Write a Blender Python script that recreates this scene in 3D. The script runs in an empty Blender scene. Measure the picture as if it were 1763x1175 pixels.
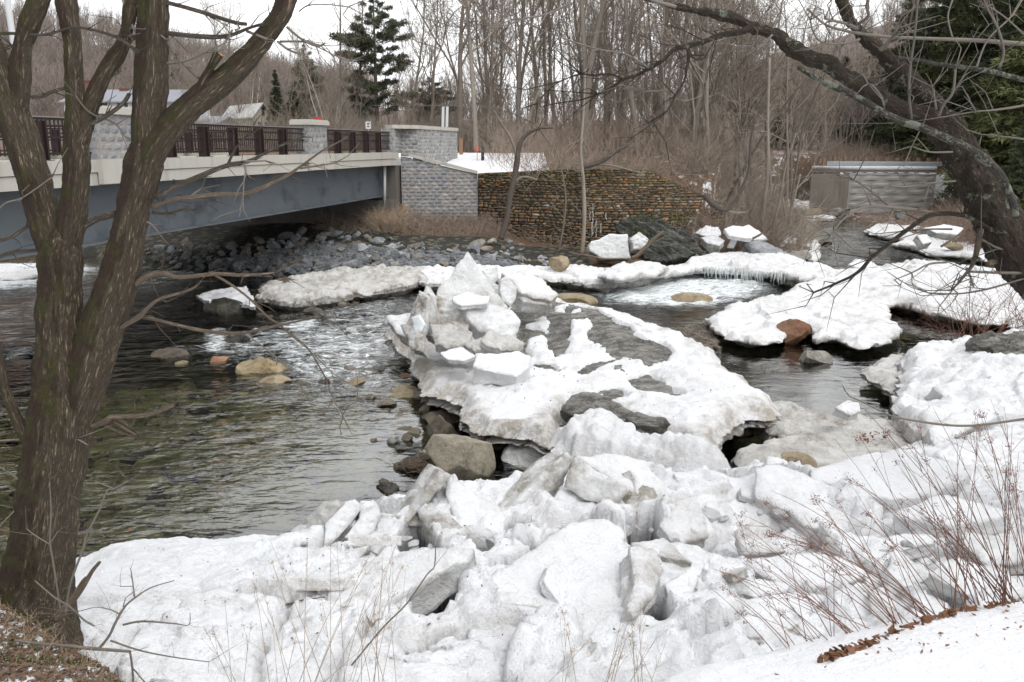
import bpy, math, random
import numpy as np
from mathutils import Vector, Matrix
R = math.radians
rng = np.random.default_rng(7); random.seed(7)
SC = bpy.context.scene
COL = SC.collection
# ---------------------------------------------------------------- camera and pixel helpers
EYE = 6.0; PITCH = R(12.7); F = 1500.0
CP, SP = math.cos(PITCH), math.sin(PITCH)
def ray(px, py):
    u = (px-881.5)/F; v = -(py-587.5)/F
    return np.array([u, CP+v*SP, -SP+v*CP])
def P(px, py, z=0.0):                 # where the sight line meets a level z
    d = ray(px, py); t = (z-EYE)/d[2]
    return np.array([d[0]*t, d[1]*t, z])
def Q(px, py, Y):                     # where the sight line meets a depth Y
    d = ray(px, py); t = Y/d[1]
    return np.array([d[0]*t, Y, EYE+d[2]*t])
def PP(pts, z): return np.array([P(a, b, z)[:2] for a, b in pts])
# ---------------------------------------------------------------- noise
def _h(ix, iy, iz, s):
    n = (ix*374761393 + iy*668265263 + iz*2147483647 + s*1274126177) & 0xffffffff
    n = ((n ^ (n >> 13))*1274126177) & 0xffffffff
    n = ((n ^ (n >> 15))*2246822519) & 0xffffffff
    return ((n ^ (n >> 16)) & 0xffffff)/float(0xffffff)*2-1
def vn(x, y, z=0.0, s=0):
    x, y, z = np.broadcast_arrays(np.asarray(x, float), np.asarray(y, float), np.asarray(z, float))
    ix, iy, iz = np.floor(x).astype(np.int64), np.floor(y).astype(np.int64), np.floor(z).astype(np.int64)
    fx, fy, fz = x-ix, y-iy, z-iz
    fx = fx*fx*fx*(fx*(fx*6-15)+10); fy = fy*fy*fy*(fy*(fy*6-15)+10); fz = fz*fz*fz*(fz*(fz*6-15)+10)
    r = 0
    for a in (0, 1):
        for b in (0, 1):
            for c in (0, 1):
                w = (fx if a else 1-fx)*(fy if b else 1-fy)*(fz if c else 1-fz)
                r = r + w*_h(ix+a, iy+b, iz+c, s)
    return r
def fbm(x, y, z=0.0, o=4, s=0, g=.5):
    r = 0; a = 1.0; t = 0
    for k in range(o):
        f = 2.03**k
        r = r + a*vn(np.asarray(x)*f+17.3*k, np.asarray(y)*f-9.1*k, np.asarray(z)*f+3.7*k, s+k); t += a; a *= g
    return r/t
def ridged(x, y, z=0.0, o=4, s=0): 
    r = 0; a = 1.0; t = 0
    for k in range(o):
        f = 2.0**k
        r = r + a*(1-2*np.abs(vn(np.asarray(x)*f+7*k, np.asarray(y)*f, np.asarray(z)*f, s+k))); t += a; a *= .5
    return r/t
def sstep(a, b, x):
    t = np.clip((x-a)/(b-a), 0, 1); return t*t*(3-2*t)
def sdf(poly, X, Y):                  # signed distance, positive inside
    poly = np.asarray(poly, float); n = len(poly)
    sh = X.shape; X = X.ravel(); Y = Y.ravel()
    best = np.full(X.shape, 1e18); ins = np.zeros(X.shape, bool)
    for i in range(n):
        ax, ay = poly[i]; bx, by = poly[(i+1) % n]
        ex, ey = bx-ax, by-ay
        t = np.clip(((X-ax)*ex+(Y-ay)*ey)/(ex*ex+ey*ey+1e-12), 0, 1)
        best = np.minimum(best, (X-ax-t*ex)**2+(Y-ay-t*ey)**2)
        if ay != by:
            c = ((ay > Y) != (by > Y)) & (X < ex*(Y-ay)/(by-ay)+ax)
            ins ^= c
    d = np.sqrt(best)
    return np.where(ins, d, -d).reshape(sh)
# ---------------------------------------------------------------- objects
def tag(o, label=None, cat=None, group=None, kind=None):
    if label: o['label'] = label
    if cat: o['category'] = cat
    if group: o['group'] = group
    if kind: o['kind'] = kind
    elif cat: o['kind'] = 'thing'
    return o
def empty(name, loc=(0, 0, 0), label=None, cat=None, group=None, rz=0, parent=None):
    o = bpy.data.objects.new(name, None); COL.objects.link(o); o.location = loc; o.rotation_euler = (0, 0, rz)
    o.empty_display_size = .2
    if parent is not None: o.parent = parent
    return tag(o, label, cat, group)
def mesh_data(name, V, faces, smooth=True, attrs=None):
    V = np.asarray(V, np.float32)
    fl = [np.asarray(f, np.int32) for f in (faces if isinstance(faces, (list, tuple)) else [faces]) if len(f)]
    me = bpy.data.meshes.new(name)
    me.vertices.add(len(V)); me.vertices.foreach_set('co', V.ravel())
    tot = sum(f.size for f in fl); nf = sum(len(f) for f in fl)
    me.loops.add(tot); me.polygons.add(nf)
    me.loops.foreach_set('vertex_index', np.concatenate([f.ravel() for f in fl]))
    st = []; c = 0
    for f in fl:
        st.append(c+np.arange(len(f))*f.shape[1]); c += f.size
    me.polygons.foreach_set('loop_start', np.concatenate(st).astype(np.int32))
    me.polygons.foreach_set('use_smooth', np.full(nf, smooth, bool))
    for k, v in (attrs or {}).items():
        v = np.asarray(v, np.float32)
        if v.ndim == 1:
            a = me.attributes.new(k, 'FLOAT', 'POINT'); a.data.foreach_set('value', v)
        else:
            a = me.attributes.new(k, 'FLOAT_VECTOR', 'POINT'); a.data.foreach_set('vector', v.ravel())
    me.update(calc_edges=True); me.validate()
    return me
def obj(name, V, faces, mat, parent=None, smooth=True, attrs=None, center=True):
    V = np.asarray(V, float)
    loc = np.zeros(3)
    if center and parent is None and len(V):
        lo, hi = V.min(0), V.max(0); loc = np.array([(lo[0]+hi[0])/2, (lo[1]+hi[1])/2, lo[2]])
    elif parent is not None:
        loc = np.zeros(3); pp = parent
        while pp is not None: loc = loc+np.array(pp.location); pp = pp.parent
    a = dict(attrs or {})
    me = mesh_data(name, V-loc, faces, smooth, a)
    if mat is not None: me.materials.append(mat)
    o = bpy.data.objects.new(name, me); COL.objects.link(o)
    if parent is not None: o.parent = parent      # parent at rest: identity rotation
    else: o.location = loc
    return o
def copy_tree(o, parent=None):
    c = o.copy(); COL.objects.link(c)
    if parent is not None: c.parent = parent
    for ch in [x for x in o.children]: copy_tree(ch, c)
    return c
# ---------------------------------------------------------------- mesh bag
class Bag:
    def __init__(s): s.V = []; s.F = {}; s.n = 0; s.A = {}
    def add(s, V, *Fs, **attrs):
        V = np.asarray(V, float)
        for f in Fs:
            f = np.asarray(f, int)
            if f.size: s.F.setdefault(f.shape[1], []).append(f+s.n)
        for k, v in attrs.items(): s.A.setdefault(k, []).append(np.broadcast_to(np.asarray(v, float), (len(V),) if np.ndim(v) < 1 or (np.ndim(v) == 1 and len(np.atleast_1d(v)) == len(V)) else (len(V), 3)))
        s.V.append(V); s.n += len(V); return s
    def box(s, c, d, rz=0, M=None, **at):
        x, y, z = np.asarray(d)/2.
        V = np.array([[i*x, j*y, k*z] for k in (-1, 1) for j in (-1, 1) for i in (-1, 1)])
        if rz: 
            C_, S_ = math.cos(rz), math.sin(rz); V = V@np.array([[C_, S_, 0], [-S_, C_, 0], [0, 0, 1]])
        if M is not None: V = V@np.asarray(M).T
        return s.add(V+np.asarray(c), [[0, 2, 3, 1], [4, 5, 7, 6], [0, 1, 5, 4], [2, 6, 7, 3], [0, 4, 6, 2], [1, 3, 7, 5]], **at)
    def segs(s, A, B, ra, rb, k=3, **at):     # many loose prisms
        A = np.asarray(A, float); B = np.asarray(B, float); n = len(A)
        if n == 0: return s
        ra = np.broadcast_to(ra, (n,)); rb = np.broadcast_to(rb, (n,))
        d = B-A; L = np.linalg.norm(d, axis=1, keepdims=True)+1e-9; d = d/L
        up = np.where(np.abs(d[:, 2:3]) > .9, [[1., 0, 0]], [[0., 0, 1]])
        u = np.cross(d, up); u /= np.linalg.norm(u, axis=1, keepdims=True)+1e-9; w = np.cross(d, u)
        th = np.arange(k)*2*math.pi/k
        ring = u[:, None, :]*np.cos(th)[None, :, None]+w[:, None, :]*np.sin(th)[None, :, None]
        V = np.concatenate([A[:, None]+ring*ra[:, None, None], B[:, None]+ring*rb[:, None, None]], 1)
        i = np.arange(k); j = (i+1) % k
        f = np.stack([i, j, j+k, i+k], 1)
        Fq = (f[None]+(np.arange(n)*2*k)[:, None, None]).reshape(-1, 4)
        return s.add(V.reshape(-1, 3), Fq, **at)
    def tube(s, pts, rad, k=8, bark=False, sub=1, rough=0., seed=0, cap=True, knob=0.):
        pts = np.asarray(pts, float); rad = np.asarray(rad, float)*np.ones(len(pts))
        if sub > 1: pts, rad = smooth_path(pts, rad, sub)
        n = len(pts)
        t = np.gradient(pts, axis=0); t /= np.linalg.norm(t, axis=1, keepdims=True)+1e-9
        up = np.array([0, 1., 0]) if abs(t[0][1]) < .9 else np.array([1., 0, 0])
        us = []; u = np.cross(t[0], up)
        for i in range(n):
            u = u-t[i]*u.dot(t[i]); u /= np.linalg.norm(u)+1e-9; us.append(u)
        us = np.array(us); ws = np.cross(t, us)
        th = np.arange(k)*2*math.pi/k
        s_ = np.concatenate([[0], np.cumsum(np.linalg.norm(np.diff(pts, axis=0), axis=1))])
        rr = rad[:, None]*np.ones((1, k))
        bx = np.cos(th)[None]*np.maximum(rad, .02)[:, None]; by = np.sin(th)[None]*np.maximum(rad, .02)[:, None]
        if rough:
            nz = fbm(bx*2.2/.12+seed, by*2.2/.12, s_[:, None]*2.2, 3, seed)        # long ridges
            nz2 = fbm(bx*3+seed, by*3, s_[:, None]*1.3, 3, seed+5)
            rr = rr*(1+.12*nz2)+rough*(np.abs(nz)*2-.5)
        if knob:
            kz = fbm(bx*9+seed, by*9, s_[:, None]*9, 4, seed+3, .6)
            rr = rr+knob*np.clip(kz, -.3, .8)*2
        V = pts[:, None]+us[:, None]*(np.cos(th)[None, :, None]*rr[..., None])+ws[:, None]*(np.sin(th)[None, :, None]*rr[..., None])
        i = np.arange(k); j = (i+1) % k
        f = np.stack([i, j, j+k, i+k], 1)
        Fq = (f[None]+(np.arange(n-1)*k)[:, None, None]).reshape(-1, 4)
        at = {}
        if bark: at['bark'] = np.stack([bx, by, np.broadcast_to(s_[:, None], bx.shape)+seed*3.1], -1).reshape(-1, 3)
        V = V.reshape(-1, 3)
        if cap:
            a0, a1 = len(V), len(V)+1
            V = np.vstack([V, pts[0], pts[-1]])
            if bark: at['bark'] = np.vstack([at['bark'], [0, 0, 0], [0, 0, s_[-1]]])
            T = np.concatenate([np.stack([j, i, np.full(k, a0)], 1), np.stack([i+(n-1)*k, j+(n-1)*k, np.full(k, a1)], 1)])
            return s.add(V, Fq, T, **at)
        return s.add(V, Fq, **at)
    def build(s, name, mat, parent=None, smooth=True, center=True):
        if not s.V: return None
        V = np.concatenate(s.V); F_ = [np.concatenate(f) for f in s.F.values()]
        return obj(name, V, F_, mat, parent, smooth, {k: np.concatenate(v) for k, v in s.A.items()}, center)
    def data(s, name, mat, smooth=True):
        V = np.concatenate(s.V); F_ = [np.concatenate(f) for f in s.F.values()]
        me = mesh_data(name, V, F_, smooth, {k: np.concatenate(v) for k, v in s.A.items()}); me.materials.append(mat); return me
def smooth_path(pts, rad, sub):
    n = len(pts); out = []; ro = []
    for i in range(n-1):
        p0 = pts[max(i-1, 0)]; p1 = pts[i]; p2 = pts[i+1]; p3 = pts[min(i+2, n-1)]
        for k in range(sub):
            t = k/sub
            out.append(.5*((2*p1)+(-p0+p2)*t+(2*p0-5*p1+4*p2-p3)*t*t+(-p0+3*p1-3*p2+p3)*t**3)); ro.append(rad[i]*(1-t)+rad[i+1]*t)
    out.append(pts[-1]); ro.append(rad[-1])
    return np.array(out), np.array(ro)
# ---------------------------------------------------------------- sheet / slab builder
def sheet(name, poly, res, top, bot, mat, edge_noise=.08, wall=(0., 0.), rough=.02, seed=0, M=None, parent=None, dirt_edge=.7, dirt_top=.12, attrs_fn=None, dfreq=1.2, build=True):
    """A plate with an uneven outline poly (local xy): top(X,Y,d) and bot(X,Y,d) give heights, wall side faces between."""
    poly = np.asarray(poly, float)
    lo = poly.min(0)-res*3; hi = poly.max(0)+res*3
    nx = int((hi[0]-lo[0])/res)+1; ny = int((hi[1]-lo[1])/res)+1
    X, Y = np.meshgrid(lo[0]+np.arange(nx)*res, lo[1]+np.arange(ny)*res)
    def D(X, Y): return sdf(poly, X, Y)+edge_noise*fbm(X*1.1, Y*1.1, seed*.7, 4, seed, .6)*1.3
    d = D(X, Y)
    ins = d > 0
    c = ins[:-1, :-1] | ins[1:, :-1] | ins[:-1, 1:] | ins[1:, 1:]
    used = np.zeros_like(ins); used[:-1, :-1] |= c; used[1:, :-1] |= c; used[:-1, 1:] |= c; used[1:, 1:] |= c
    gy, gx = np.gradient(d, res)
    g2 = gx*gx+gy*gy+1e-6
    out = used & ~ins
    st = np.clip(d/g2, -res*1.2, res*1.2)
    X = np.where(out, X-st*gx, X); Y = np.where(out, Y-st*gy, Y); d = np.where(out, 0, d)
    idx = -np.ones(X.shape, int); idx[used] = np.arange(used.sum())
    x, y, dd = X[used], Y[used], d[used]
    zt = top(x, y, dd); zb = bot(x, y, dd); zb = np.minimum(zb, zt-.01)
    n = len(x)
    jj, ii = np.nonzero(c)
    q = np.stack([idx[jj, ii], idx[jj, ii+1], idx[jj+1, ii+1], idx[jj+1, ii]], 1)
    # boundary edges
    E = np.concatenate([q[:, [0, 1]], q[:, [1, 2]], q[:, [2, 3]], q[:, [3, 0]]])
    key = np.minimum(E[:, 0], E[:, 1])*np.int64(n)+np.maximum(E[:, 0], E[:, 1])
    _, inv, cnt = np.unique(key, return_inverse=True, return_counts=True)
    B = E[cnt[inv] == 1]
    bv = np.unique(B); bi = -np.ones(n, int); bi[bv] = np.arange(len(bv))
    h = float(np.mean(zt[bv]-zb[bv])); nr = int(max(1, min(14, round(h/(res*1.3)))))
    V = [np.stack([x, y, zt], 1), np.stack([x, y, zb], 1)]
    Fq = [q, q[:, ::-1]+n]
    gxb, gyb = gx[used][bv], gy[used][bv]; gl = np.sqrt(gxb**2+gyb**2)+1e-6
    prev = bv; base = 2*n; walls = [B]
    k0 = None
    for r_ in range(1, nr+1):
        if r_ < nr:
            t = r_/nr
            zz = zt[bv]*(1-t)+zb[bv]*t
            bulge = wall[0]*t+wall[1]*math.sin(math.pi*t)
            lay = .5*rough*vn(x[bv]*.8, y[bv]*.8, zz*22, seed+9)
            V.append(np.stack([x[bv]+gxb/gl*(bulge+lay), y[bv]+gyb/gl*(bulge+lay), zz], 1))
            cur = base+np.arange(len(bv)); base += len(bv)
        else: cur = bv+n
        Fq.append(np.stack([prev[bi[B[:, 1]]], prev[bi[B[:, 0]]], cur[bi[B[:, 0]]], cur[bi[B[:, 1]]]], 1))
        prev = cur
    V = np.concatenate(V); Fq = np.concatenate(Fq)
    dirt = np.concatenate([np.full(n, dirt_top)+0*x+dirt_edge*np.exp(-dd/.10)*.5, np.full(n, dirt_edge), np.full(len(V)-2*n, dirt_edge)])
    dirt = dirt*(.75+.9*fbm(V[:, 0]*dfreq, V[:, 1]*dfreq, V[:, 2]*dfreq*2, 3, seed+31))
    if rough:
        f = 3.1
        for ax, s2 in ((0, 51), (1, 57), (2, 63)):
            V[:, ax] += rough*fbm(V[:, 0]*f, V[:, 1]*f, V[:, 2]*f*1.3, 3, s2+seed)*(1.4 if ax < 2 else 1)
    at = {'dirt': np.clip(dirt, 0, .88)}
    if attrs_fn is not None: at.update(attrs_fn(V))
    if M is not None:
        M = np.array(M); V = V@M[:3, :3].T+M[:3, 3]
    if not build: return V, Fq, at
    return obj(name, V, Fq, mat, parent, True, at)
def slab(name, outline, zc, nrm, th, mat, label=None, cat='ice slab', group=None, at=None, seed=0, res=None, dirt=.5, dtop=.12, lump=.5, edge=.04, rough=.025, Y=None, strata=None):
    """An ice plate whose face outline is seen through the given picture points; it stands on a real tilted plane and has thickness th."""
    outline = np.asarray(outline, float)
    c = outline.mean(0) if at is None else np.asarray(at, float)
    C0 = P(c[0], c[1], zc) if Y is None else Q(c[0], c[1], Y)
    n = np.asarray(nrm, float); n /= np.linalg.norm(n)
    e0 = np.array([0, 0, EYE])
    if n.dot(e0-C0) < 0: n = -n
    pts = []
    for a, b in outline:
        d = ray(a, b); den = n.dot(d)
        t = n.dot(C0-e0)/den if abs(den) > 1e-3 else np.linalg.norm(C0-e0)
        pts.append(e0+d*t)
    pts = np.array(pts)
    u = np.cross([0, 0, 1.], n); u = u/np.linalg.norm(u) if np.linalg.norm(u) > .05 else np.array([1., 0, 0]); u -= n*u.dot(n); u /= np.linalg.norm(u); w = np.cross(n, u)
    cen = pts.mean(0)
    L = np.stack([(pts-cen)@u, (pts-cen)@w], 1)
    size = (L.max(0)-L.min(0)).max()
    if res is None: res = min(max(size/34., .018), .08)
    r = min(th*.22, .05)
    def top(x, y, d): return -.012*0-r*.8*np.exp(-d/(r*.6))+lump*.045*fbm(x*1.6, y*1.6, 0, 5, seed, .6)+lump*.028*ridged(x*2.6, y*4.4, 0, 5, seed+3)+.012*fbm(x*9, y*9, 0, 3, seed+8)+(0 if strata is None else strata[2]*((lambda q_: q_-np.floor(q_))((x*math.cos(strata[0])+y*math.sin(strata[0])+.12*fbm(x, y, 0, 3, seed))*strata[1])))
    def bot(x, y, d): return -th*(.85+.3*sstep(-1, 1, fbm(x*.9, y*.9, 3, 2, seed+6)*3))+r*.8*np.exp(-d/(r*.6))+.05*fbm(x*2, y*2, 5, 3, seed+4)
    M = np.eye(4); M[:3, 0] = u; M[:3, 1] = w; M[:3, 2] = n; M[:3, 3] = cen
    o = sheet(name, L, res, top, bot, mat, edge, (0, .02), rough, seed, M, None, dirt, dtop)
    return tag(o, label, cat, group)
# ---------------------------------------------------------------- rocks
def ico(sub):
    t = (1+5**.5)/2
    V = np.array([[-1, t, 0], [1, t, 0], [-1, -t, 0], [1, -t, 0], [0, -1, t], [0, 1, t], [0, -1, -t], [0, 1, -t], [t, 0, -1], [t, 0, 1], [-t, 0, -1], [-t, 0, 1]], float)
    Fc = np.array([[0, 11, 5], [0, 5, 1], [0, 1, 7], [0, 7, 10], [0, 10, 11], [1, 5, 9], [5, 11, 4], [11, 10, 2], [10, 7, 6], [7, 1, 8], [3, 9, 4], [3, 4, 2], [3, 2, 6], [3, 6, 8], [3, 8, 9], [4, 9, 5], [2, 4, 11], [6, 2, 10], [8, 6, 7], [9, 8, 1]])
    V /= np.linalg.norm(V, axis=1, keepdims=True)
    for _ in range(sub):
        E = np.sort(np.concatenate([Fc[:, [0, 1]], Fc[:, [1, 2]], Fc[:, [2, 0]]]), 1)
        U, inv = np.unique(E, axis=0, return_inverse=True); inv = inv.ravel()
        m = V[U].mean(1); m /= np.linalg.norm(m, axis=1, keepdims=True)
        n0 = len(V); V = np.vstack([V, m]); k = len(Fc)
        a, b, c = inv[:k]+n0, inv[k:2*k]+n0, inv[2*k:]+n0
        Fc = np.concatenate([np.stack([Fc[:, 0], a, c], 1), np.stack([Fc[:, 1], b, a], 1), np.stack([Fc[:, 2], c, b], 1), np.stack([a, b, c], 1)])
    return V, Fc
ICO = {k: ico(k) for k in (2, 3, 4, 5)}
def rock_verts(seed, dims, sub=3, cuts=12, rough=.05, sharp=.7):
    V, Fc = ICO[sub]; V = V.copy(); r = np.random.default_rng(seed)
    for _ in range(cuts):
        n = r.normal(size=3); n /= np.linalg.norm(n); c = r.uniform(.42, .80)
        dd = V@n; m = dd > c
        V[m] -= n*((dd[m]-c)*min(1.0, sharp*1.35))[:, None]
    V *= np.asarray(dims)[None]/2/np.maximum(np.abs(V).max(0), .5)
    sz = max(dims)
    for ax in range(3): V[:, ax] += rough*sz*fbm(V[:, 0]*3/sz+seed, V[:, 1]*3/sz, V[:, 2]*3/sz, 5, seed+ax*7, .6)
    return V, Fc
def boulder(name, px, py, wpx, hpx, z, mat, label, cat='boulder', dy=1.0, seed=0, sub=4, cuts=10, rough=.05, rz=0, group=None, tilt=0, sink=.25):
    """px,py = bottom centre in the picture, resting at level z."""
    b = P(px, py, z); t = np.linalg.norm(b-[0, 0, EYE]); k = t/F
    w = wpx*k; el = math.atan2(EYE-z, b[1])
    h = max(hpx*k/math.cos(el)*.9, .05); dp = w*dy*.9
    V, Fc = rock_verts(seed, (w, dp, h/(1-sink)), sub, cuts, rough)
    C_, S_ = math.cos(rz), math.sin(rz); ct, s_t = math.cos(tilt), math.sin(tilt)
    V = V@np.array([[ct, 0, -s_t], [0, 1, 0], [s_t, 0, ct]]); V = V@np.array([[C_, S_, 0], [-S_, C_, 0], [0, 0, 1]])
    V += np.array([b[0], b[1]+dp*.35, z+h/(1-sink)*(.5-sink)])
    o = obj(name, V, Fc, mat); return tag(o, label, cat, group)
# ---------------------------------------------------------------- materials
class NT:
    def __init__(s, name):
        s.m = bpy.data.materials.new(name); s.m.use_nodes = True; s.t = s.m.node_tree; s.t.nodes.clear()
        s.out = s.n('ShaderNodeOutputMaterial'); s.tc = s.n('ShaderNodeTexCoord'); s.geo = s.n('ShaderNodeNewGeometry')
    def n(s, k, **p):
        x = s.t.nodes.new(k)
        for a, b in p.items(): setattr(x, a, b)
        return x
    def l(s, a, b): s.t.links.new(a, b); return b
    def put(s, sock, v):
        if isinstance(v, bpy.types.NodeSocket): s.l(v, sock)
        elif v is not None:
            if hasattr(sock.default_value, '__len__') and not hasattr(v, '__len__'): v = [v]*len(sock.default_value)
            if hasattr(sock.default_value, '__len__') and len(v) == 3 and len(sock.default_value) == 4: v = (*v, 1)
            sock.default_value = v
    def attr(s, name, f='Fac'):
        return s.n('ShaderNodeAttribute', attribute_name=name).outputs[f]
    def map(s, v=None, sc=(1, 1, 1), rot=(0, 0, 0), loc=(0, 0, 0)):
        x = s.n('ShaderNodeMapping'); s.put(x.inputs['Vector'], v if v is not None else s.tc.outputs['Object'])
        x.inputs['Scale'].default_value = sc; x.inputs['Rotation'].default_value = rot; x.inputs['Location'].default_value = loc
        return x.outputs[0]
    def noise(s, sc=5, v=None, det=4, ro=.55, dist=0, f='Fac'):
        x = s.n('ShaderNodeTexNoise'); s.put(x.inputs['Vector'], v if v is not None else s.tc.outputs['Object'])
        x.inputs['Scale'].default_value = sc; x.inputs['Detail'].default_value = det; x.inputs['Roughness'].default_value = ro; x.inputs['Distortion'].default_value = dist
        return x.outputs[f if f != 'Fac' else 0]
    def voro(s, sc=5, v=None, feat='F1', f='Distance', rnd=1):
        x = s.n('ShaderNodeTexVoronoi', feature=feat); s.put(x.inputs['Vector'], v if v is not None else s.tc.outputs['Object'])
        x.inputs['Scale'].default_value = sc; x.inputs['Randomness'].default_value = rnd
        return x.outputs[f]
    def math(s, op, a, b=0, c=0, clamp=False):
        x = s.n('ShaderNodeMath', operation=op, use_clamp=clamp)
        s.put(x.inputs[0], a); s.put(x.inputs[1], b); s.put(x.inputs[2], c); return x.outputs[0]
    def ramp(s, v, a=0., b=1., lo=0., hi=1.):
        x = s.n('ShaderNodeMapRange', interpolation_type='SMOOTHSTEP'); s.put(x.inputs[0], v)
        s.put(x.inputs[1], a); s.put(x.inputs[2], b); s.put(x.inputs[3], lo); s.put(x.inputs[4], hi); return x.outputs[0]
    def mix(s, f, a, b):
        x = s.n('ShaderNodeMix', data_type='RGBA'); s.put(x.inputs[0], f); s.put(x.inputs[6], a); s.put(x.inputs[7], b); return x.outputs[2]
    def cr(s, v, stops):
        x = s.n('ShaderNodeValToRGB'); s.put(x.inputs[0], v); e = x.color_ramp.elements
        while len(e) < len(stops): e.new(.5)
        for i, (p, c) in enumerate(stops): e[i].position = p; e[i].color = (*c, 1)
        return x.outputs[0]
    def bump(s, h, st=.5, dist=.05, nrm=None):
        x = s.n('ShaderNodeBump'); s.put(x.inputs['Height'], h); x.inputs['Strength'].default_value = st; x.inputs['Distance'].default_value = dist
        if nrm is not None: s.l(nrm, x.inputs['Normal'])
        return x.outputs[0]
    def sep(s, v):
        x = s.n('ShaderNodeSeparateXYZ'); s.put(x.inputs[0], v); return x.outputs
    def bsdf(s, col, rough=.8, nrm=None, **kw):
        x = s.n('ShaderNodeBsdfPrincipled'); s.put(x.inputs['Base Color'], col); s.put(x.inputs['Roughness'], rough)
        if nrm is not None: s.l(nrm, x.inputs['Normal'])
        for k, v in kw.items(): s.put(x.inputs[k.replace('_', ' ')], v)
        s.l(x.outputs[0], s.out.inputs[0]); s.bs = x; return s.m
    def rnd(s): return s.n('ShaderNodeObjectInfo').outputs['Random']
M = {}
def m_snow(name, clean=(.86, .87, .89), gray=(.30, .275, .24), rough=.6, icy=0.0, scale=1.0, dk=1.0):
    t = NT(name); d = t.attr('dirt')
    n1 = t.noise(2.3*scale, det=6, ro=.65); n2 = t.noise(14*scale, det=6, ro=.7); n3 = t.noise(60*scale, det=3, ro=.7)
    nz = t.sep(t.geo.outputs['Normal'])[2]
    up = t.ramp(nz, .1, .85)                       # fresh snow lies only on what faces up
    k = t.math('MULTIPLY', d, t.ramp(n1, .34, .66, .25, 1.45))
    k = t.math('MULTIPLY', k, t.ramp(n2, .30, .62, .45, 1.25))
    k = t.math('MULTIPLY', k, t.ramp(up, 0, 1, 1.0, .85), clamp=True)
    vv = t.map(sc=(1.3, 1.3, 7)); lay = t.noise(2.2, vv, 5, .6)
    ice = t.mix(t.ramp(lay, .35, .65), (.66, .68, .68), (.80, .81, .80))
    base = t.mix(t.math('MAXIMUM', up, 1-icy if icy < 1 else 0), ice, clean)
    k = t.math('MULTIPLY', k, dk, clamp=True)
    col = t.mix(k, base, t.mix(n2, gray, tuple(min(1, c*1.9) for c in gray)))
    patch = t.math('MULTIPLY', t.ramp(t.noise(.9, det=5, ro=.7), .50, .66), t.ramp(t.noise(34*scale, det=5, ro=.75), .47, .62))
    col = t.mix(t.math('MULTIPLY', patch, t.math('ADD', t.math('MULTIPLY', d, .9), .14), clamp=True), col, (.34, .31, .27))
    col = t.mix(t.attr('hole'), col, t.mix(n2, (.02, .017, .014), (.09, .075, .06)))  # near-black painted into holes and cracks to deepen their shade
    specks = t.math('MULTIPLY', t.ramp(n3, .66, .74), t.ramp(n1, .46, .58), clamp=True)
    col = t.mix(t.math('MULTIPLY', specks, .6), col, (.16, .13, .10))
    hb = t.math('ADD', t.math('MULTIPLY', n2, .7), t.math('MULTIPLY', n3, .25))
    b0 = t.bump(t.noise(5*scale, det=6, ro=.68), .75, .12)
    return t.bsdf(col, rough, t.bump(hb, .9, .05, b0), IOR=1.31)
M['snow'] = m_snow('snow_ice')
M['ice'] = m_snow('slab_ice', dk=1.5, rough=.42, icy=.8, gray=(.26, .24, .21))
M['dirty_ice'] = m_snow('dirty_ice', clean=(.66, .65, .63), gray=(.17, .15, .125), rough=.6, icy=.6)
def m_clear():
    t = NT('clear_ice'); n = t.noise(3, det=5); col = t.mix(n, (.60, .66, .67), (.83, .86, .87))
    return t.bsdf(col, .22, t.bump(t.noise(9, det=5), .4, .03), IOR=1.31, Subsurface_Weight=.15)
M['clear'] = m_clear()
def m_rock(name, c1, c2, c3=None, layers=None, rough=.75, vary=.35, dark=None):
    t = NT(name); oi = t.rnd()
    off = t.n('ShaderNodeVectorMath', operation='ADD'); t.l(t.tc.outputs['Object'], off.inputs[0])
    cmb = t.n('ShaderNodeCombineXYZ'); t.l(t.math('MULTIPLY', oi, 40), cmb.inputs[0]); t.l(cmb.outputs[0], off.inputs[1]); v = off.outputs[0]
    n1 = t.noise(2.2, v, 6, .65); n2 = t.noise(13, v, 7, .7); n3 = t.noise(55, v, 3, .6)
    col = t.mix(t.ramp(n1, .32, .68), c1, c2)
    if c3: col = t.mix(t.math('MULTIPLY', t.ramp(t.noise(3.1, v, 5, .7), .55, .7), .8), col, c3)
    h = t.math('ADD', t.math('MULTIPLY', n2, .8), t.math('MULTIPLY', n3, .2))
    if layers:
        lv = t.map(v, sc=layers[1], rot=layers[0]); ln = t.noise(1.0, lv, 6, .72, .4)
        col = t.mix(t.math('MULTIPLY', t.ramp(ln, .44, .56), .8), col, tuple(x*.42 for x in c1)); h = t.math('ADD', h, t.math('MULTIPLY', ln, 2.6))
    col = t.mix(t.math('MULTIPLY', t.ramp(n2, .45, .75), .4), col, tuple(min(1, x*1.5+.03) for x in c2))
    hsv = t.n('ShaderNodeHueSaturation'); t.l(col, hsv.inputs['Color']); t.put(hsv.inputs['Value'], t.math('ADD', t.math('MULTIPLY', oi, vary), 1-vary/2)); 
    wet = None
    dv = t.n('ShaderNodeVectorMath', operation='ADD'); t.l(v, dv.inputs[0]); t.l(t.noise(4, v, 4, .6, 0, 'Color'), dv.inputs[1])
    ck = t.ramp(t.voro(1.5, t.map(dv.outputs[0], sc=(1, 1.4, 2.6)), 'DISTANCE_TO_EDGE'), 0, .014)
    ckm = t.math('MAXIMUM', ck, t.ramp(n1, .40, .5))
    cc = t.mix(ckm, tuple(x*.5 for x in c1), hsv.outputs[0])
    return t.bsdf(cc, rough, t.bump(t.math('ADD', h, t.math('MULTIPLY', ckm, .5)), .95, .06))
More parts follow.
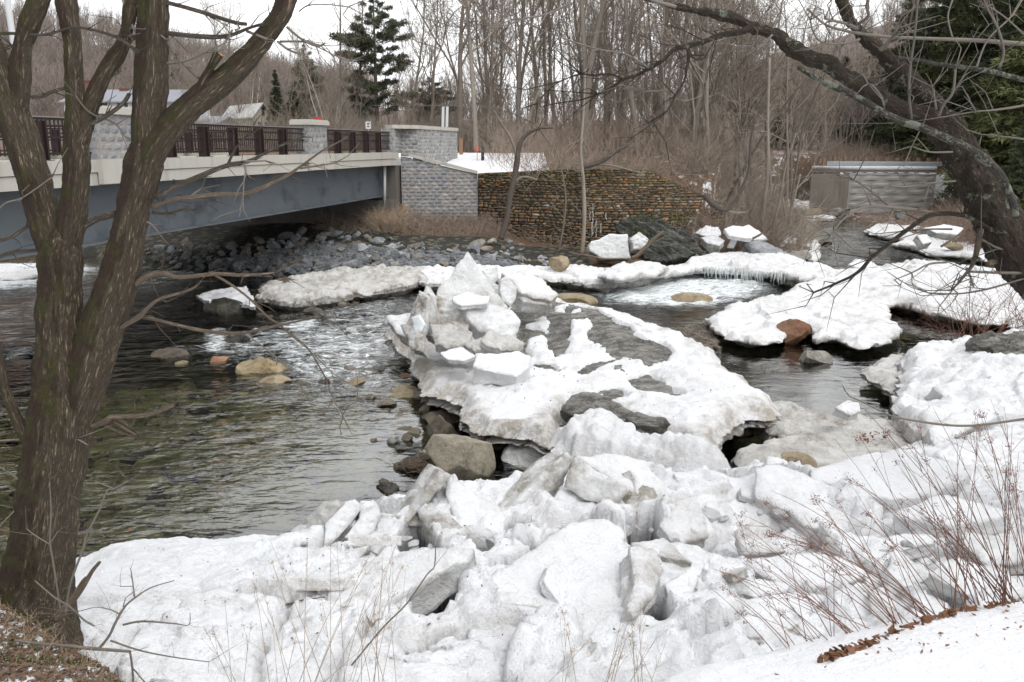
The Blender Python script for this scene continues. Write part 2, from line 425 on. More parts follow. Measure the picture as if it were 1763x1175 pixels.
M['riprap'] = m_rock('blue_grey_rock', (.15, .163, .175), (.31, .32, .33), (.36, .34, .31), vary=.8)
M['rock_tan'] = m_rock('tan_rock', (.22, .17, .10), (.36, .30, .20), (.13, .10, .07))
M['rock_brown'] = m_rock('brown_rock', (.10, .08, .06), (.19, .16, .12), (.26, .23, .17), vary=.5, rough=.5)
M['rock_wet'] = m_rock('wet_dark_rock', (.035, .032, .026), (.085, .078, .06), (.14, .11, .07), rough=.25, vary=.6)
M['rock_orange'] = m_rock('orange_rock', (.24, .105, .055), (.30, .18, .11), (.24, .20, .14))
M['riprap_tan'] = m_rock('tan_grey_rock', (.17, .155, .13), (.33, .30, .26), (.20, .15, .10), vary=.7)
M['rock_slab'] = m_rock('tan_grey_slab', (.23, .205, .155), (.36, .325, .25), (.26, .20, .13), vary=0)
M['rock_bed'] = m_rock('river_bed_cobbles', (.13, .13, .075), (.30, .27, .155), (.42, .29, .14), rough=.5, vary=.3)
M['rock_grey'] = m_rock('grey_rock', (.20, .19, .165), (.30, .285, .25), (.12, .11, .09))
M['rock_gold'] = m_rock('golden_rock', (.21, .15, .07), (.33, .27, .17), (.10, .07, .04), rough=.4)
M['schist'] = m_rock('grey_schist', (.16, .155, .14), (.34, .33, .30), (.20, .185, .11), layers=((.35, .1, -.55), (1.5, 5.5, 7)), vary=0)
M['ledge'] = m_rock('dark_ledge', (.085, .088, .078), (.19, .195, .175), (.12, .125, .05), layers=((0, .62, 0), (.6, 1.0, 5)), vary=0)
def m_bark(name, c1, c2, moss=(.055, .05, .008), mk=.8, furrow=1.0, lichen=None, side=(-1, 0, .35), dk=.42):
    t = NT(name); v = t.attr('bark', 'Vector')
    a = t.map(v, sc=(62, 62, 6.5)); n = t.noise(1.0, a, 6, .66, .5)
    a2 = t.map(v, sc=(120, 120, 30)); n2 = t.noise(1.0, a2, 4, .7)
    rid = t.math('ABSOLUTE', t.math('SUBTRACT', n, .5)); rid = t.ramp(rid, 0, .13)
    col = t.mix(t.math('MULTIPLY', rid, t.ramp(n2, .25, .7, .6, 1.15)), tuple(x*dk for x in c1), t.mix(n2, c1, c2))
    big = t.noise(1.0, t.map(v, sc=(5, 5, 1.7)), 5, .65)
    dp = t.n('ShaderNodeVectorMath', operation='DOT_PRODUCT'); t.l(t.geo.outputs['Normal'], dp.inputs[0]); dp.inputs[1].default_value = side
    mf = t.math('MULTIPLY', t.ramp(t.math('ADD', dp.outputs['Value'], t.math('MULTIPLY', big, 2.4)), .72, 1.3), mk, clamp=True)
    fin = t.noise(90, det=2)
    mo = t.mix(fin, tuple(x*.35 for x in moss), moss)
    mo = t.mix(t.ramp(t.noise(5, det=4), .42, .58), mo, (.048, .024, .012))
    col = t.mix(mf, col, mo)
    if lichen is not None:
        ln = t.ramp(t.noise(6 if lichen[3] < .5 else 4, det=5, ro=.7), .62-lichen[3]*.3, .66-lichen[3]*.25)
        col = t.mix(ln, col, t.mix(n2, tuple(x*.6 for x in lichen[:3]), lichen[:3]))
    h = t.math('ADD', t.math('MULTIPLY', rid, 1.0), t.math('MULTIPLY', n2, .35))
    h = t.math('ADD', h, t.math('MULTIPLY', mf, t.math('MULTIPLY', fin, .8)))
    return t.bsdf(col, .9, t.bump(h, 1.0, .022*furrow))
M['bark'] = m_bark('furrowed_mossy_bark', (.18, .134, .084), (.29, .228, .155), moss=(.085, .078, .012), mk=.95)
M['bark_fungus'] = m_bark('knobbly_dark_bark', (.105, .077, .052), (.21, .165, .12), moss=(.07, .055, .025), mk=.45, furrow=1.5, lichen=(.34, .37, .27, .12))
M['bark_lichen'] = m_bark('pale_lichen_bark', (.11, .10, .08), (.20, .18, .15), mk=0.1, lichen=(.34, .36, .28, .42))
M['branch'] = m_bark('grey_branch_bark', (.20, .165, .13), (.34, .29, .235), mk=.55, furrow=.4, side=(0, 0, 1))
M['driftwood'] = m_bark('pale_dead_wood', (.24, .17, .115), (.40, .31, .23), mk=.0, furrow=.6)
def m_twig(name, c1, c2, vary=.4):
    t = NT(name); n = t.noise(.9, det=3)
    n2 = t.noise(7, det=3)
    col = t.mix(t.math('MULTIPLY', t.math('ADD', n, n2), .5), c1, c2)
    hsv = t.n('ShaderNodeHueSaturation'); t.l(col, hsv.inputs['Color']); t.put(hsv.inputs['Value'], t.math('ADD', t.math('MULTIPLY', t.rnd(), vary), 1-vary/2))
    return t.bsdf(hsv.outputs[0], .9)
M['trunk'] = m_twig('distant_trunk_bark', (.15, .128, .105), (.33, .29, .245), .7)
M['darktrunk'] = m_twig('dark_trunk_bark', (.06, .048, .04), (.14, .115, .095), .3)
M['twigs'] = m_twig('distant_twigs', (.20, .163, .128), (.36, .31, .255), .5)
M['twig_far'] = m_twig('far_woods', (.185, .15, .13), (.30, .255, .225), .1)
M['brush'] = m_twig('reddish_brush', (.20, .152, .118), (.36, .29, .235), .4)
M['greystem'] = m_twig('grey_twig_bark', (.10, .086, .072), (.22, .195, .165), .3)
M['deadwood'] = m_bark('bleached_dead_wood', (.30, .225, .165), (.44, .35, .265), mk=.25, furrow=.5, side=(0, 0, 1), dk=.62)
M['redstem'] = m_twig('red_brown_stems', (.10, .045, .035), (.24, .12, .08), .4)
M['tanstem'] = m_twig('tan_dry_stems', (.26, .19, .13), (.42, .33, .24), .4)
M['birch'] = m_twig('white_birch_bark', (.42, .40, .37), (.62, .60, .56), .2)
M['needle'] = m_twig('pine_needles', (.05, .062, .038), (.15, .165, .105), .3)
M['needle2'] = m_twig('dark_hemlock_needles', (.028, .042, .020), (.085, .105, .050), .5)
M['needle3'] = m_twig('yellow_green_needles', (.05, .062, .022), (.15, .165, .06), .5)
M['deadleaf'] = m_twig('dead_oak_leaves', (.14, .06, .03), (.34, .17, .09), .5)
M['litter'] = m_twig('leaf_litter', (.06, .04, .028), (.26, .17, .11), .3)
M['mossgrass'] = m_twig('moss_tufts', (.03, .035, .006), (.12, .13, .03), .3)
def m_plain(name, c, rough=.7, nv=.25, sc=2.0, metal=0, bump=.2, stains=None, **kw):
    t = NT(name); n = t.noise(sc, det=6, ro=.65); n2 = t.noise(sc*14, det=4, ro=.6)
    col = t.mix(n, tuple(x*(1-nv) for x in c), tuple(min(1, x*(1+nv)) for x in c))
    if stains:
        s1 = t.ramp(t.noise(1.0, t.map(sc=stains[1]), 5, .6), .5, .72)
        col = t.mix(t.math('MULTIPLY', s1, stains[2]), col, stains[0])
    return t.bsdf(col, rough, t.bump(n2, bump, .01), Metallic=metal, **kw)
M['concrete'] = m_plain('pale_concrete', (.49, .47, .42), .85, .12, 1.2, stains=((.27, .25, .21), (1.3, 1.3, .12), .5))
M['old_concrete'] = m_plain('old_stained_concrete', (.33, .30, .26), .9, .25, .8, stains=((.20, .14, .09), (.8, .8, .15), .7))
M['old_concrete2'] = m_plain('grey_concrete_blocks', (.40, .39, .37), .9, .15, 1.2, stains=((.24, .22, .19), (.8, .8, .25), .6))
M['abut'] = m_plain('shade_toned_concrete', (.13, .12, .105), .8, .3, .8, stains=((.06, .05, .04), (.6, .6, .3), .7))  # shade under the bridge is put into this dark tone
M['steel'] = m_plain('blue_grey_galvanised_steel', (.145, .165, .185), .5, .18, .9, metal=.25, bump=.05, stains=((.06, .072, .088), (.75, .75, .9), .85))
M['rail'] = m_plain('maroon_black_paint', (.026, .014, .014), .42, .2, 3)
M['railtop'] = m_plain('grey_top_rail', (.24, .235, .23), .5, .1, 3)
M['bolt'] = m_plain('dark_bolt_plate', (.03, .03, .034), .4, .1, 3)
M['pipe'] = m_plain('pale_grey_conduit', (.5, .51, .52), .5, .1, 3)
M['white_house'] = m_plain('white_clapboard', (.72, .74, .78), .7, .04, 1)
M['cream_house'] = m_plain('cream_clapboard', (.68, .67, .54), .7, .05, 1)
M['roof_grey'] = m_plain('grey_shingle_roof', (.27, .28, .31), .9, .12, 3)
M['roof_pale'] = m_plain('pale_metal_roof', (.55, .55, .53), .6, .08, 1)
M['brick'] = m_plain('red_brick', (.20, .105, .085), .9, .2, 6)
M['window'] = m_plain('dark_window_glass', (.03, .035, .045), .12, .2, 3)
M['pole'] = m_plain('silver_grey_pole', (.50, .51, .52), .6, .08, 2)
M['sign_back'] = m_plain('bare_aluminium', (.55, .57, .56), .5, .1, 2)
M['sign_red'] = m_plain('red_sign_paint', (.60, .03, .04), .5, .05, 2)
M['sign_white'] = m_plain('white_sign_paint', (.75, .75, .74), .5, .05, 2)
M['black'] = m_plain('black_plastic', (.015, .015, .016), .45, .1, 2)
M['orange'] = m_plain('orange_red_plastic', (.60, .12, .07), .5, .15, 6)
M['wood_post'] = m_plain('rusty_brown_post', (.26, .15, .09), .8, .2, 3)
M['cutwood'] = m_plain('fresh_cut_wood', (.50, .27, .13), .8, .2, 14)
M['galv'] = m_plain('galvanised_rail', (.40, .44, .46), .5, .1, 2)
M['wire'] = m_plain('grey_wire', (.20, .20, .20), .6, .1, 2)
def m_tone(name, mortar, rough=.85, nv=.25, bs=.5):
    t = NT(name); c = t.attr('tone', 'Vector'); n = t.noise(7, det=6, ro=.7); n2 = t.noise(40, det=4, ro=.7)
    k = t.ramp(n, .25, .75, 1-nv, 1+nv)
    vm = t.n('ShaderNodeVectorMath', operation='SCALE'); t.l(c, vm.inputs[0]); t.l(k, vm.inputs['Scale'])
    return t.bsdf(vm.outputs[0], rough, t.bump(t.math('ADD', n, t.math('MULTIPLY', n2, .4)), bs, .03))
M['block'] = m_tone('split_face_block', None)
M['fieldstone'] = m_tone('brown_fieldstone', None, nv=.45, bs=.8)
def m_ground():
    t = NT('ground_cover'); sn = t.attr('snow'); lt = t.attr('litter'); bed = t.attr('bed')
    n1 = t.noise(1.1, det=7, ro=.7); n2 = t.noise(9, det=6, ro=.7); n3 = t.noise(50, det=4, ro=.7)
    leaf = t.cr(n2, [(.3, (.035, .022, .014)), (.5, (.13, .08, .05)), (.62, (.24, .15, .09)), (.75, (.10, .075, .05))])
    v = t.map(sc=(1, 1, .3)); vc = t.voro(2.2, v, 'F1', 'Color'); vd = t.voro(2.2, v, 'F1', 'Distance')
    sc_ = t.sep(vc)[0]
    stone = t.cr(sc_, [(0, (.06, .058, .04)), (.4, (.13, .115, .07)), (.7, (.20, .17, .10)), (1, (.10, .11, .09))])
    stone = t.mix(t.ramp(vd, .25, .5), stone, (.02, .018, .014))
    stone = t.mix(t.math('MULTIPLY', n1, .6), stone, (.03, .032, .022))
    edge = t.ramp(t.math('ADD', sn, t.math('MULTIPLY', t.math('SUBTRACT', n1, .5), 1.3)), .45, .55)
    edge = t.math('MULTIPLY', edge, t.ramp(t.math('ADD', sn, t.math('MULTIPLY', t.math('SUBTRACT', n2, .5), .9)), .3, .45), clamp=True)
    far = t.mix(n1, (.13, .10, .085), (.20, .155, .13))
    col = t.mix(lt, far, leaf); col = t.mix(bed, col, stone); col = t.mix(edge, col, (.86, .87, .89))
    b0 = t.bump(t.math('MULTIPLY', vd, t.math('MULTIPLY', bed, -1)), .6, .15)
    b1 = t.bump(t.noise(2.6, det=6, ro=.65), .6, .10, b0)
    return t.bsdf(col, .8, t.bump(t.math('ADD', n2, t.math('MULTIPLY', n3, .4)), .5, .04, b1))
M['ground'] = m_ground()
def m_water():
    t = NT('river_water'); foam = t.attr('foam'); rp = t.attr('ripple')
    # flow frame: ripples stretched along the current
    v = t.map(sc=(1.0, 2.4, 1), rot=(0, 0, -.5))
    w1 = t.noise(1.5, v, 2, .5, .6); w2 = t.noise(4.2, v, 2.2, .5, .7); w3 = t.noise(11, t.map(sc=(1, 1.9, 1), rot=(0, 0, -.45)), 1.5, .5, .4)
    h = t.math('ADD', t.math('MULTIPLY', w1, .55), t.math('ADD', t.math('MULTIPLY', w2, .10), t.math('MULTIPLY', w3, .018)))
    h = t.math('MULTIPLY', h, t.math('MULTIPLY', rp, t.ramp(t.noise(.42, det=3), .35, .62, .35, 1.25)))
    nb = t.bump(h, 1.0, .17)
    gl = t.n('ShaderNodeBsdfGlossy'); t.put(gl.inputs['Roughness'], .04); t.put(gl.inputs['Color'], (1, 1, 1)); t.l(nb, gl.inputs['Normal'])
    tr = t.n('ShaderNodeBsdfTransparent'); t.put(tr.inputs['Color'], (.86, .89, .72))
    fr = t.n('ShaderNodeFresnel'); fr.inputs['IOR'].default_value = 1.74; t.l(nb, fr.inputs['Normal'])
    mx = t.n('ShaderNodeMixShader'); t.l(fr.outputs[0], mx.inputs[0]); t.l(tr.outputs[0], mx.inputs[1]); t.l(gl.outputs[0], mx.inputs[2])
    df = t.n('ShaderNodeBsdfPrincipled'); t.put(df.inputs['Base Color'], (.80, .84, .85)); t.put(df.inputs['Roughness'], .45); t.l(nb, df.inputs['Normal'])
    fv = t.map(sc=(.8, 3.0, 1), rot=(0, 0, -.35))
    f1 = t.noise(1.9, fv, 8, .78, 1.1); f2 = t.noise(13, fv, 5, .75, .5)
    ff = t.math('ADD', t.math('MULTIPLY', f1, .65), t.math('MULTIPLY', f2, .35))
    fm = t.ramp(t.math('ADD', t.math('MULTIPLY', t.math('SUBTRACT', ff, .5), 3.2), t.math('MULTIPLY', foam, .72)), .38, .86)
    fm = t.math('MULTIPLY', fm, t.ramp(t.math('ADD', t.noise(.55, fv, 3, .6, .6), t.math('MULTIPLY', foam, .22)), .42, .62))
    fm = t.math('MULTIPLY', fm, t.ramp(foam, 0.02, .3), clamp=True)
    m2 = t.n('ShaderNodeMixShader'); t.l(fm, m2.inputs[0]); t.l(mx.outputs[0], m2.inputs[1]); t.l(df.outputs[0], m2.inputs[2])
    t.l(m2.outputs[0], t.out.inputs[0]); return t.m
M['water'] = m_water()
# ---------------------------------------------------------------- terrain
RIVER = PP([(-1300, 424), (0, 430), (140, 440), (240, 460), (430, 478), (700, 478), (950, 472), (1120, 464), (1250, 450), (1350, 448), (1405, 450), (1412, 435), (1405, 412), (1365, 400),
            (1340, 375), (1318, 350), (1395, 349), (1440, 372), (1500, 392), (1570, 418), (1640, 440), (1750, 455), (2000, 520), (2000, 600), (1763, 600), (1640, 590), (1520, 640),
            (1560, 760), (1560, 800), (1400, 860), (1250, 860), (1000, 870), (700, 900), (450, 985), (300, 1000), (100, 1040), (-100, 1060), (-500, 1090), (-2500, 1130)], 0)
PLAT = np.array([(-260, 60), (-60, 56), (-17, 52.6), (-6.3, 50.6), (-1.9, 50.3), (3.5, 46.9), (6.8, 47.1), (11.8, 48.9), (13.2, 56), (14, 64), (17, 82), (24, 108), (40, 150), (90, 260), (90, 420), (-260, 420)], float)
RPLAT = np.array([(25.5, 76.0), (38.5, 73.2), (50, 66), (70, 56), (260, 40), (260, 420), (40, 420), (33, 130), (25, 95)], float)
MOUND = PP([(-900, 990), (0, 985), (60, 1010), (100, 1050), (150, 1085), (215, 1120), (235, 1175), (225, 1500), (-900, 1500)], 2.0)
def near_ground(X, Y):
    lip = 4.5+.26*X
    lipz = 2.75+.05*X
    z = .10+.12*sstep(13, 8, Y)
    bank = np.where(Y < lip, lipz+(lip-Y)*.42, lipz-(lipz-.25)*sstep(0, 2.0, Y-lip))
    wr = sstep(-1.5, 1.2, X)
    low = .2+2.3*sstep(5.2, 1.5, Y)
    z = np.where(Y < 12, np.maximum(z, bank*wr+low*(1-wr)), z)
    sd = sdf(MOUND, X, Y)
    return np.maximum(z, .5+(1.45+.25*sstep(7, 5, Y))*sstep(-.75, .35, sd)+.12*np.clip(sd, 0, 3))
def ground_all(X, Y):
    dr = -sdf(RIVER, X, Y)
    bed = -.5-.25*sstep(0, -4, dr)+.10*fbm(X*.9, Y*.9, 0, 4, 3)
    dp = sdf(PLAT, X, Y); dq = sdf(RPLAT, X, Y)
    far = .25+np.where(X < -1.5, .165, .165-.085*sstep(-1.5, 1, X))*np.clip(dr, 0, 12)
    plat = 4.35+1.1*sstep(48, 62, Y)+.01*np.clip(Y-62, 0, 200)
    plat = np.where(X < -6, np.maximum(plat, 5.3+.15*sstep(-6, -9, X)), plat)
    w = np.where(X < 9, .7, 5.0+0*X)
    z = far+(np.maximum(plat, far)-far)*np.where(X < 9, sstep(.15, .6, dp), sstep(.15-5*sstep(9, 12.5, X), .65, dp))
    rb = .25+.10*np.clip(dr, 0, 30)
    rw = np.where((X < 39) & (Y < 80), .4, 4.5)
    rz = rb+(3.75-rb)*sstep(-rw, 0.1, dq)
    right = sstep(9, 13, X-(Y-40)*.22)
    isright = (X > 14+(Y-60)*.26) & (dr > -1) & (Y > 17)
    z = np.where(isright, rz, z)
    nz = near_ground(X, Y)
    nearside = (Y < 10.5+.33*np.clip(X, -30, 12)+3.2) & (Y < 22) & (X < 30)
    z = np.where(nearside, nz, z)
    z = np.where(dr > 0, z*sstep(-.05, .5, dr)+bed*(1-sstep(-.05, .5, dr)), bed)
    # hills
    hl = 25*sstep(125, 265, Y)*sstep(5, -150, X)
    hr = 34*sstep(88, 190, Y-.15*(X-40))*sstep(45, 115, X)
    hm = 4*sstep(100, 230, Y)
    z = z+hl+hr+hm+sstep(60, 120, Y)*fbm(X*.03, Y*.03, 0, 4, 8)*3
    z = z+.06*fbm(X*.8, Y*.8, 0, 4, 4)*(dr > 0)
    return z, dr, dp, dq, nearside, isright
def axis(*segs):
    return np.concatenate([np.arange(a, b, s) for a, b, s in segs])
xs = axis((-270, -40, 6), (-40, -14, .8), (-14, 17, .25), (17, 45, .7), (45, 270, 6)); ys = axis((-8, 0, 1), (0, 16, .2), (16, 60, .4), (60, 110, 1), (110, 430, 6))
X, Y = np.meshgrid(xs, ys)
Z, dr, dp, dq, ns, isr = ground_all(X, Y)
snow = np.zeros_like(X); lit = np.zeros_like(X); bedm = sstep(.35, -.05, dr)
snow = np.where(ns & (dr > 0), 1.0, snow)
md = sdf(MOUND, X, Y); lit = np.where(ns & (md > -.5), 1.0, lit); snow = np.where(ns & (md > -.5), .50, snow)
pl = (dp > .1) & ~ns & ~isr
lit = np.where(~ns, 1-sstep(90, 130, Y), lit); lit = np.where((~ns) & (X < 4) & (dp < 0) & (Y < np.where(X < -6, 52, 46.5)), .0, lit); bedm = np.where((~ns) & (X < 4) & (dp < 0) & (Y < np.where(X < -6, 52, 46.5)), 1., bedm)
snow = np.where(pl, .16, snow); snow = np.where(pl & (X < 2.2) & (X > -9) & (Y < 62) & (Y > 49), 1.15, snow)
snow = np.where(pl & (X > 9), .42, snow)
snow = np.where(isr, .40, snow); snow = np.where((~ns) & (X > 8) & (dr > .2) & (dp < 0) & (Y < 80) & ~isr, .46, snow)
snow = np.where(isr & (dq > 0) & (Y < 80), .8, snow); snow = np.where((Y > 100), .12, snow)
nyx = X.shape
GX, GY, GZ, GDR, GDP, GDQ, GIS = xs, ys, Z, dr, dp, dq, isr.astype(float)
def lk(x, y, *maps):                  # quick look-up on the ground sheet
    x = np.asarray(x, float); y = np.asarray(y, float)
    i = np.clip(np.searchsorted(GX, x)-1, 0, len(GX)-2); j = np.clip(np.searchsorted(GY, y)-1, 0, len(GY)-2)
    fx = np.clip((x-GX[i])/(GX[i+1]-GX[i]), 0, 1); fy = np.clip((y-GY[j])/(GY[j+1]-GY[j]), 0, 1); o = []
    for m in maps: o.append((m[j, i]*(1-fx)+m[j, i+1]*fx)*(1-fy)+(m[j+1, i]*(1-fx)+m[j+1, i+1]*fx)*fy)
    return o
def gz(x, y): return float(lk(x, y, GZ)[0])
V = np.stack([X.ravel(), Y.ravel(), Z.ravel()], 1)
I = np.arange(X.size).reshape(nyx)
q = np.stack([I[:-1, :-1].ravel(), I[:-1, 1:].ravel(), I[1:, 1:].ravel(), I[1:, :-1].ravel()], 1)
g = obj('ground', V, q, M['ground'], attrs={'snow': snow.ravel(), 'litter': lit.ravel(), 'bed': bedm.ravel()}, center=False)
tag(g, 'ground of riverbed, leaf litter, snowy banks and wooded hills', 'ground', kind='structure')
# ---------------------------------------------------------------- water
xs = axis((-75, -16, 1.0), (-16, 16, .11), (16, 60, .8)); ys = axis((4, 9, .6), (9, 48, .11), (48, 112, .8))
X, Y = np.meshgrid(xs, ys)
def soft(px, w=.8, z=0): return sstep(-w, w*.6, sdf(PP(px, z), X, Y))
foam = np.zeros_like(X)
for px, w, k in [([(300, 600), (380, 572), (560, 552), (690, 530), (720, 600), (650, 650), (570, 676), (520, 672), (490, 640), (470, 620), (380, 618)], 1.6, .66),
                 ([(430, 588), (560, 572), (670, 590), (620, 640), (550, 660), (500, 640), (480, 618)], .5, .74),
                 ([(560, 655), (700, 620), (740, 655), (640, 672)], .6, .6),
                 ([(520, 535), (700, 510), (690, 548), (560, 560)], 1.0, .55),
                 ([(1030, 505), (1100, 488), (1200, 470), (1340, 478), (1300, 508), (1220, 526), (1150, 528), (1060, 522)], 1.2, 1.05),
                 ([(1150, 470), (1260, 462), (1360, 480), (1240, 490)], .7, .9),
                 ([(-60, 455), (90, 455), (175, 462), (100, 485), (30, 500), (-60, 500)], 1.5, 1.1),
                 ([(0, 600), (60, 596), (60, 612), (0, 620)], .6, .8),
                 ([(480, 555), (540, 548), (560, 562), (500, 575)], .5, .9), ([(355, 570), (380, 566), (400, 600), (350, 605)], .4, .9),
                 ([(880, 755), (940, 750), (940, 800), (860, 810)], .4, .6),
                 ([(1380, 400), (1460, 395), (1600, 430), (1500, 432)], 2, .35), ([(900, 590), (960, 585), (940, 600)], .5, .3)]:
    foam = np.maximum(foam, soft(px, w*1.3)*k)
rip = 1.0*np.ones_like(X)
pool = sstep(-.5, 1.2, sdf(PP([(1180, 600), (1260, 575), (1400, 560), (1520, 500), (1800, 540), (1800, 600), (1500, 640), (1600, 760), (1240, 800), (1230, 700)], 0), X, Y))
rip = rip*(1-pool*.82)
rip = rip*(1-.88*soft([(430, 860), (560, 780), (740, 660), (780, 760), (700, 860), (500, 960), (380, 960)], 1.5))
rough = np.clip(foam, 0, 1)
flow = X*.88+Y*-.47; crs = X*.47+Y*.88
Zw = .010*fbm(flow*.7, crs*1.3, 0, 2, 11)*rip+rough*(.12*ridged(flow*.9, crs*1.7, 0, 2, 12)+.04*fbm(flow*2.2, crs*3.6, 0, 2, 14))
Zw = Zw+.03*soft([(1030, 505), (1340, 470), (1300, 515), (1060, 525)], 2)+.012*pool*0
V = np.stack([X.ravel(), Y.ravel(), Zw.ravel()], 1); I = np.arange(X.size).reshape(X.shape)
q = np.stack([I[:-1, :-1].ravel(), I[:-1, 1:].ravel(), I[1:, 1:].ravel(), I[1:, :-1].ravel()], 1)
cx = V[q].mean(1); keep = sdf(RIVER, cx[:, 0], cx[:, 1]) > -4
q = q[keep]; us = np.unique(q); rm = -np.ones(len(V), int); rm[us] = np.arange(len(us))
w = obj('water', V[us], rm[q], M['water'], attrs={'foam': foam.ravel()[us], 'ripple': (rip+rough*.8).ravel()[us]}, center=False)
tag(w, 'clear river water with white riffles and dark pools', 'water', kind='structure')
# ---------------------------------------------------------------- near field of broken snow-covered ice
def facets(X, Y, cell, seed, tilt=.35, warp=.35):
    Xw = (X+warp*cell*fbm(X/cell*1.1, Y/cell*1.1, 0, 2, seed+1, .3)*1.5)/cell; Yw = (Y+warp*cell*fbm(X/cell*1.1, Y/cell*1.1, 9, 2, seed+2, .3)*1.5)/cell
    ix, iy = np.floor(Xw).astype(np.int64), np.floor(Yw).astype(np.int64)
    f1 = np.full(X.shape, 9.); f2 = np.full(X.shape, 9.); h = np.zeros(X.shape); g_ = np.zeros(X.shape)
    for a in (-1, 0, 1):
        for b in (-1, 0, 1):
            cx, cy = ix+a, iy+b
            sx = cx+.5+.42*_h(cx, cy, 0*cx, seed); sy = cy+.5+.42*_h(cx, cy, 0*cx+1, seed)
            dx, dy = Xw-sx, Yw-sy; d = np.sqrt(dx*dx+dy*dy)
            hh = tilt*(_h(cx, cy, 0*cx+2, seed)*dx+_h(cx, cy, 0*cx+3, seed)*dy)+.35*tilt*_h(cx, cy, 0*cx+4, seed)
            c = d < f1
            c2 = (~c) & (d < f2); g_ = np.where(c, h, np.where(c2, hh, g_))
            f2 = np.where(c, f1, np.minimum(f2, d)); h = np.where(c, hh, h); f1 = np.where(c, d, f1)
    e = (f2-f1)*cell; k = .5+.5*sstep(0, .06, e)
    return (h*k+g_*(1-k))*cell, e
FIELD = [(-400, 1040), (-100, 1015), (60, 985), (100, 974), (160, 942), (200, 931), (310, 919), (420, 917), (490, 914), (510, 900), (560, 880), (640, 866), (680, 848), (720, 834), (860, 838), (930, 822), (1010, 806), (1100, 793),
         (1180, 812), (1270, 812), (1320, 797), (1395, 803), (1440, 788), (1540, 768), (1610, 745), (1690, 708), (1763, 700), (2300, 700), (2600, 1500), (900, 1500), (-500, 1500)]
FW = PP(FIELD, .62)
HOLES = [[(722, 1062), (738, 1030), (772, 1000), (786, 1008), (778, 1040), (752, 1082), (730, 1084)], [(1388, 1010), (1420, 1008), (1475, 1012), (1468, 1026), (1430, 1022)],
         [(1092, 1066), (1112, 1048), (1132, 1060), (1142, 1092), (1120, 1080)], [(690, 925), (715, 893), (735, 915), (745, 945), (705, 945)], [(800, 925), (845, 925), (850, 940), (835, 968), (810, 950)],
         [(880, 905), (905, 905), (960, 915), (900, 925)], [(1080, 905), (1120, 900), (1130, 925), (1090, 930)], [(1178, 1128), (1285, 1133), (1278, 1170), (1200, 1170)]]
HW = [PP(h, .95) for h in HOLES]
def calm_(x, y): return np.maximum(np.clip(sstep(-2.2, -3.6, x)*sstep(7.5, 9.0, y), 0, 1), .8*sstep(4.5, 6.5, x)*sstep(11.5, 13, y))
def field_top(x, y, d):
    h1, e1 = facets(x, y, 1.35, 21, .42); h2, e2 = facets(x, y, .55, 22, .5)
    calm = np.clip(sstep(-2.2, -3.6, x)*sstep(7.5, 9.0, y), 0, 1); calm = np.maximum(calm, .8*sstep(4.5, 6.5, x)*sstep(11.5, 13, y))
    rgh = 1-.85*calm
    z = .60+.45*sstep(0, 1.6, d)+.25*sstep(10.5, 7.5, y)
    z = z+rgh*(h1*.55+.28*h2+.12*fbm(x*2.2, y*2.2, 0, 5, 23, .6)+.06*ridged(x*3.1, y*3.1, 0, 5, 24))+.05*fbm(x*3.5, y*3.5, 0, 5, 25, .6)+.018*ridged(x*7, y*7, 0, 3, 30)+.03*calm*fbm(x*1.2, y*2.5, 0, 4, 26)
    z = z-rgh*(.20*np.exp(-e1/.05)*sstep(-.5, .3, fbm(x*.7, y*.7, 0, 2, 33))+.08*np.exp(-e2/.035))
    for hw in HW: z = z-1.35*sstep(-.12, .05, sdf(hw, x, y))
    return z-.10*np.exp(-d/.05)
def field_attr(V):
    x, y = V[:, 0], V[:, 1]
    h1, e1 = facets(x, y, 1.35, 21, .42)
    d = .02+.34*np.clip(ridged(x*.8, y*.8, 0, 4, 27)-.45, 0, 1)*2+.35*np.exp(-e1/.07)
    calm = sstep(-2.2, -3.6, x)*sstep(7.5, 9.0, y)
    d = d*(1-.6*calm)
    hole_shade = np.zeros(len(x))
    for hw in HW: hole_shade = np.maximum(hole_shade, 1.0*sstep(-.13, -.02, sdf(hw, x, y)))  # mask of the shade painted inside the holes
    hole_shade = hole_shade*sstep(1.0, .78, V[:, 2])
    hole_shade = np.maximum(hole_shade, .5*np.exp(-(e1/.02)**2)*sstep(-.1, .4, fbm(x*.7, y*.7, 0, 2, 33))*(1-calm_(x, y)))  # painted shade along the cracks
    d = np.where(V[:, 2] < .45, np.maximum(d, .75), d)
    return {'dirt': np.clip(d, 0, 1), 'hole': hole_shade}
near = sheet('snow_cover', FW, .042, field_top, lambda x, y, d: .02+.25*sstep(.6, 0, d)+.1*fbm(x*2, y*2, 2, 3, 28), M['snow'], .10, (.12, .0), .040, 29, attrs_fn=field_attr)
tag(near, 'jumbled snow-covered ice along the near bank', 'snow', kind='structure')
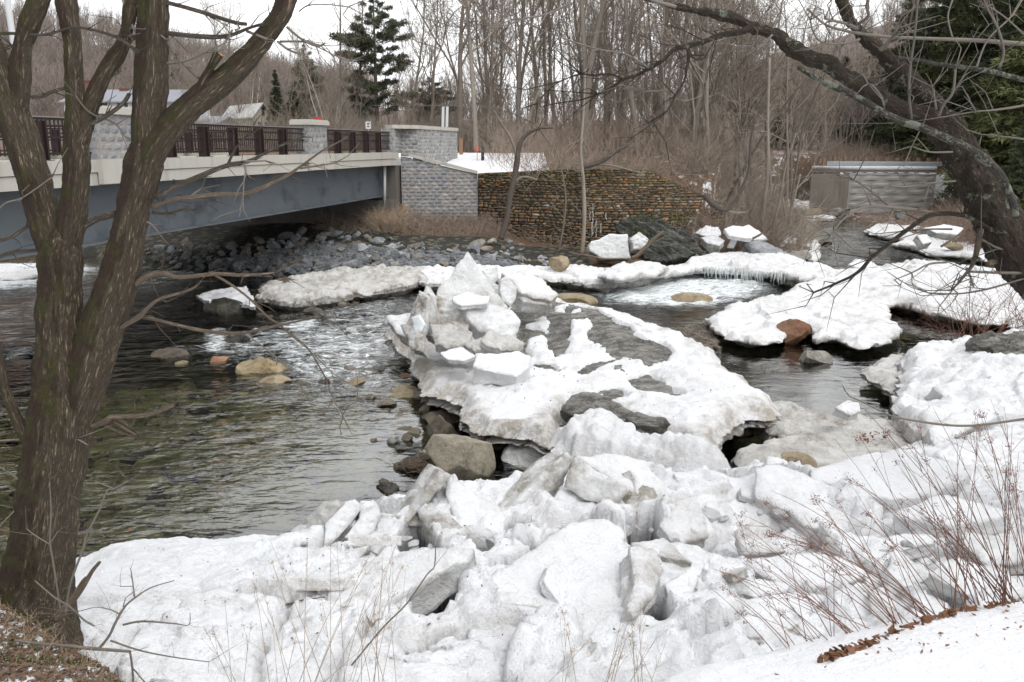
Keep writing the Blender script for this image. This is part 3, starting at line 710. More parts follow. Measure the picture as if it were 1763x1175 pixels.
# ---------------------------------------------------------------- ice shelves
def shelf(name, px, zt, th, label, res=.09, amp=.06, fr=1.0, seed=0, mat='snow', over=.28, de=.8, dt=.36, edge=.14, rise=None, tag_cat='ice shelf', zp=None, group=None):
    poly = PP(px, zt if zp is None else zp)
    def top(x, y, d): return zt-.5*th+.5*th*sstep(-.02, over*.8, d)+amp*fbm(x*fr, y*fr, 0, 6, seed, .6)*2.2+amp*.9*ridged(x*fr*1.6, y*fr*2.2, 0, 5, seed+2)+.045*ridged(x*2.3, y*3.6, 0, 4, seed+5)+.03*fbm(x*5, y*6, 0, 3, seed+6)+(0 if rise is None else rise(x, y, d))
    top0 = top
    def top(x, y, d):
        f_, e_ = facets(x, y, 2.1, seed+9, .07); return top0(x, y, d)+(f_-.07*np.exp(-e_/.06))*sstep(0, .4, d)
    def bot(x, y, d): return zt-.5*th-.10-(th*.62)*sstep(0, over*1.6, d)+.05*fbm(x*2, y*2, 3, 3, seed+4)
    o = sheet(name, poly, res*.85, top, bot, M[mat], edge*2.0, (.05, .03), .045, seed, dirt_edge=de, dirt_top=dt)
    return tag(o, label, tag_cat, group)
shelf('ice_shelf', [(440, 494), (470, 482), (520, 472), (600, 462), (690, 458), (735, 462), (728, 478), (700, 488), (600, 502), (540, 513), (480, 513), (450, 508)],
      .50, .42, 'dirty grey ice shelf beside the brown boulders at the near end of the far shore', seed=40, amp=.10, over=.3, dt=.5, de=.9, res=.06, edge=.2, mat='dirty_ice')
shelf('ice_shelf', [(716, 474), (720, 460), (790, 456), (900, 457), (1000, 458), (1080, 462), (1135, 467), (1112, 478), (1040, 486), (985, 480), (960, 474), (900, 474), (800, 478), (730, 486)],
      .50, .38, 'long narrow ice shelf along the foot of the grey stones on the far shore', seed=41, amp=.07, over=.3, dt=.30, de=.95, res=.07, edge=.2)
shelf('ice_shelf', [(1110, 472), (1150, 458), (1200, 441), (1260, 433), (1330, 437), (1390, 449), (1440, 462), (1432, 476), (1375, 476), (1330, 466), (1260, 460), (1200, 459), (1160, 466)],
      .66, .28, 'arched snowy ice shelf with hanging icicles below the slanted dark ledge', seed=42, over=.3)
shelf('ice_shelf', [(1030, 470), (1050, 457), (1100, 450), (1150, 452), (1130, 466), (1060, 474)], .95, .3, 'thin layered ice ledge under the driftwood log', seed=43, amp=.04, res=.1)
def rise2(x, y, d): return .22*fbm(x*.25, y*.25, 0, 3, 45)
shelf('ice_shelf', [(1222, 536), (1262, 518), (1305, 510), (1345, 498), (1385, 490), (1415, 468), (1440, 460), (1500, 455), (1560, 450), (1640, 455), (1740, 464), (2100, 470), (2100, 575), (1763, 560), (1735, 545), (1700, 546), (1640, 537), (1590, 527), (1540, 514), (1524, 530), (1546, 556), (1541, 577), (1480, 584), (1440, 570), (1404, 577), (1396, 560), (1354, 559), (1344, 575), (1300, 580), (1250, 572), (1228, 556)],
      .50, .36, 'broad snow-covered ice shelf above the still pool, holding the orange boulder', seed=44, amp=.07, over=.4, rise=rise2, res=.085, de=.85)
shelf('ice_shelf', [(1477, 634), (1520, 612), (1556, 600), (1570, 640), (1550, 672), (1520, 655)], .42, .3, 'grey wedge-shaped ice shelf pointing into the pool', seed=46, amp=.05, mat='dirty_ice', res=.05, dt=.35)
def rise3(x, y, d): return .35*sstep(0, 2.5, d)+.12*fbm(x*.8, y*.8, 0, 3, 47)
shelf('ice_shelf', [(1545, 606), (1600, 590), (1628, 592), (1650, 578), (1700, 572), (1800, 570), (2300, 590), (2400, 740), (1763, 735), (1690, 722), (1600, 738), (1565, 725), (1548, 700), (1536, 668), (1560, 640)],
      .78, .6, 'thick lumpy snow shelf on the right shore below the layered grey rock', seed=48, amp=.12, over=.35, rise=rise3, res=.06, edge=.16, dt=.16)
def rise4(x, y, d): return .10*ridged(x*1.2+y*.4, y*4.0, 0, 4, 49)
shelf('ice_shelf', [(1285, 688), (1350, 690), (1420, 712), (1520, 720), (1640, 738), (1640, 770), (1560, 790), (1440, 805), (1380, 800), (1270, 806), (1262, 775), (1330, 757), (1412, 748), (1350, 742), (1298, 716)],
      .38, .34, 'dirty grey ice shelf with a rippled surface between the pool and the near snow', seed=50, amp=.05, mat='dirty_ice', dt=.55, de=.85, rise=rise4, res=.05)
shelf('ice_shelf', [(1489, 396), (1510, 384), (1554, 387), (1597, 384), (1662, 390), (1763, 395), (2000, 410), (2000, 470), (1763, 452), (1671, 441), (1630, 435), (1597, 433), (1567, 422), (1532, 417), (1565, 411), (1521, 404)],
      .35, .3, 'flat snowy ice shelf on the upstream right shore below the concrete wall', seed=51, res=.2, amp=.06)
shelf('ice_floe', [(1376, 372), (1400, 369), (1440, 373), (1436, 377), (1385, 378)], .22, .15, 'small flat white floe in the upstream channel before the concrete wall', seed=52, res=.15, amp=.02, edge=.1, tag_cat='ice floe')
shelf('ice_shelf', [(1335, 352), (1345, 343), (1392, 346), (1420, 352), (1500, 353), (1530, 358), (1480, 364), (1410, 360), (1370, 358)], .5, .35, 'narrow snow ledge along the foot of the concrete wall', seed=53, res=.25, amp=.07, edge=.3)
shelf('ice_shelf', [(1372, 413), (1408, 412), (1412, 436), (1402, 447), (1360, 438), (1330, 432), (1340, 418)], .3, .22, 'square white snow patch beside the upstream channel and the round grey rock', seed=54, res=.12, amp=.03)
shelf('ice_floe', [(336, 508), (360, 500), (425, 494), (441, 522), (437, 527), (375, 518), (360, 521)], .38, .07, 'thin white pointed ice plate in front of the dark water under the bridge', seed=55, res=.06, amp=.02, edge=.03, tag_cat='ice floe', dt=.02, de=.2)
shelf('ice_shelf', [(-60, 460), (20, 458), (60, 464), (90, 472), (40, 478), (-60, 480)], .12, .10, 'low snowy ice under the far end of the bridge at the left edge', seed=56, res=.15, amp=.04)
# ---------------------------------------------------------------- island of rock and ice
ISL = [(662, 556), (690, 540), (720, 520), (760, 505), (860, 500), (960, 500), (1055, 540), (1150, 575), (1230, 608), (1300, 648), (1352, 668), (1330, 690), (1288, 692), (1242, 728), (1238, 766), (1180, 748), (1158, 728), (1110, 712), (1075, 700), (1050, 684), (1012, 674), (980, 682), (966, 700), (962, 722), (945, 733), (880, 718), (830, 714), (797, 692), (780, 657), (725, 650), (715, 608), (690, 582)]
IW = PP(ISL, 1.0)
a0, a1 = P(880, 515, 1.3)[:2], P(1180, 600, 1.0)[:2]
def isl_h(x, y):
    ax = (a1-a0)/np.linalg.norm(a1-a0); nr_ = np.array([-ax[1], ax[0]])
    s = (x-a0[0])*ax[0]+(y-a0[1])*ax[1]; t = (x-a0[0])*nr_[0]+(y-a0[1])*nr_[1]
    ridge = np.exp(-(np.maximum(np.abs(t+.4)-.3, 0)/2.0)**2)*sstep(-3, 0, s)*sstep(11, 5, s)
    return .70+.62*ridge+.16*fbm(x*.45, y*.45, 0, 3, 60)+.05*ridged((x*.6+y*.8)*1.3, (x*.8-y*.6)*.5, 0, 4, 61)
def exposed(x, y):
    e = np.full(x.shape, -9.)
    for px, z in [([(868, 515), (960, 498), (1060, 545), (1150, 585), (1160, 600), (1120, 603), (1060, 595), (1010, 610), (975, 600), (935, 582), (915, 590), (890, 570)], 1.35),
                  ([(1010, 592), (1060, 600), (1090, 612), (1050, 618), (1010, 612)], 1.1), ([(915, 600), (960, 596), (1005, 612), (960, 622), (920, 612)], 1.1),
                  ([(1066, 645), (1120, 640), (1172, 668), (1168, 680), (1110, 668)], .95), ([(1044, 656), (1080, 654), (1082, 674), (1050, 668)], .95)]:
        e = np.maximum(e, sdf(PP(px, z), x, y))
    for px, z in [([(905, 568), (935, 565), (960, 590), (1010, 575), (1060, 600), (960, 605), (910, 590)], 1.3), ([(925, 543), (940, 541), (938, 556), (912, 549)], 1.4), ([(950, 525), (975, 525), (978, 535), (955, 533)], 1.45),
                  ([(1045, 545), (1085, 558), (1150, 590), (1090, 572)], 1.3), ([(990, 558), (1012, 556), (1018, 590), (1000, 600), (970, 590)], 1.3), ([(980, 527), (1002, 527), (1000, 532), (982, 532)], 1.45)]:
        e = np.minimum(e, -sdf(PP(px, z), x, y))
    return e+.22*fbm(x*1.9, y*1.9, 0, 4, 64)
rk = sheet('rock_outcrop', PP([(700, 560), (760, 520), (880, 502), (960, 499), (1060, 540), (1160, 585), (1240, 625), (1290, 665), (1240, 700), (1160, 730), (1080, 722), (980, 725), (900, 700), (820, 690), (800, 640), (740, 620)], .9), .06,
           lambda x, y, d: -.5+(isl_h(x, y)+.5)*sstep(-.05, 1.1, d)+.11*ridged((x*.6+y*.8)*2.6, (x*.8-y*.6)*.9, 0, 5, 65)-.04+.03*fbm(x*4, y*4, 0, 4, 81)-.03, lambda x, y, d: -.7+0*x, M['schist'], .2, (0, 0), .02, 66)
tag(rk, 'grey schist outcrop showing through the snow on the mid-river island', 'rock')
def isl_top(x, y, d):
    e = exposed(x, y)
    t = .02+.10*sstep(-.02, -.8, e)+.04*fbm(x*1.5, y*1.5, 0, 4, 67)*sstep(0, -.6, e)
    hf = isl_h(x, y)
    f1, e1 = facets(x, y, 1.7, 68, .14)
    low = .62*sstep(0, .25, d)-.5
    z = np.minimum(hf, hf)*1.0+t+f1*.6*sstep(.1, 1.0, d)*sstep(20, 17.5, y)+.06*ridged(x*1.6, y*2.6, 0, 5, 69)+.035*ridged(x*3.4, y*5, 0, 4, 79)+.02*fbm(x*8, y*8, 0, 3, 80)
    z = z-.20*sstep(-.03, .06, e)
    return z-.30*sstep(.35, 0, d)
def isl_attr(V):
    x, y = V[:, 0], V[:, 1]; d = sdf(IW, x, y)
    k = .05+.85*sstep(.75, .0, d+.35*fbm(x*1.4, y*1.4, 0, 4, 70))+.5*np.clip(ridged(x*.9, y*1.6, 0, 4, 71)-.25, 0, 1)+.3*sstep(1.5, -1.5, x)*sstep(18.5, 20, y)
    k = np.where(V[:, 2] < .55, np.maximum(k, .8), k)
    return {'dirt': np.clip(k, 0, 1)}
isl = sheet('island_ice', IW, .06, isl_top, lambda x, y, d: .42-.35*sstep(.5, 1.6, d)+.12*fbm(x*1.3, y*1.3, 4, 4, 72), M['snow'], .20, (.30, .10), .05, 73, attrs_fn=isl_attr)
tag(isl, 'thick undercut ice sheet draped over the mid-river rock island', 'ice shelf')
# dark rock faces under the island's near edge
def darkrock(name, px, zc, nrm, th, label, mat='schist', seed=0, cat='rock'):
    return slab(name, px, zc, nrm, th, M[mat], label, cat, None, None, seed, .05, .5, .1, 1.2, .08, .05)
darkrock('rock', [(972, 700), (985, 682), (1020, 675), (1060, 688), (1092, 712), (1080, 728), (1030, 722), (985, 712)], .98, (.1, -.7, .7), .5, 'dark striped rock bulging from the near side of the island ice', seed=74)
darkrock('rock', [(1075, 712), (1100, 705), (1150, 722), (1166, 735), (1130, 732), (1090, 724)], .95, (.1, -.6, .8), .3, 'thin dark striped rock at the island edge beside the bulging one', seed=75)
def rise5(x, y, d): return .30*sstep(0, .8, d)+.14*fbm(x*1.1, y*1.1, 0, 4, 77)
shelf('ice_mound', [(938, 742), (965, 728), (1000, 716), (1060, 722), (1110, 738), (1180, 748), (1232, 765), (1278, 796), (1268, 813), (1200, 815), (1130, 800), (1060, 782), (985, 772), (950, 760)], .75, .7,
      'rounded dirty snow mound between the island and the near ice', seed=76, amp=.12, over=.35, rise=rise5, res=.045, de=.85, dt=.28, edge=.12, tag_cat='ice mound')
# ---------------------------------------------------------------- ice slabs, each thing by itself
sn, ic, di, cl = M['snow'], M['ice'], M['dirty_ice'], M['clear']
S = slab
# the pinnacle pile on the island
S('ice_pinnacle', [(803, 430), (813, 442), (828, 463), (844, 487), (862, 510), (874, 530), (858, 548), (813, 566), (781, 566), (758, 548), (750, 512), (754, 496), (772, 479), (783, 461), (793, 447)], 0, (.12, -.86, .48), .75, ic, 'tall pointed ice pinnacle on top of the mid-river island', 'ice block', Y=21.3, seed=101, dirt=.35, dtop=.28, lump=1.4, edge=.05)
S('ice_block', [(797, 530), (830, 518), (881, 534), (895, 553), (893, 569), (881, 589), (854, 577), (824, 569), (805, 549)], 0, (.3, -.72, .6), .7, ic, 'rounded ice block at the right foot of the pinnacle', 'ice block', Y=20.5, seed=102, dirt=.3, dtop=.12, lump=1.8)
S('ice_slab', [(777, 508), (805, 501), (842, 512), (840, 521), (793, 526), (781, 518)], 0, (.05, -.4, .9), .22, sn, 'small snowy ledge of ice across the face of the pinnacle', Y=20.5, seed=103, dtop=.02, lump=.8)
S('ice_block', [(752, 508), (775, 515), (797, 534), (809, 559), (801, 583), (768, 598), (736, 588), (742, 540)], 0, (-.25, -.85, .4), .8, ic, 'grit-stained ice block left below the pinnacle', 'ice block', Y=20.6, seed=104, dirt=.6, dtop=.62, lump=2.2)
S('ice_slab', [(732, 490), (748, 510), (752, 530), (750, 584), (732, 586), (734, 534), (727, 506)], 0, (-.1, -.95, .25), .5, ic, 'narrow upright white ice fin left of the pinnacle', Y=20.7, seed=105, dtop=.06, lump=1)
S('ice_slab', [(717, 506), (738, 506), (742, 543), (735, 580), (711, 582), (697, 566), (709, 534)], 0, (-.4, -.85, .3), .55, di, 'upright grey grit-covered slab, leftmost of the island pile', Y=20.5, seed=106, dtop=.75, lump=2.4)
S('ice_slab', [(709, 548), (722, 542), (728, 560), (722, 577), (712, 574)], 0, (-.2, -.95, .2), .2, cl, 'small glassy ice lens set in the grey slab of the island pile', Y=19.95, seed=107, dtop=.05)
S('ice_slab', [(830, 467), (856, 458), (859, 481), (852, 489), (867, 494), (866, 512), (850, 510), (838, 490)], 0, (.3, -.9, .3), .5, ic, 'pale slab standing behind the right side of the pinnacle', Y=22.2, seed=108, dtop=.1, lump=1.5)
S('ice_slab', [(862, 481), (876, 474), (891, 494), (890, 514), (878, 529), (864, 518), (860, 502)], 0, (.2, -.9, .35), .35, ic, 'oval white ice plate leaning right of the pinnacle', Y=21.6, seed=109, dtop=.04, lump=.6)
S('ice_slab', [(862, 470), (895, 467), (936, 477), (961, 508), (950, 517), (915, 510), (891, 500), (880, 485)], 0, (.15, -.42, .9), .35, ic, 'layered ice slab lying right of the pinnacle on bare rock', Y=23.2, seed=110, dirt=.55, dtop=.08, lump=1.4)
S('ice_slab', [(885, 500), (915, 500), (950, 516), (945, 524), (900, 520)], 0, (.1, -.5, .85), .45, di, 'grey lower slab beneath the layered slab right of the pinnacle', Y=23.0, seed=111, dtop=.3, lump=1.2)
S('ice_slab', [(664, 545), (707, 536), (712, 560), (700, 580), (680, 572)], 0, (-.3, -.4, .85), .35, sn, 'snow-topped ice lip at the left tip of the island', Y=20.9, seed=112, dtop=.1, dirt=.8, lump=1.2)
S('ice_block', [(815, 632), (819, 606), (854, 608), (891, 602), (915, 614), (911, 632), (891, 648), (854, 640)], 0, (.05, -.45, .9), .45, sn, 'smooth snow-capped block in front of the island pile', 'ice block', Y=18.2, seed=113, dtop=.03, dirt=.3, lump=1.6)
S('ice_slab', [(756, 606), (795, 596), (818, 612), (800, 622), (770, 620)], 0, (0, -.15, 1), .12, sn, 'flat white snow plate in front of the grit-stained block', Y=18.9, seed=114, dtop=.0, lump=.3)
S('ice_slab', [(800, 590), (838, 578), (862, 582), (850, 596), (815, 604)], 0, (-.1, -.3, .95), .25, di, 'flaky grey ice at the foot of the island pile', Y=19.6, seed=115, dtop=.45, lump=2)
S('ice_slab', [(722, 500), (733, 512), (729, 560), (720, 585), (708, 582), (712, 540)], 0, (-.5, -.8, .3), .3, di, 'thin dark-streaked shard wedged in the left side of the island pile', Y=20.1, seed=116, dtop=.8, lump=1.5)
S('ice_slab', [(742, 560), (776, 556), (812, 570), (806, 592), (770, 602), (744, 592)], 0, (-.1, -.6, .8), .3, di, 'gritty grey ledge along the foot of the island pile', Y=19.9, seed=117, dtop=.6, lump=2.5)
S('ice_slab', [(690, 560), (716, 552), (730, 580), (728, 606), (706, 600)], 0, (-.4, -.6, .7), .35, di, 'dirty ice lobe at the left rim of the island', Y=19.9, seed=118, dtop=.5, lump=2.5)
S('ice_slab', [(838, 570), (878, 575), (905, 590), (890, 604), (850, 600), (826, 588)], 0, (.1, -.35, .93), .2, di, 'flat flaky grey ice right of the pile foot, next to the bare rock', Y=19.4, seed=119, dtop=.5, lump=2.5)
# the jumble along the near shore
S('ice_slab', [(760, 811), (776, 818), (748, 850), (712, 894), (688, 926), (682, 914), (722, 862)], 1.15, (.35, -.9, .2), .75, ic, 'thin upright ice blade left of centre, seen edge-on', seed=120, dirt=.75, dtop=.45, lump=1)
S('ice_slab', [(769, 824), (791, 828), (822, 853), (861, 874), (865, 904), (846, 921), (815, 921), (784, 896), (768, 858)], 1.1, (.12, -.5, .85), .24, ic, 'white plate with a dirty left edge beside the thin blade', seed=121, dirt=.85, dtop=.12, lump=1)
S('ice_slab', [(714, 878), (730, 866), (771, 887), (805, 918), (806, 944), (752, 948)], 1.0, (-.35, -.75, .55), .22, ic, 'grey gritty plate leaning below the thin blade', seed=122, dirt=.5, dtop=.55, lump=.8)
S('ice_slab', [(977, 778), (988, 789), (973, 835), (941, 862), (884, 908), (874, 880), (915, 838), (945, 802)], 1.25, (.5, -.8, .3), .55, ic, 'large dirty-edged ice blade thrust up in the centre of the jumble', seed=123, dirt=.7, dtop=.38, lump=1.2)
S('ice_slab', [(989, 783), (1009, 797), (1083, 842), (1066, 864), (1055, 878), (1010, 862), (970, 838)], 1.35, (-.25, -.85, .5), .35, ic, 'grey-faced slab leaning against the central blade from the right', seed=124, dirt=.6, dtop=.45, lump=1)
S('ice_slab', [(989, 783), (1057, 780), (1115, 793), (1154, 843), (1130, 856), (1081, 842), (1009, 798)], 1.35, (.1, -.35, .93), .3, sn, 'broad snow-topped slab right of the central blade', seed=125, dirt=.6, dtop=.14, lump=1.6)
S('ice_slab', [(938, 878), (965, 840), (1016, 855), (1076, 891), (1066, 900), (999, 892), (948, 920), (893, 920), (915, 898)], .95, (.05, -.7, .7), .3, ic, 'smooth pale ice wall in the hollow behind the central blade', seed=126, dirt=.3, dtop=.12, lump=.5)
S('ice_slab', [(1125, 838), (1134, 853), (1113, 893), (1084, 900), (1074, 890), (1095, 868)], 1.1, (.5, -.8, .3), .4, ic, 'short slab with a brown gritty edge at the right of the hollow', seed=127, dirt=.9, dtop=.5, lump=1)
S('ice_slab', [(575, 990), (648, 963), (709, 948), (817, 938), (806, 955), (760, 978), (705, 1008), (655, 1040), (600, 1062), (560, 1035)], 1.35, (-.2, -.22, .95), .42, ic, 'large snow-covered slab overhanging the dark hole left of centre', seed=128, dirt=.45, dtop=.10, lump=1.4, edge=.05)
S('ice_slab', [(955, 918), (1006, 889), (1070, 901), (1082, 935), (1128, 942), (1145, 979), (1124, 1034), (1096, 1062), (1068, 1062), (1010, 1090), (930, 1108), (860, 1112), (806, 1098), (796, 1060), (850, 990), (900, 952)], 1.2, (.03, -.17, .98), .36, sn, 'largest smooth white slab in the bottom centre', seed=129, dirt=.4, dtop=.12, lump=2.0, edge=.05)
S('ice_slab', [(1082, 938), (1128, 944), (1145, 979), (1124, 1034), (1096, 1062), (1078, 1050), (1092, 1000)], 1.42, (.35, -.3, .88), .3, ic, 'gritty right rim piece lying on the largest slab', seed=130, dirt=.3, dtop=.42, lump=1)
S('ice_slab', [(838, 960), (869, 935), (916, 941), (872, 974)], 1.05, (.1, -.3, .95), .14, sn, 'small thin slab on the rubble above the largest slab', seed=131, dirt=.5, dtop=.05, lump=.5)
S('ice_slab', [(848, 920), (899, 920), (897, 937), (852, 937)], 1.0, (0, -.5, .85), .2, ic, 'little slab below the gritty plates', seed=132, dirt=.5, dtop=.1, lump=.8)
S('ice_slab', [(1299, 808), (1340, 793), (1381, 814), (1450, 842), (1519, 868), (1526, 888), (1480, 904), (1432, 912), (1398, 908), (1367, 888), (1340, 868), (1299, 850)], 1.2, (.05, -.22, .97), .34, sn, 'long snow-covered slab with a pale broken front, right of centre', seed=133, dirt=.4, dtop=.14, lump=1.6)
S('ice_slab', [(1395, 808), (1452, 789), (1538, 773), (1606, 783), (1676, 814), (1606, 850), (1541, 860), (1497, 854), (1469, 838), (1398, 824)], 1.3, (.05, -.18, .98), .3, sn, 'smooth snow slab behind the long slab, next to the tan rock', seed=134, dirt=.3, dtop=.03, lump=.9)
S('ice_block', [(1265, 913), (1292, 898), (1323, 911), (1356, 947), (1326, 956), (1279, 954)], 1.2, (-.1, -.5, .85), .3, ic, 'speckled grey ice chunk right of centre, pointed at the top', 'ice block', seed=135, dirt=.6, dtop=.55, lump=1.6)
S('ice_slab', [(1277, 960), (1354, 951), (1430, 953), (1471, 960), (1494, 985), (1469, 998), (1401, 1004), (1374, 996), (1326, 990)], 1.2, (0, -.2, .97), .32, sn, 'snowy slab roofing the dark crevice at the lower right', seed=136, dirt=.35, dtop=.1, lump=1.2)
S('ice_slab', [(1263, 993), (1316, 994), (1367, 1004), (1356, 1018), (1299, 1026), (1266, 1015)], 1.1, (-.1, -.3, .95), .22, sn, 'small rounded slab left of the dark crevice', seed=137, dirt=.5, dtop=.05, lump=1)
S('ice_slab', [(1384, 1014), (1462, 1032), (1530, 1022), (1562, 1050), (1500, 1090), (1300, 1102), (1225, 1066), (1290, 1030)], 1.05, (.1, -.18, .98), .3, sn, 'wide low snow slab below the dark crevice', seed=138, dirt=.3, dtop=.03, lump=1)
S('ice_slab', [(1497, 925), (1560, 914), (1608, 918), (1618, 934), (1538, 948), (1500, 942)], 1.25, (0, -.3, .95), .3, sn, 'short slab behind the red stems with a grey front', seed=139, dirt=.45, dtop=.08, lump=1)
S('ice_slab', [(1653, 932), (1667, 918), (1763, 926), (1810, 955), (1700, 968)], 1.3, (.05, -.3, .95), .35, ic, 'pale slab at the right edge among the red stems', seed=140, dirt=.4, dtop=.15, lump=1)
S('ice_slab', [(1600, 985), (1650, 960), (1740, 985), (1800, 1020), (1700, 1035)], 1.4, (.1, -.4, .9), .3, ic, 'tilted greyish slab at the right edge, lower of two', seed=141, dirt=.35, dtop=.2, lump=1)
S('ice_slab', [(1150, 868), (1197, 855), (1216, 887), (1219, 921), (1163, 936), (1138, 902)], 1.15, (.2, -.45, .87), .28, ic, 'speckled slab right of the small rubble', seed=142, dirt=.5, dtop=.3, lump=1.5)
S('ice_slab', [(1152, 930), (1204, 936), (1257, 974), (1250, 992), (1224, 998), (1183, 978), (1150, 975)], 1.2, (-.15, -.35, .92), .3, sn, 'humped snow slab right of the largest slab', seed=143, dirt=.4, dtop=.06, lump=1.5)
S('ice_slab', [(1172, 1124), (1290, 1130), (1284, 1166), (1180, 1172)], .95, (0, -.97, .2), .3, cl, 'grey glassy ice face at the bottom edge right of centre', seed=144, dirt=.3, dtop=.3, lump=.2, edge=.02)
S('ice_slab', [(1000, 1090), (1100, 1085), (1180, 1118), (1296, 1122), (1250, 1132), (1160, 1130), (1060, 1150)], 1.25, (0, -.12, .99), .16, sn, 'snow lip above the glassy face at the bottom edge', seed=145, dirt=.2, dtop=.0, lump=1)
S('ice_slab', [(488, 917), (514, 900), (555, 864), (574, 859), (580, 872), (555, 906), (531, 928), (514, 942), (492, 925)], .95, (-.5, -.7, .5), .25, di, 'dirty grey slab leaning at the water edge, left end of the jumble', seed=150, dirt=.8, dtop=.6, lump=1.6)
S('ice_slab', [(557, 942), (561, 902), (594, 861), (612, 858), (627, 871), (614, 891), (586, 924), (567, 942)], 1.05, (.3, -.75, .6), .35, ic, 'rounded leaning slab next to the dirty grey one', seed=151, dirt=.35, dtop=.12, lump=1)
S('ice_slab', [(588, 928), (619, 889), (617, 858), (645, 858), (662, 884), (645, 918), (625, 934)], 1.05, (.3, -.75, .6), .35, ic, 'second rounded leaning slab, nearer the thin blade', seed=152, dirt=.35, dtop=.14, lump=1.2)
S('ice_slab', [(547, 962), (563, 943), (604, 941), (643, 930), (622, 961), (608, 978), (574, 980)], 1.05, (.1, -.5, .85), .35, ic, 'pale block under the two rounded leaning slabs', seed=153, dirt=.5, dtop=.15, lump=1.2)
S('ice_block', [(418, 998), (425, 947), (441, 926), (452, 934), (462, 985), (440, 1000)], .98, (0, -.9, .4), .35, cl, 'glassy upright ice nub on the left snow', 'ice block', seed=154, dirt=.2, dtop=.02, lump=1.0)
S('ice_slab', [(452, 930), (486, 936), (492, 946), (462, 952)], .95, (-.1, -.3, .95), .15, sn, 'small snow flake beside the glassy nub', seed=155, dirt=.3, dtop=.03, lump=.6)
S('ice_block', [(233, 1083), (259, 1070), (298, 1090), (290, 1112), (238, 1113)], 1.0, (.1, -.6, .8), .35, cl, 'smooth rounded translucent block at the lower left', 'ice block', seed=156, dirt=.2, dtop=.02, lump=.5)
S('ice_slab', [(182, 1087), (221, 1073), (227, 1088), (203, 1100)], 1.05, (-.2, -.4, .9), .18, ic, 'small slab left of the translucent block', seed=157, dirt=.6, dtop=.08, lump=.6)
S('ice_slab', [(384, 1010), (408, 1003), (412, 1030), (395, 1050), (380, 1030)], .98, (-.3, -.7, .6), .2, ic, 'little tilted plate on the left snow by the pale twig', seed=158, dirt=.3, dtop=.05, lump=.6)
S('ice_block', [(730, 1112), (743, 1062), (776, 1062), (762, 1112)], 1.1, (-.3, -.7, .6), .35, ic, 'rounded block on the near rim of the dark hole', 'ice block', seed=159, dirt=.3, dtop=.08, lump=1)
S('ice_slab', [(860, 838), (905, 828), (960, 812), (948, 836), (905, 862), (872, 862)], 1.0, (-.2, -.35, .9), .25, sn, 'snowy slab behind the central blade', seed=160, dirt=.6, dtop=.2, lump=1.4)
S('ice_slab', [(1160, 815), (1230, 808), (1300, 830), (1310, 862), (1250, 880), (1190, 868)], 1.1, (.1, -.2, .97), .3, sn, 'flat snowy slab between the broad slab and the long slab', seed=161, dirt=.4, dtop=.08, lump=1)
S('ice_slab', [(1540, 880), (1620, 850), (1700, 862), (1740, 885), (1640, 905)], 1.35, (.05, -.15, .98), .3, sn, 'gently sloping snow slab right of the long slab', seed=162, dirt=.3, dtop=.04, lump=1)
S('ice_block', [(1440, 700), (1460, 688), (1478, 692), (1482, 705), (1465, 712)], 0, (0, -.5, .85), .25, sn, 'small snow knob on the dirty grey shelf', 'ice block', Y=16.3, seed=163, dtop=.1)
# far shore
S('ice_block', [(1014, 424), (1018, 414), (1031, 413), (1049, 402), (1063, 404), (1080, 405), (1083, 433), (1087, 446), (1034, 446), (1029, 441), (1015, 434)], 0, (.05, -.95, .25), 1.0, ic, 'big square white ice block standing before the brown stone wall', 'ice block', Y=42, seed=170, dtop=.02, dirt=.1, lump=1, edge=.06)
S('ice_block', [(1084, 411), (1100, 399), (1119, 411), (1113, 428), (1091, 430)], 0, (.2, -.9, .35), .7, ic, 'smaller broken ice block right of the big square one', 'ice block', Y=42, seed=171, dtop=.25, lump=2.5, edge=.1)
S('ice_slab', [(1247, 393), (1262, 387), (1288, 391), (1298, 404), (1294, 411), (1255, 406)], 0, (.1, -.5, .85), .3, ic, 'tilted white plate propped on top of the far slab pile', Y=44, seed=172, dtop=.02, dirt=.15, lump=.6)
S('ice_slab', [(1261, 407), (1272, 407), (1264, 428), (1250, 428)], 0, (-.2, -.95, .2), .5, ic, 'upright prop of ice under the tilted white plate', Y=44.2, seed=173, dtop=.04, lump=.6)
S('ice_slab', [(1273, 391), (1290, 386), (1308, 398), (1324, 412), (1300, 414), (1286, 404)], 0, (.4, -.6, .7), .3, ic, 'white slab leaning behind the tilted plate', Y=45.5, seed=174, dtop=.05, lump=1)
S('ice_slab', [(1196, 400), (1215, 388), (1238, 392), (1243, 404), (1228, 412)], 0, (-.1, -.5, .85), .4, ic, 'snowy slab high on the far bank left of the tilted plate', Y=45, seed=175, dtop=.06, lump=1.5)
S('ice_slab', [(1206, 408), (1235, 405), (1247, 414), (1240, 424), (1216, 418)], 0, (-.1, -.5, .85), .35, ic, 'lower snowy slab on the far bank, under its neighbour', Y=44, seed=176, dtop=.08, lump=1.5)
S('ice_block', [(1346, 408), (1356, 404), (1372, 410), (1370, 420), (1350, 420)], 0, (0, -.7, .7), .5, ic, 'small square ice block by the thin trunks beside the channel', 'ice block', Y=50, seed=177, dtop=.05)
S('ice_slab', [(1590, 392), (1625, 386), (1660, 392), (1650, 404), (1610, 400)], 0, (.1, -.4, .9), .4, ic, 'tilted slab on the upstream right shore', Y=46, seed=178, dtop=.1)
S('ice_slab', [(1578, 404), (1596, 402), (1606, 418), (1590, 420)], 0, (.2, -.6, .8), .4, ic, 'small slab below the tilted one on the upstream right shore', Y=43, seed=179, dtop=.12)
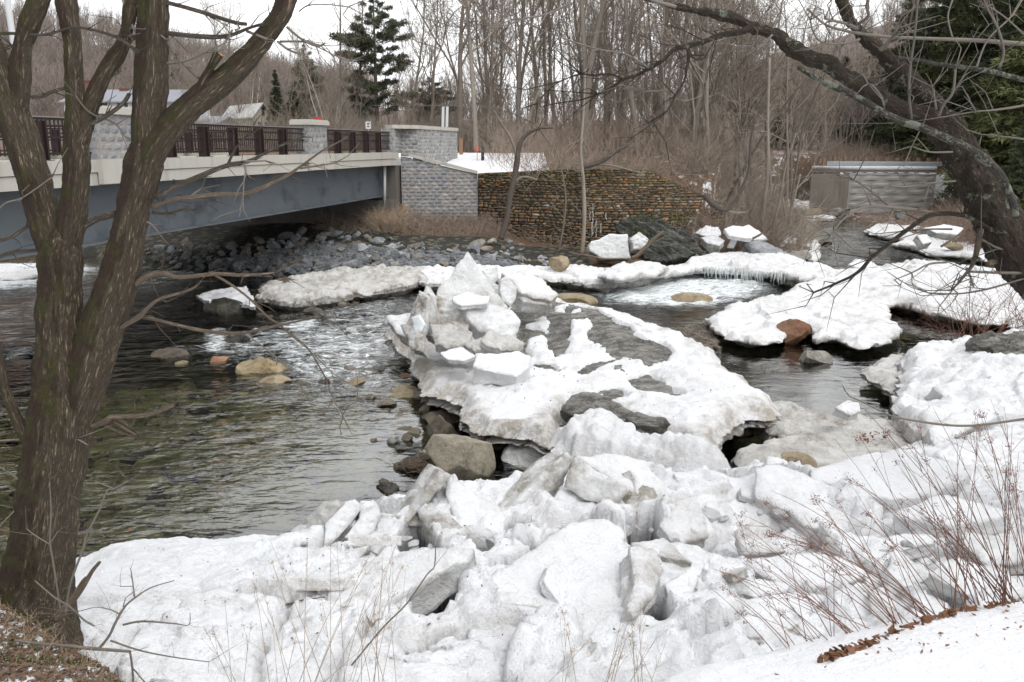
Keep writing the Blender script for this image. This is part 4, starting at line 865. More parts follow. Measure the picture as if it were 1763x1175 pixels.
S('ice_block', [(1460, 455), (1475, 446), (1500, 448), (1512, 458), (1480, 462)], 0, (0, -.5, .85), .4, sn, 'low snow lump on the back edge of the broad shelf', 'ice block', Y=40, seed=180, dtop=.05)
S('ice_block', [(1600, 735), (1640, 706), (1700, 700), (1720, 716), (1660, 745), (1610, 765)], 0, (.1, -.4, .9), .6, ic, 'sloping pale ice block between the near snow and the right shelf', 'ice block', Y=15.3, seed=181, dtop=.08, dirt=.4, lump=1.2)
S('ice_block', [(1606, 668), (1650, 655), (1690, 662), (1684, 690), (1640, 694)], 0, (.05, -.7, .7), .5, ic, 'grey rounded ice lobe on the right shelf front', 'ice block', Y=17.8, seed=182, dtop=.25, dirt=.4, lump=1.5)
# loose chunks, nothing tells them apart
CH = [Bag() for _ in range(6)]
chunk_me = []
for k in range(6):
    V_, F_ = rock_verts(900+k, (1, .8, .55), 3, 9, .05, .8)
    me = mesh_data('chunk', V_, F_, True, {'dirt': .12+.25*fbm(V_[:, 0]*2, V_[:, 1]*2, V_[:, 2]*2, 3, k)}); me.materials.append(M['ice']); chunk_me.append(me)
rr = np.random.default_rng(5); cnt = 0
def chunk(px, py, z, s):
    global cnt
    b = P(px, py, z); o = bpy.data.objects.new('ice_chunk', chunk_me[int(rr.integers(6))]); COL.objects.link(o)
    o.location = b; o.rotation_euler = (rr.uniform(-.5, .5), rr.uniform(-.5, .5), rr.uniform(0, 6.28)); o.scale = (s, s*rr.uniform(.7, 1.2), s*rr.uniform(.7, 1.1))
    tag(o, 'small broken chunk of snowy ice lying loose in the near-shore jumble', 'ice chunk', 'loose ice chunks in the near-shore jumble'); cnt += 1
for cx_, cy_, w_, h_, n_, z_ in [(690, 940, 80, 30, 10, .95), (1110, 890, 60, 30, 14, 1.0), (860, 950, 60, 30, 8, .95), (500, 960, 70, 40, 12, .9), (1200, 900, 80, 50, 8, 1.05), (1480, 970, 160, 50, 12, 1.1), 
                                 (560, 1000, 120, 50, 10, .98), (1230, 1040, 60, 40, 8, 1.05), (900, 880, 60, 40, 8, .95), (360, 1040, 200, 60, 8, .98), (1640, 940, 120, 60, 8, 1.25), (780, 1120, 120, 30, 6, 1.1), (1340, 880, 120, 30, 6, 1.1), (650, 880, 60, 30, 6, .9), (1020, 880, 60, 20, 4, .9)]:
    for _ in range(n_): chunk(cx_+rr.normal()*w_*.4, cy_+rr.normal()*h_*.4, z_-.03, float(rr.choice([.12, .18, .26, .34], p=[.35, .35, .2, .1])))
# flat broken plates half sunk in the jumble
pl_me = []
for k in range(6):
    a_ = np.sort(rr.uniform(0, 6.28, 7)); pol = np.stack([np.cos(a_)*rr.uniform(.32, .55, 7), np.sin(a_)*rr.uniform(.22, .42, 7)], 1); tk = rr.uniform(.10, .2)
    V_, F_, at_ = sheet('p', pol, .025, lambda x, y, d: -.02*np.exp(-d/.02)+.02*fbm(x*3, y*3, 0, 4, 400+k)+.012*ridged(x*7, y*7, 0, 3, k), lambda x, y, d: -tk+.02*fbm(x*3, y*3, 2, 3, 410+k), None, .03, (0, .01), .015, 420+k, dirt_edge=.5, dirt_top=.12, build=False)
    me = mesh_data('plate', V_, F_, True, at_); me.materials.append(M['ice' if k % 2 else 'snow']); pl_me.append(me)
c_ = 0
while c_ < 26:
    px_, py_ = rr.uniform(440, 1763), rr.uniform(835, 1120)
    if px_ < 640 and py_ < 940: continue
    b = P(px_, py_, 1.05); zf = float(field_top(b[:1], b[1:2], np.clip(sdf(FW, b[:1], b[1:2]), 0, 9))[0])
    if zf < .6 or sdf(FW, b[:1], b[1:2])[0] < .5 or near_ground(b[:1], b[1:2])[0] > .8: continue
    o = bpy.data.objects.new('ice_chunk', pl_me[int(rr.integers(6))]); COL.objects.link(o); s_ = rr.uniform(.55, 1.35)
    o.location = (b[0], b[1], zf+.03); o.rotation_euler = (rr.normal()*.38, rr.normal()*.38, rr.uniform(0, 6.28)); o.scale = (s_, s_, s_); c_ += 1
    tag(o, 'flat broken plate of snowy ice half sunk in the near-shore jumble', 'ice chunk', 'flat ice plates half sunk in the near-shore jumble')
# icicles under the arched shelf
b = Bag(); 
A_, B_, ra = [], [], []
for i in range(90):
    t = i/89.; px_ = 1205+t*200; py_ = 459+8*math.sin(t*1.6)+t*8
    p = P(px_, py_+4, .55); L_ = rr.uniform(.12, .5)
    A_.append(p+[0, .25+rr.uniform(-.15, .2), .1]); B_.append(p+[0, .25, -L_]); ra.append(rr.uniform(.018, .04))
b.segs(A_, B_, np.array(ra), .004, 5); o = b.build('icicles', M['clear']); tag(o, 'fringe of fine icicles hanging from the arched ice shelf', 'icicles', kind='stuff')
# ---------------------------------------------------------------- single boulders
Bd = boulder
Bd('boulder', 793, 846, 128, 112, -.1, M['rock_slab'], 'big angular tan-grey boulder between the shore and the island', seed=204, cuts=9, rough=.03, rz=.3, dy=.9, tilt=-.12, sink=.2)
Bd('boulder', 752, 812, 66, 70, -.1, M['rock_brown'], 'reddish brown slab-like rock leaning behind the big angular boulder', seed=205, cuts=12, rz=.9, dy=.8).location.y += 1.2
Bd('boulder', 893, 768, 108, 52, -.15, M['rock_brown'], 'flat-topped wet brown rock under the island edge', seed=206, cuts=8, rough=.03, dy=.7)
Bd('boulder', 448, 652, 88, 36, -.15, M['rock_gold'], 'golden tan boulder lapped by white water', seed=207, cuts=9, rough=.07, dy=.8)
Bd('boulder', 470, 672, 60, 22, -.15, M['rock_tan'], 'low pale rock just below the golden boulder', seed=208, dy=.8)
Bd('boulder', 515, 676, 44, 20, -.15, M['rock_brown'], 'small brown rock right of the golden boulder', seed=209, dy=.8)
Bd('boulder', 1375, 588, 58, 38, .12, M['rock_orange'], 'orange-brown boulder at the front edge of the broad ice shelf', seed=215, cuts=11, rough=.07, dy=.9, sink=.3)
Bd('boulder', 1401, 633, 68, 28, -.12, M['rock_grey'], 'grey flat rock alone in the still pool', seed=211, cuts=8, dy=.7, rough=.04)
Bd('boulder', 697, 690, 60, 24, -.1, M['rock_tan'], 'pale yellowish rock in the shallows left of the island', seed=212, cuts=8, dy=.7)
Bd('boulder', 718, 688, 26, 14, -.05, M['rock_grey'], 'small grey stone touching the pale yellowish rock', seed=213)
Bd('boulder', 675, 767, 20, 15, -.05, M['rock_grey'], 'small pale stone left of the brown flat stones', seed=214)
Bd('boulder', 702, 764, 26, 17, -.05, M['rock_brown'], 'small brown stone near the big angular boulder', seed=215)
Bd('boulder', 643, 762, 12, 8, -.03, M['rock_brown'], 'tiny round brown stone alone in the shallows', seed=216, cuts=3)
Bd('boulder', 746, 697, 14, 9, -.03, M['rock_grey'], 'tiny pale stone near the island edge', seed=217)
Bd('boulder', 690, 735, 62, 18, -.18, M['rock_brown'], 'submerged brown slab rock left of the island', seed=218, dy=.8)
Bd('boulder', 758, 745, 74, 38, -.2, M['rock_brown'], 'grey-brown rock half under water beside the wet brown rock', seed=219, dy=.9)
Bd('boulder', 770, 795, 40, 26, -.1, M['rock_wet'], 'dark wet rock behind the big boulder', seed=220)
Bd('boulder', 715, 820, 60, 26, -.1, M['rock_wet'], 'dark wet rock with roots at the left of the big boulder', seed=221, rough=.12)
Bd('boulder', 668, 858, 46, 22, -.1, M['rock_wet'], 'low wet rock speckled with frost at the shore', seed=222, rough=.1)
Bd('boulder', 728, 796, 34, 20, 0, M['rock_grey'], 'grey stone on top of the wet rocks', seed=223)
Bd('boulder', 910, 812, 90, 50, -.1, M['dirty_ice'], 'frosted grey rock in the gap below the island', cat='rock', seed=224, rough=.08, dy=.8)
Bd('boulder', 1278, 758, 44, 30, -.1, M['rock_grey'], 'tilted grey rock in the dark hole of the dirty shelf', seed=225, tilt=.5)
Bd('boulder', 1250, 745, 36, 40, 0, M['rock_wet'], 'dark rock at the left wall of the dark hole', seed=226)
Bd('boulder', 1316, 750, 26, 16, -.05, M['rock_grey'], 'small rock inside the dark hole', seed=227)
Bd('boulder', 1375, 816, 70, 28, .5, M['rock_tan'], 'smooth tan boulder frozen in between the snow slabs', seed=228, cuts=4, rough=.03)
Bd('boulder', 1562, 730, 46, 34, 0, M['rock_wet'], 'wet brown rock under the thick right snow shelf', seed=229)
Bd('boulder', 1555, 700, 34, 26, 0, M['rock_brown'], 'brown rock face above the cave of the right snow shelf', seed=230)
Bd('boulder', 985, 530, 92, 24, -.12, M['rock_gold'], 'smooth golden brown boulder awash behind the island', seed=231, cuts=3, rough=.02, dy=.6)
Bd('boulder', 1192, 527, 74, 22, -.12, M['rock_tan'], 'round grey-tan boulder awash in the upstream riffle', seed=232, cuts=3, rough=.02, dy=.7)
Bd('boulder', 1283, 486, 40, 12, -.08, M['rock_tan'], 'brown boulder in the white water under the arched shelf', seed=233, cuts=3, rough=.02)
Bd('boulder', 1098, 558, 20, 9, .8, M['rock_brown'], 'pinkish pebble on the back snow of the island', seed=234, cuts=3)
Bd('boulder', 403, 598, 50, 22, -.12, M['rock_wet'], 'dark wet boulder in the riffle left of centre', seed=235)
Bd('boulder', 285, 625, 60, 18, -.12, M['rock_brown'], 'flat brown rock just breaking the water', seed=236)
Bd('boulder', 290, 608, 20, 8, .02, M['rock_orange'], 'small reddish stone on the flat brown rock', seed=237)
Bd('boulder', 372, 628, 34, 12, -.08, M['rock_orange'], 'small reddish rock left of the golden boulder', seed=238)
Bd('boulder', 313, 632, 24, 10, -.08, M['rock_tan'], 'small tan stone beside the flat brown rock', seed=239)
Bd('boulder', 484, 528, 66, 28, -.1, M['rock_brown'], 'rounded brown boulder at the left end of the long ice shelf', seed=240, cuts=6)
Bd('boulder', 478, 505, 84, 26, .1, M['rock_brown'], 'brown rock ledge behind the rounded boulder by the bridge', seed=241, cuts=8)
Bd('boulder', 540, 548, 48, 22, -.1, M['rock_wet'], 'black angular rock in the rapids below the long ice shelf', seed=242)
Bd('boulder', 566, 520, 34, 14, 0, M['rock_brown'], 'brown rock beside the black angular one', seed=243)
Bd('boulder', 400, 545, 110, 30, -.1, M['rock_wet'], 'dark rock carrying the pointed ice plate', seed=244, cuts=7, dy=.7)
Bd('boulder', 549, 555, 26, 10, -.06, M['rock_wet'], 'small mossy rock in the rapids', seed=245)
Bd('boulder', 585, 530, 22, 9, -.03, M['rock_brown'], 'small brown stone near the long ice shelf', seed=246)
Bd('boulder', 963, 462, 36, 26, .65, M['rock_tan'], 'tan boulder at the foot of the brown stone wall', seed=247, cuts=5)
Bd('boulder', 1000, 484, 60, 20, -.05, M['rock_wet'], 'dark rock under the ice ledge in front of the wall', seed=248)
Bd('boulder', 1060, 492, 44, 22, -.05, M['rock_wet'], 'wet rock under the right part of the ice ledge', seed=249)
Bd('boulder', 1100, 486, 34, 18, -.05, M['rock_brown'], 'brown rock between ice ledge and riffle', seed=250)
Bd('boulder', 1130, 478, 34, 14, .1, M['rock_grey'], 'grey flat rock at the end of the ice ledge', seed=251)
Bd('boulder', 1030, 498, 22, 9, -.03, M['rock_brown'], 'small stone in the water before the ice ledge', seed=252)
Bd('boulder', 1378, 448, 44, 16, .2, M['rock_grey'], 'smooth grey cone-shaped rock by the square snow patch', seed=253, cuts=4, rough=.02)
Bd('boulder', 1368, 410, 18, 11, .4, M['rock_tan'], 'brown rock near the thin trunks at the channel', seed=254)
Bd('boulder', 1424, 420, 26, 8, .05, M['rock_brown'], 'flat brown rock at the tip of the square snow patch', seed=255)
Bd('boulder', 1290, 432, 20, 9, .7, M['rock_tan'], 'brown stone under the ice prop', seed=256)
Bd('boulder', 1648, 430, 30, 12, .45, M['rock_tan'], 'tan stone on the upstream right snow', seed=257)
Bd('boulder', 1553, 378, 18, 12, .5, M['riprap'], 'blue-grey boulder on the upstream embankment', seed=258)
Bd('boulder', 1402, 370, 26, 12, .3, M['rock_gold'], 'yellowish stone under the snow at the concrete wall', seed=259)
Bd('boulder', 1440, 371, 26, 14, .3, M['rock_grey'], 'square grey stone at the foot of the concrete wall', seed=260)
Bd('boulder', 720, 392+6, 0.1, .1, 1.4, M['riprap'], 'hidden', seed=261) if False else None
for i, (px, py, w_, h_, mt) in enumerate([(612, 668, 34, 14, 'rock_tan'), (640, 690, 22, 10, 'rock_brown'), (662, 705, 40, 14, 'rock_brown'), (700, 712, 30, 12, 'rock_grey'), (735, 712, 34, 16, 'rock_brown'), (770, 712, 24, 16, 'rock_wet'), (792, 730, 34, 24, 'rock_wet'), (640, 728, 18, 8, 'rock_grey'),
                                         (716, 752, 30, 13, 'rock_brown'), (690, 780, 22, 10, 'rock_wet'), (600, 640, 26, 10, 'rock_brown'), (655, 642, 40, 11, 'rock_wet'), (700, 655, 26, 10, 'rock_orange'), (745, 780, 26, 14, 'rock_grey'), (556, 664, 22, 9, 'rock_wet'), (690, 812, 30, 14, 'rock_wet'), (660, 838, 26, 12, 'rock_wet'), (860, 780, 40, 20, 'rock_wet')]):
    Bd('stone', px, py, w_, h_, -.05, M[mt], 'small wet stone in the shallows along the left edge of the island', cat='stone', seed=280+i, cuts=9, rough=.07, group='wet stones in the shallows left of the island')
# slanted ledges
def lslab(px, Y, nrm, th, label, mat='ledge', seed=0, edge=.12, lump=2, st=None):
    return slab('rock_ledge', px, 0, nrm, th, M[mat], label, 'rock', None, None, seed, .05, .5, .1, lump, edge, .06, Y=Y, strata=st)
lslab([(1060, 388), (1100, 372), (1125, 375), (1160, 396), (1190, 410), (1212, 436), (1180, 448), (1140, 455), (1110, 450), (1098, 425), (1062, 400)], 44.3, (-.25, -.72, .62), 1.6, 'dark slanted layered ledge with moss beside the brown stone wall', seed=270, st=(1.0, 2.6, .30))
lslab([(1165, 415), (1190, 410), (1212, 437), (1195, 441)], 43.6, (-.3, -.6, .75), .5, 'grey slanted rock plate right of the dark layered ledge', 'schist', 271, .05, 1)
lslab([(1206, 420), (1222, 414), (1240, 435), (1222, 436)], 44, (-.3, -.6, .75), .5, 'second small slanted plate under the snowy slabs', 'schist', 272, .05, 1)
lslab([(1284, 417), (1306, 411), (1348, 429), (1356, 443), (1330, 441), (1300, 430)], 44, (.2, -.55, .8), .8, 'smooth blue-grey slanted rock right of the ice prop', 'riprap', 273, .05, 1)
lslab([(1662, 592), (1690, 576), (1763, 574), (1900, 590), (1900, 650), (1763, 636), (1720, 618), (1680, 600)], 20.5, (-.15, -.55, .82), .8, 'layered brown-grey rock emerging from the right-hand snow', 'schist', 274, .12, 2.5, st=(1.9, 4.0, .12))
# ---------------------------------------------------------------- riprap
rm_ = []
for k in range(9):
    V_, F_ = rock_verts(300+k, (1, .85, .7), 3, 16, .02, 1.0)
    me = mesh_data('stone', V_, F_, False); me.materials.append(M['riprap' if k % 3 else 'riprap_tan']); rm_.append(me)
rr = np.random.default_rng(11)
ZONE = [(330, 420), (430, 418), (520, 400), (590, 395), (650, 405), (700, 418), (770, 425), (830, 415), (860, 405), (905, 425), (935, 440), (1000, 448), (1000, 460), (900, 458), (700, 462), (560, 470), (470, 482), (400, 478), (300, 465), (230, 455), (230, 425)]
n_ = 0; placed = []
while n_ < 285:
    px, py = rr.uniform(230, 1000), rr.uniform(392, 482)
    if sdf(ZONE, np.array([float(px)]), np.array([float(py)]))[0] < 0: continue
    s = float(rr.choice([.3, .45, .65, .9], p=[.2, .35, .3, .15]))
    if px > 850: s *= .6
    # march the sight line down to the slope
    d = ray(px, py); hit = None
    for t in np.arange(36, 56, .35):
        p = d*t+np.array([0, 0, EYE])
        if p[2] < gz(p[0], p[1])+.1: hit = p; break
    if hit is None: continue
    if any((hit[0]-a)**2+(hit[1]-b_)**2 < (.36*(s+c))**2 for a, b_, c in placed): 
        if rr.random() < .93: continue
    placed.append((hit[0], hit[1], s))
    o = bpy.data.objects.new('riprap_stone', rm_[int(rr.integers(9))]); COL.objects.link(o)
    o.location = (hit[0], hit[1], gz(hit[0], hit[1])+.10*s); o.rotation_euler = (rr.uniform(-.6, .6), rr.uniform(-.6, .6), rr.uniform(0, 6.28)); o.scale = (s, s*rr.uniform(.8, 1.15), s*rr.uniform(.75, 1.15))
    tag(o, 'angular blue-grey riprap stone on the far bank below the abutment', 'stone', 'riprap stones on the far bank'); n_ += 1
# ---------------------------------------------------------------- gravel and river pebbles
def gravel(name, polys, n, smin, smax, mat, label, seed, z0=None):
    r = np.random.default_rng(seed); Vb, Fb = ICO[2]; b = Bag()
    for px, z, k in polys:
        poly = PP(px, z); lo, hi = poly.min(0), poly.max(0); c = 0; m = int(n*k)
        while c < m:
            P_ = r.uniform(lo, hi, (m*3, 2)); P_ = P_[sdf(poly, P_[:, 0], P_[:, 1]) > 0][:m-c]
            for p in P_:
                s = r.uniform(smin, smax)*r.uniform(.6, 1.2)
                V_ = Vb*np.array([1, r.uniform(.6, 1), r.uniform(.35, .65)])*s*(1+.18*r.normal(size=(len(Vb), 1))*.5)
                a = r.uniform(0, 6.28); V_ = V_@np.array([[math.cos(a), math.sin(a), 0], [-math.sin(a), math.cos(a), 0], [0, 0, 1]])
                b.add(V_+[p[0], p[1], z+r.uniform(-.03, .04) if z0 is None else z0(p[0], p[1])], Fb)
            c += len(P_)
            if len(P_) == 0: break
    o = b.build(name, M[mat], smooth=False); return tag(o, label, 'gravel', kind='stuff')
gravel('gravel', [([(1150, 572), (1200, 558), (1240, 572), (1235, 600), (1195, 602), (1160, 590)], 0.0, 1.0), ([(1185, 600), (1225, 600), (1215, 612)], -.02, .2)], 700, .04, .13, 'rock_brown', 'brown gravel spit with frosted stones right of the island', 31)
gravel('gravel', [([(640, 640), (720, 630), (790, 690), (820, 730), (770, 760), (700, 770), (660, 740), (640, 690)], -.20, 1.0), ([(590, 650), (660, 640), (660, 690), (620, 690)], -.25, .3)], 260, .10, .30, 'rock_brown', 'rounded brown cobbles under the shallow water left of the island', 32)
gravel('river_stones', [([(-100, 720), (330, 670), (640, 690), (700, 800), (480, 915), (300, 935), (60, 990), (-150, 1000)], -.60, 1.0)], 900, .12, .42, 'rock_bed', 'greenish brown cobbles on the bed of the near pool', 33)
gravel('river_stones', [([(1500, 520), (1700, 550), (1640, 580), (1540, 600), (1450, 640), (1300, 640), (1200, 600), (1300, 590)], -.5, 1.0)], 200, .12, .35, 'rock_brown', 'brown cobbles on the bed of the still pool', 34)
gravel('gravel', [([(420, 500), (600, 505), (640, 520), (560, 560), (440, 560)], -.1, 1.0)], 160, .10, .30, 'rock_wet', 'wet dark cobbles in the shallows before the long ice shelf', 35)
gravel('gravel', [([(560, 425), (700, 430), (860, 432), (1000, 452), (980, 462), (700, 464), (480, 480), (300, 470), (240, 440)], .9, 1.0)], 3800, .08, .26, 'riprap', 'small grey broken stone filling the gaps of the riprap', 36, z0=lambda x, y: gz(x, y)+.04)
# ---------------------------------------------------------------- masonry builder
def masonry(A, B, zb, ztop, course=(.2, .2), length=(.4, .4), gap=.012, bulge=.03, pal=(), seed=0, inset=.05, depth=.12, grid=4, stagger=True, jitter=0., cap=None, irregular=False, jit_col=.12, tint=None):
    """A face of single stones from A to B (plan points) looking to the right-hand side of A->B."""
    r = np.random.default_rng(seed); A = np.asarray(A, float); B = np.asarray(B, float)
    L = np.linalg.norm(B-A); u = (B-A)/L; n = np.array([u[1], -u[0]])
    bag = Bag(); zt_max = max(ztop(0), ztop(L/2), ztop(L)); z = zb; ci = 0
    g = np.linspace(0, 1, grid); GU, GV = np.meshgrid(g, g)
    f = np.minimum(np.minimum(GU, 1-GU), np.minimum(GV, 1-GV)); edge = f <= 0
    I = np.arange(grid*grid).reshape(grid, grid); q = np.stack([I[:-1, :-1].ravel(), I[:-1, 1:].ravel(), I[1:, 1:].ravel(), I[1:, :-1].ravel()], 1)
    while z < zt_max-.03:
        h = r.uniform(*course); s = -(length[0]*.5 if (stagger and ci % 2) else 0)-(r.uniform(0, length[0]) if irregular else 0)
        while s < L:
            l = r.uniform(*length); s0, s1 = max(s, 0), min(s+l, L); s += l
            if s1-s0 < .06: continue
            zt = min(z+h, min(ztop(s0), ztop(s1)))
            if zt-z < .04: continue
            ja = r.normal(0, jitter, 4) if jitter else np.zeros(4)
            U = s0+gap/2+(s1-s0-gap)*GU; W = z+gap/2+(zt-z-gap)*GV
            if irregular:
                rr_ = np.where(edge, 0, 1.)
                cu, cw = (s0+s1)/2, (z+zt)/2; cr_ = ((GU-.5)**2+(GV-.5)**2)*2
                U = cu+(U-cu)*(1-.20*np.clip(cr_-.5, 0, 1))+r.normal(0, .016, U.shape); W = cw+(W-cw)*(1-.25*np.clip(cr_-.5, 0, 1))+r.normal(0, .014, U.shape)+.05*vn(U*.9, z*2+0*U, 0, seed)
            dpt = np.where(edge, -inset, bulge*(.6+.8*r.random())+r.normal(0, bulge*.35, U.shape))
            V = np.stack([A[0]+u[0]*U+n[0]*dpt, A[1]+u[1]*U+n[1]*dpt, W], -1).reshape(-1, 3)
            c = np.array(pal[int(r.integers(len(pal)))])*(1+r.normal(0, jit_col))
            if tint is not None: c = tint(c, (s0+s1)/2/L, (z+zt)/2, r)
            bag.add(V, q, tone=np.tile(np.clip(c, .005, .9), (len(V), 1)))
        z += h; ci += 1
    # backing and sides
    zz = [(0, zb), (0, ztop(0)), (L, ztop(L)), (L, zb)]
    F0 = [[A[0]+u[0]*a-n[0]*inset*.7, A[1]+u[1]*a-n[1]*inset*.7, b] for a, b in zz]; F1 = [[A[0]+u[0]*a-n[0]*depth, A[1]+u[1]*a-n[1]*depth, b] for a, b in zz]
    bag.add(F0+F1, [[0, 3, 2, 1], [4, 5, 6, 7], [0, 1, 5, 4], [1, 2, 6, 5], [2, 3, 7, 6], [3, 0, 4, 7]], tone=np.tile(np.asarray(pal[0])*.0+np.array(cap if cap is not None else (.32, .31, .30)), (8, 1)))
    return bag
BLK = [(.26, .26, .265), (.23, .24, .255), (.29, .275, .265), (.27, .26, .255), (.245, .25, .26), (.32, .31, .30), (.20, .215, .235), (.295, .265, .245)]
BLK2 = [(.31, .31, .30), (.27, .275, .275), (.34, .33, .31), (.24, .255, .265), (.36, .34, .31)]
DIR = np.array([.1993, .9799]); NR = np.array([.9799, -.1993]); O_ = np.array([-16.55, 0.])
def BP(s, off, z=None):
    p = O_+DIR*s+NR*off
    return np.array([p[0], p[1], z]) if z is not None else p
ang = math.atan2(DIR[1], DIR[0])
def bbox(bag, s0, s1, o0, o1, z0, z1, **at):
    c = BP((s0+s1)/2, (o0+o1)/2, (z0+z1)/2); bag.box(c, (s1-s0, o1-o0, z1-z0), rz=ang, **at)
sY = lambda Y: Y/.9799
# ---------------------------------------------------------------- the bridge
bridge = empty('bridge', BP(sY(30), -5, 3.2), 'grey steel girder bridge with a dark maroon railing and stone-faced pilasters crossing the river', 'bridge')
b = Bag(); bbox(b, 7, 50.6, -10.2, -.1, 4.95, 5.40); b.build('deck', M['concrete'], bridge, False)
b = Bag(); bbox(b, 7, 50.75, -.1, .11, 5.255, 5.60); bbox(b, 7, 50.75, -.45, -.1, 5.40, 5.60); b.build('fascia', M['concrete'], bridge, False)
b = Bag(); bbox(b, 7, 50.7, -.1, .07, 4.90, 5.235); b.build('fascia', M['concrete'], bridge, False)
b = Bag(); bbox(b, 7, 50.7, -10.4, -10.2, 4.9, 5.6); b.build('fascia', M['concrete'], bridge, False)
for off in (-.75, -3.6, -6.6, -9.5):
    b = Bag(); bbox(b, 7, 50.4, off-.012, off+.012, 3.25, 4.9); bbox(b, 7, 50.4, off-.28, off+.28, 3.20, 3.25); bbox(b, 7, 50.4, off-.25, off+.25, 4.86, 4.899)
    for s in np.arange(9, 50, 4.1): bbox(b, s, s+.02, off-.2, off-.014, 3.26, 4.85)
    b.build('girder', M['steel'], bridge, False)
b = Bag()
for s in np.arange(9, 50, 4.1):
    for o0, o1 in ((-3.3, -1.0), (-6.3, -3.9), (-9.2, -6.9)): bbox(b, s+.3, s+.38, o0, o1, 3.7, 4.4)
b.build('cross_frame', M['steel'], bridge, False)
# pilasters
PIL = [(sY(38.1), sY(39.9)), (sY(24.6), sY(26.4)), (sY(11.6), sY(13.3))]
def pilaster(s0, s1, o0, o1, zb, zt, parent, seed):
    bag = Bag()
    for (a, b_) in (((s0, o0), (s0, o1)), ((s0, o1), (s1, o1)), ((s1, o1), (s1, o0)), ((s1, o0), (s0, o0))):
        pa, pb = BP(*a), BP(*b_)
        m = masonry(pa, pb, zb, lambda s: zt, (.225, .225), (.36, .42), .010, .010, BLK, seed, .014, .10); seed += 1
        for V_, t_ in zip(m.V, m.A['tone']): pass
        V_ = np.concatenate(m.V); F_ = [np.concatenate(x) for x in m.F.values()]; bag.add(V_, *F_, tone=np.concatenate(m.A['tone']))
    w = bag.build('stone_pilaster', M['block'], parent, False)
    c = Bag(); bbox(c, s0-.10, s1+.10, o0-.10, o1+.10, zt, zt+.17)
    V_ = np.concatenate(c.V); 
    c2 = Bag(); c2.add(V_, *[np.concatenate(x) for x in c.F.values()])
    bbox(c2, s0-.06, s1+.06, o0-.06, o1+.06, zt+.17, zt+.22)
    o = Bag.build(c2, 'pilaster_cap', M['concrete'], None, False, True); L_ = o.location.copy(); o.parent = w; o.location = L_-w.location-parent.location
    return w
def fix_child(o, par):            # keep world place when hung under a part
    pass
for i, (s0, s1) in enumerate(PIL): pilaster(s0, s1, -.55, .20, 5.61, 6.83, bridge, 500+i*10)
for i, (s0, s1) in enumerate([(sY(40), sY(41.6)), (sY(27), sY(28.6))]): pilaster(s0, s1, -10.3, -9.7, 5.61, 6.7, bridge, 560+i*10)
# projecting fascia block under each pilaster
for s0, s1 in PIL: 
    c = Bag(); bbox(c, s0-.05, s1+.05, .112, .26, 4.93, 5.608); c.build('corbel', M['concrete'], bridge, False)
# railing panels
def railing(s0, s1, off, npost, near=True):
    b = Bag(); t = Bag()
    n = int((s1-s0)/(.15 if near else .3)); ss = np.linspace(s0+.06, s1-.06, n)
    for s in ss: bbox(b, s-.017, s+.017, off-.012, off+.012, 5.72, 6.62)
    for z in (5.74, 6.16, 6.44): bbox(b, s0, s1, off+.022, off+.055, z, z+.06)
    bbox(b, s0, s1, off-.05, off+.06, 6.62, 6.68)
    p = b.build('railing_panel', M['rail'], bridge, False)
    bbox(t, s0, s1, off-.07, off+.08, 6.682, 6.71); t.build('top_rail', M['railtop'], bridge, False)
    for s in np.linspace(s0, s1, npost+2)[1:-1]:
        c = Bag(); bbox(c, s-.17, s-.11, off-.07, off+.16, 5.62, 6.60); bbox(c, s+.11, s+.17, off-.07, off+.16, 5.62, 6.60); bbox(c, s-.105, s+.105, off+.07, off+.09, 5.63, 6.60)
        q_ = c.build('railing_post', M['rail'], bridge, False)
        for z in (5.78, 6.2, 6.5):
            d = Bag(); bbox(d, s-.09, s+.09, off+.092, off+.12, z, z+.07)
            if near: bbox(c, s-.06, s+.06, off+.09, off+.13, z, z+.06)
        d = Bag(); bbox(d, s-.28, s+.28, off-.10, off+.20, 5.602, 5.618); d.build('base_plate', M['bolt'], bridge, False)
railing(sY(39.9), sY(48.9), -.12, 4); railing(sY(26.4), sY(38.1), -.12, 5); railing(sY(13.3), sY(24.6), -.12, 5)
railing(sY(14), sY(27), -10.0, 4, False); railing(sY(28.6), sY(40), -10.0, 4, False); railing(sY(41.6), sY(49), -10., 3, False)
# conduits at the far end of the girder
for i in range(3):
    b = Bag(); p0 = BP(sY(48.6)+i*.12, -.35, 4.88); p1 = BP(sY(48.5)+i*.10, -.38, 2.75); b.tube([p0, p1], [.035, .035], 8); b.build('conduit', M['pipe'], bridge)
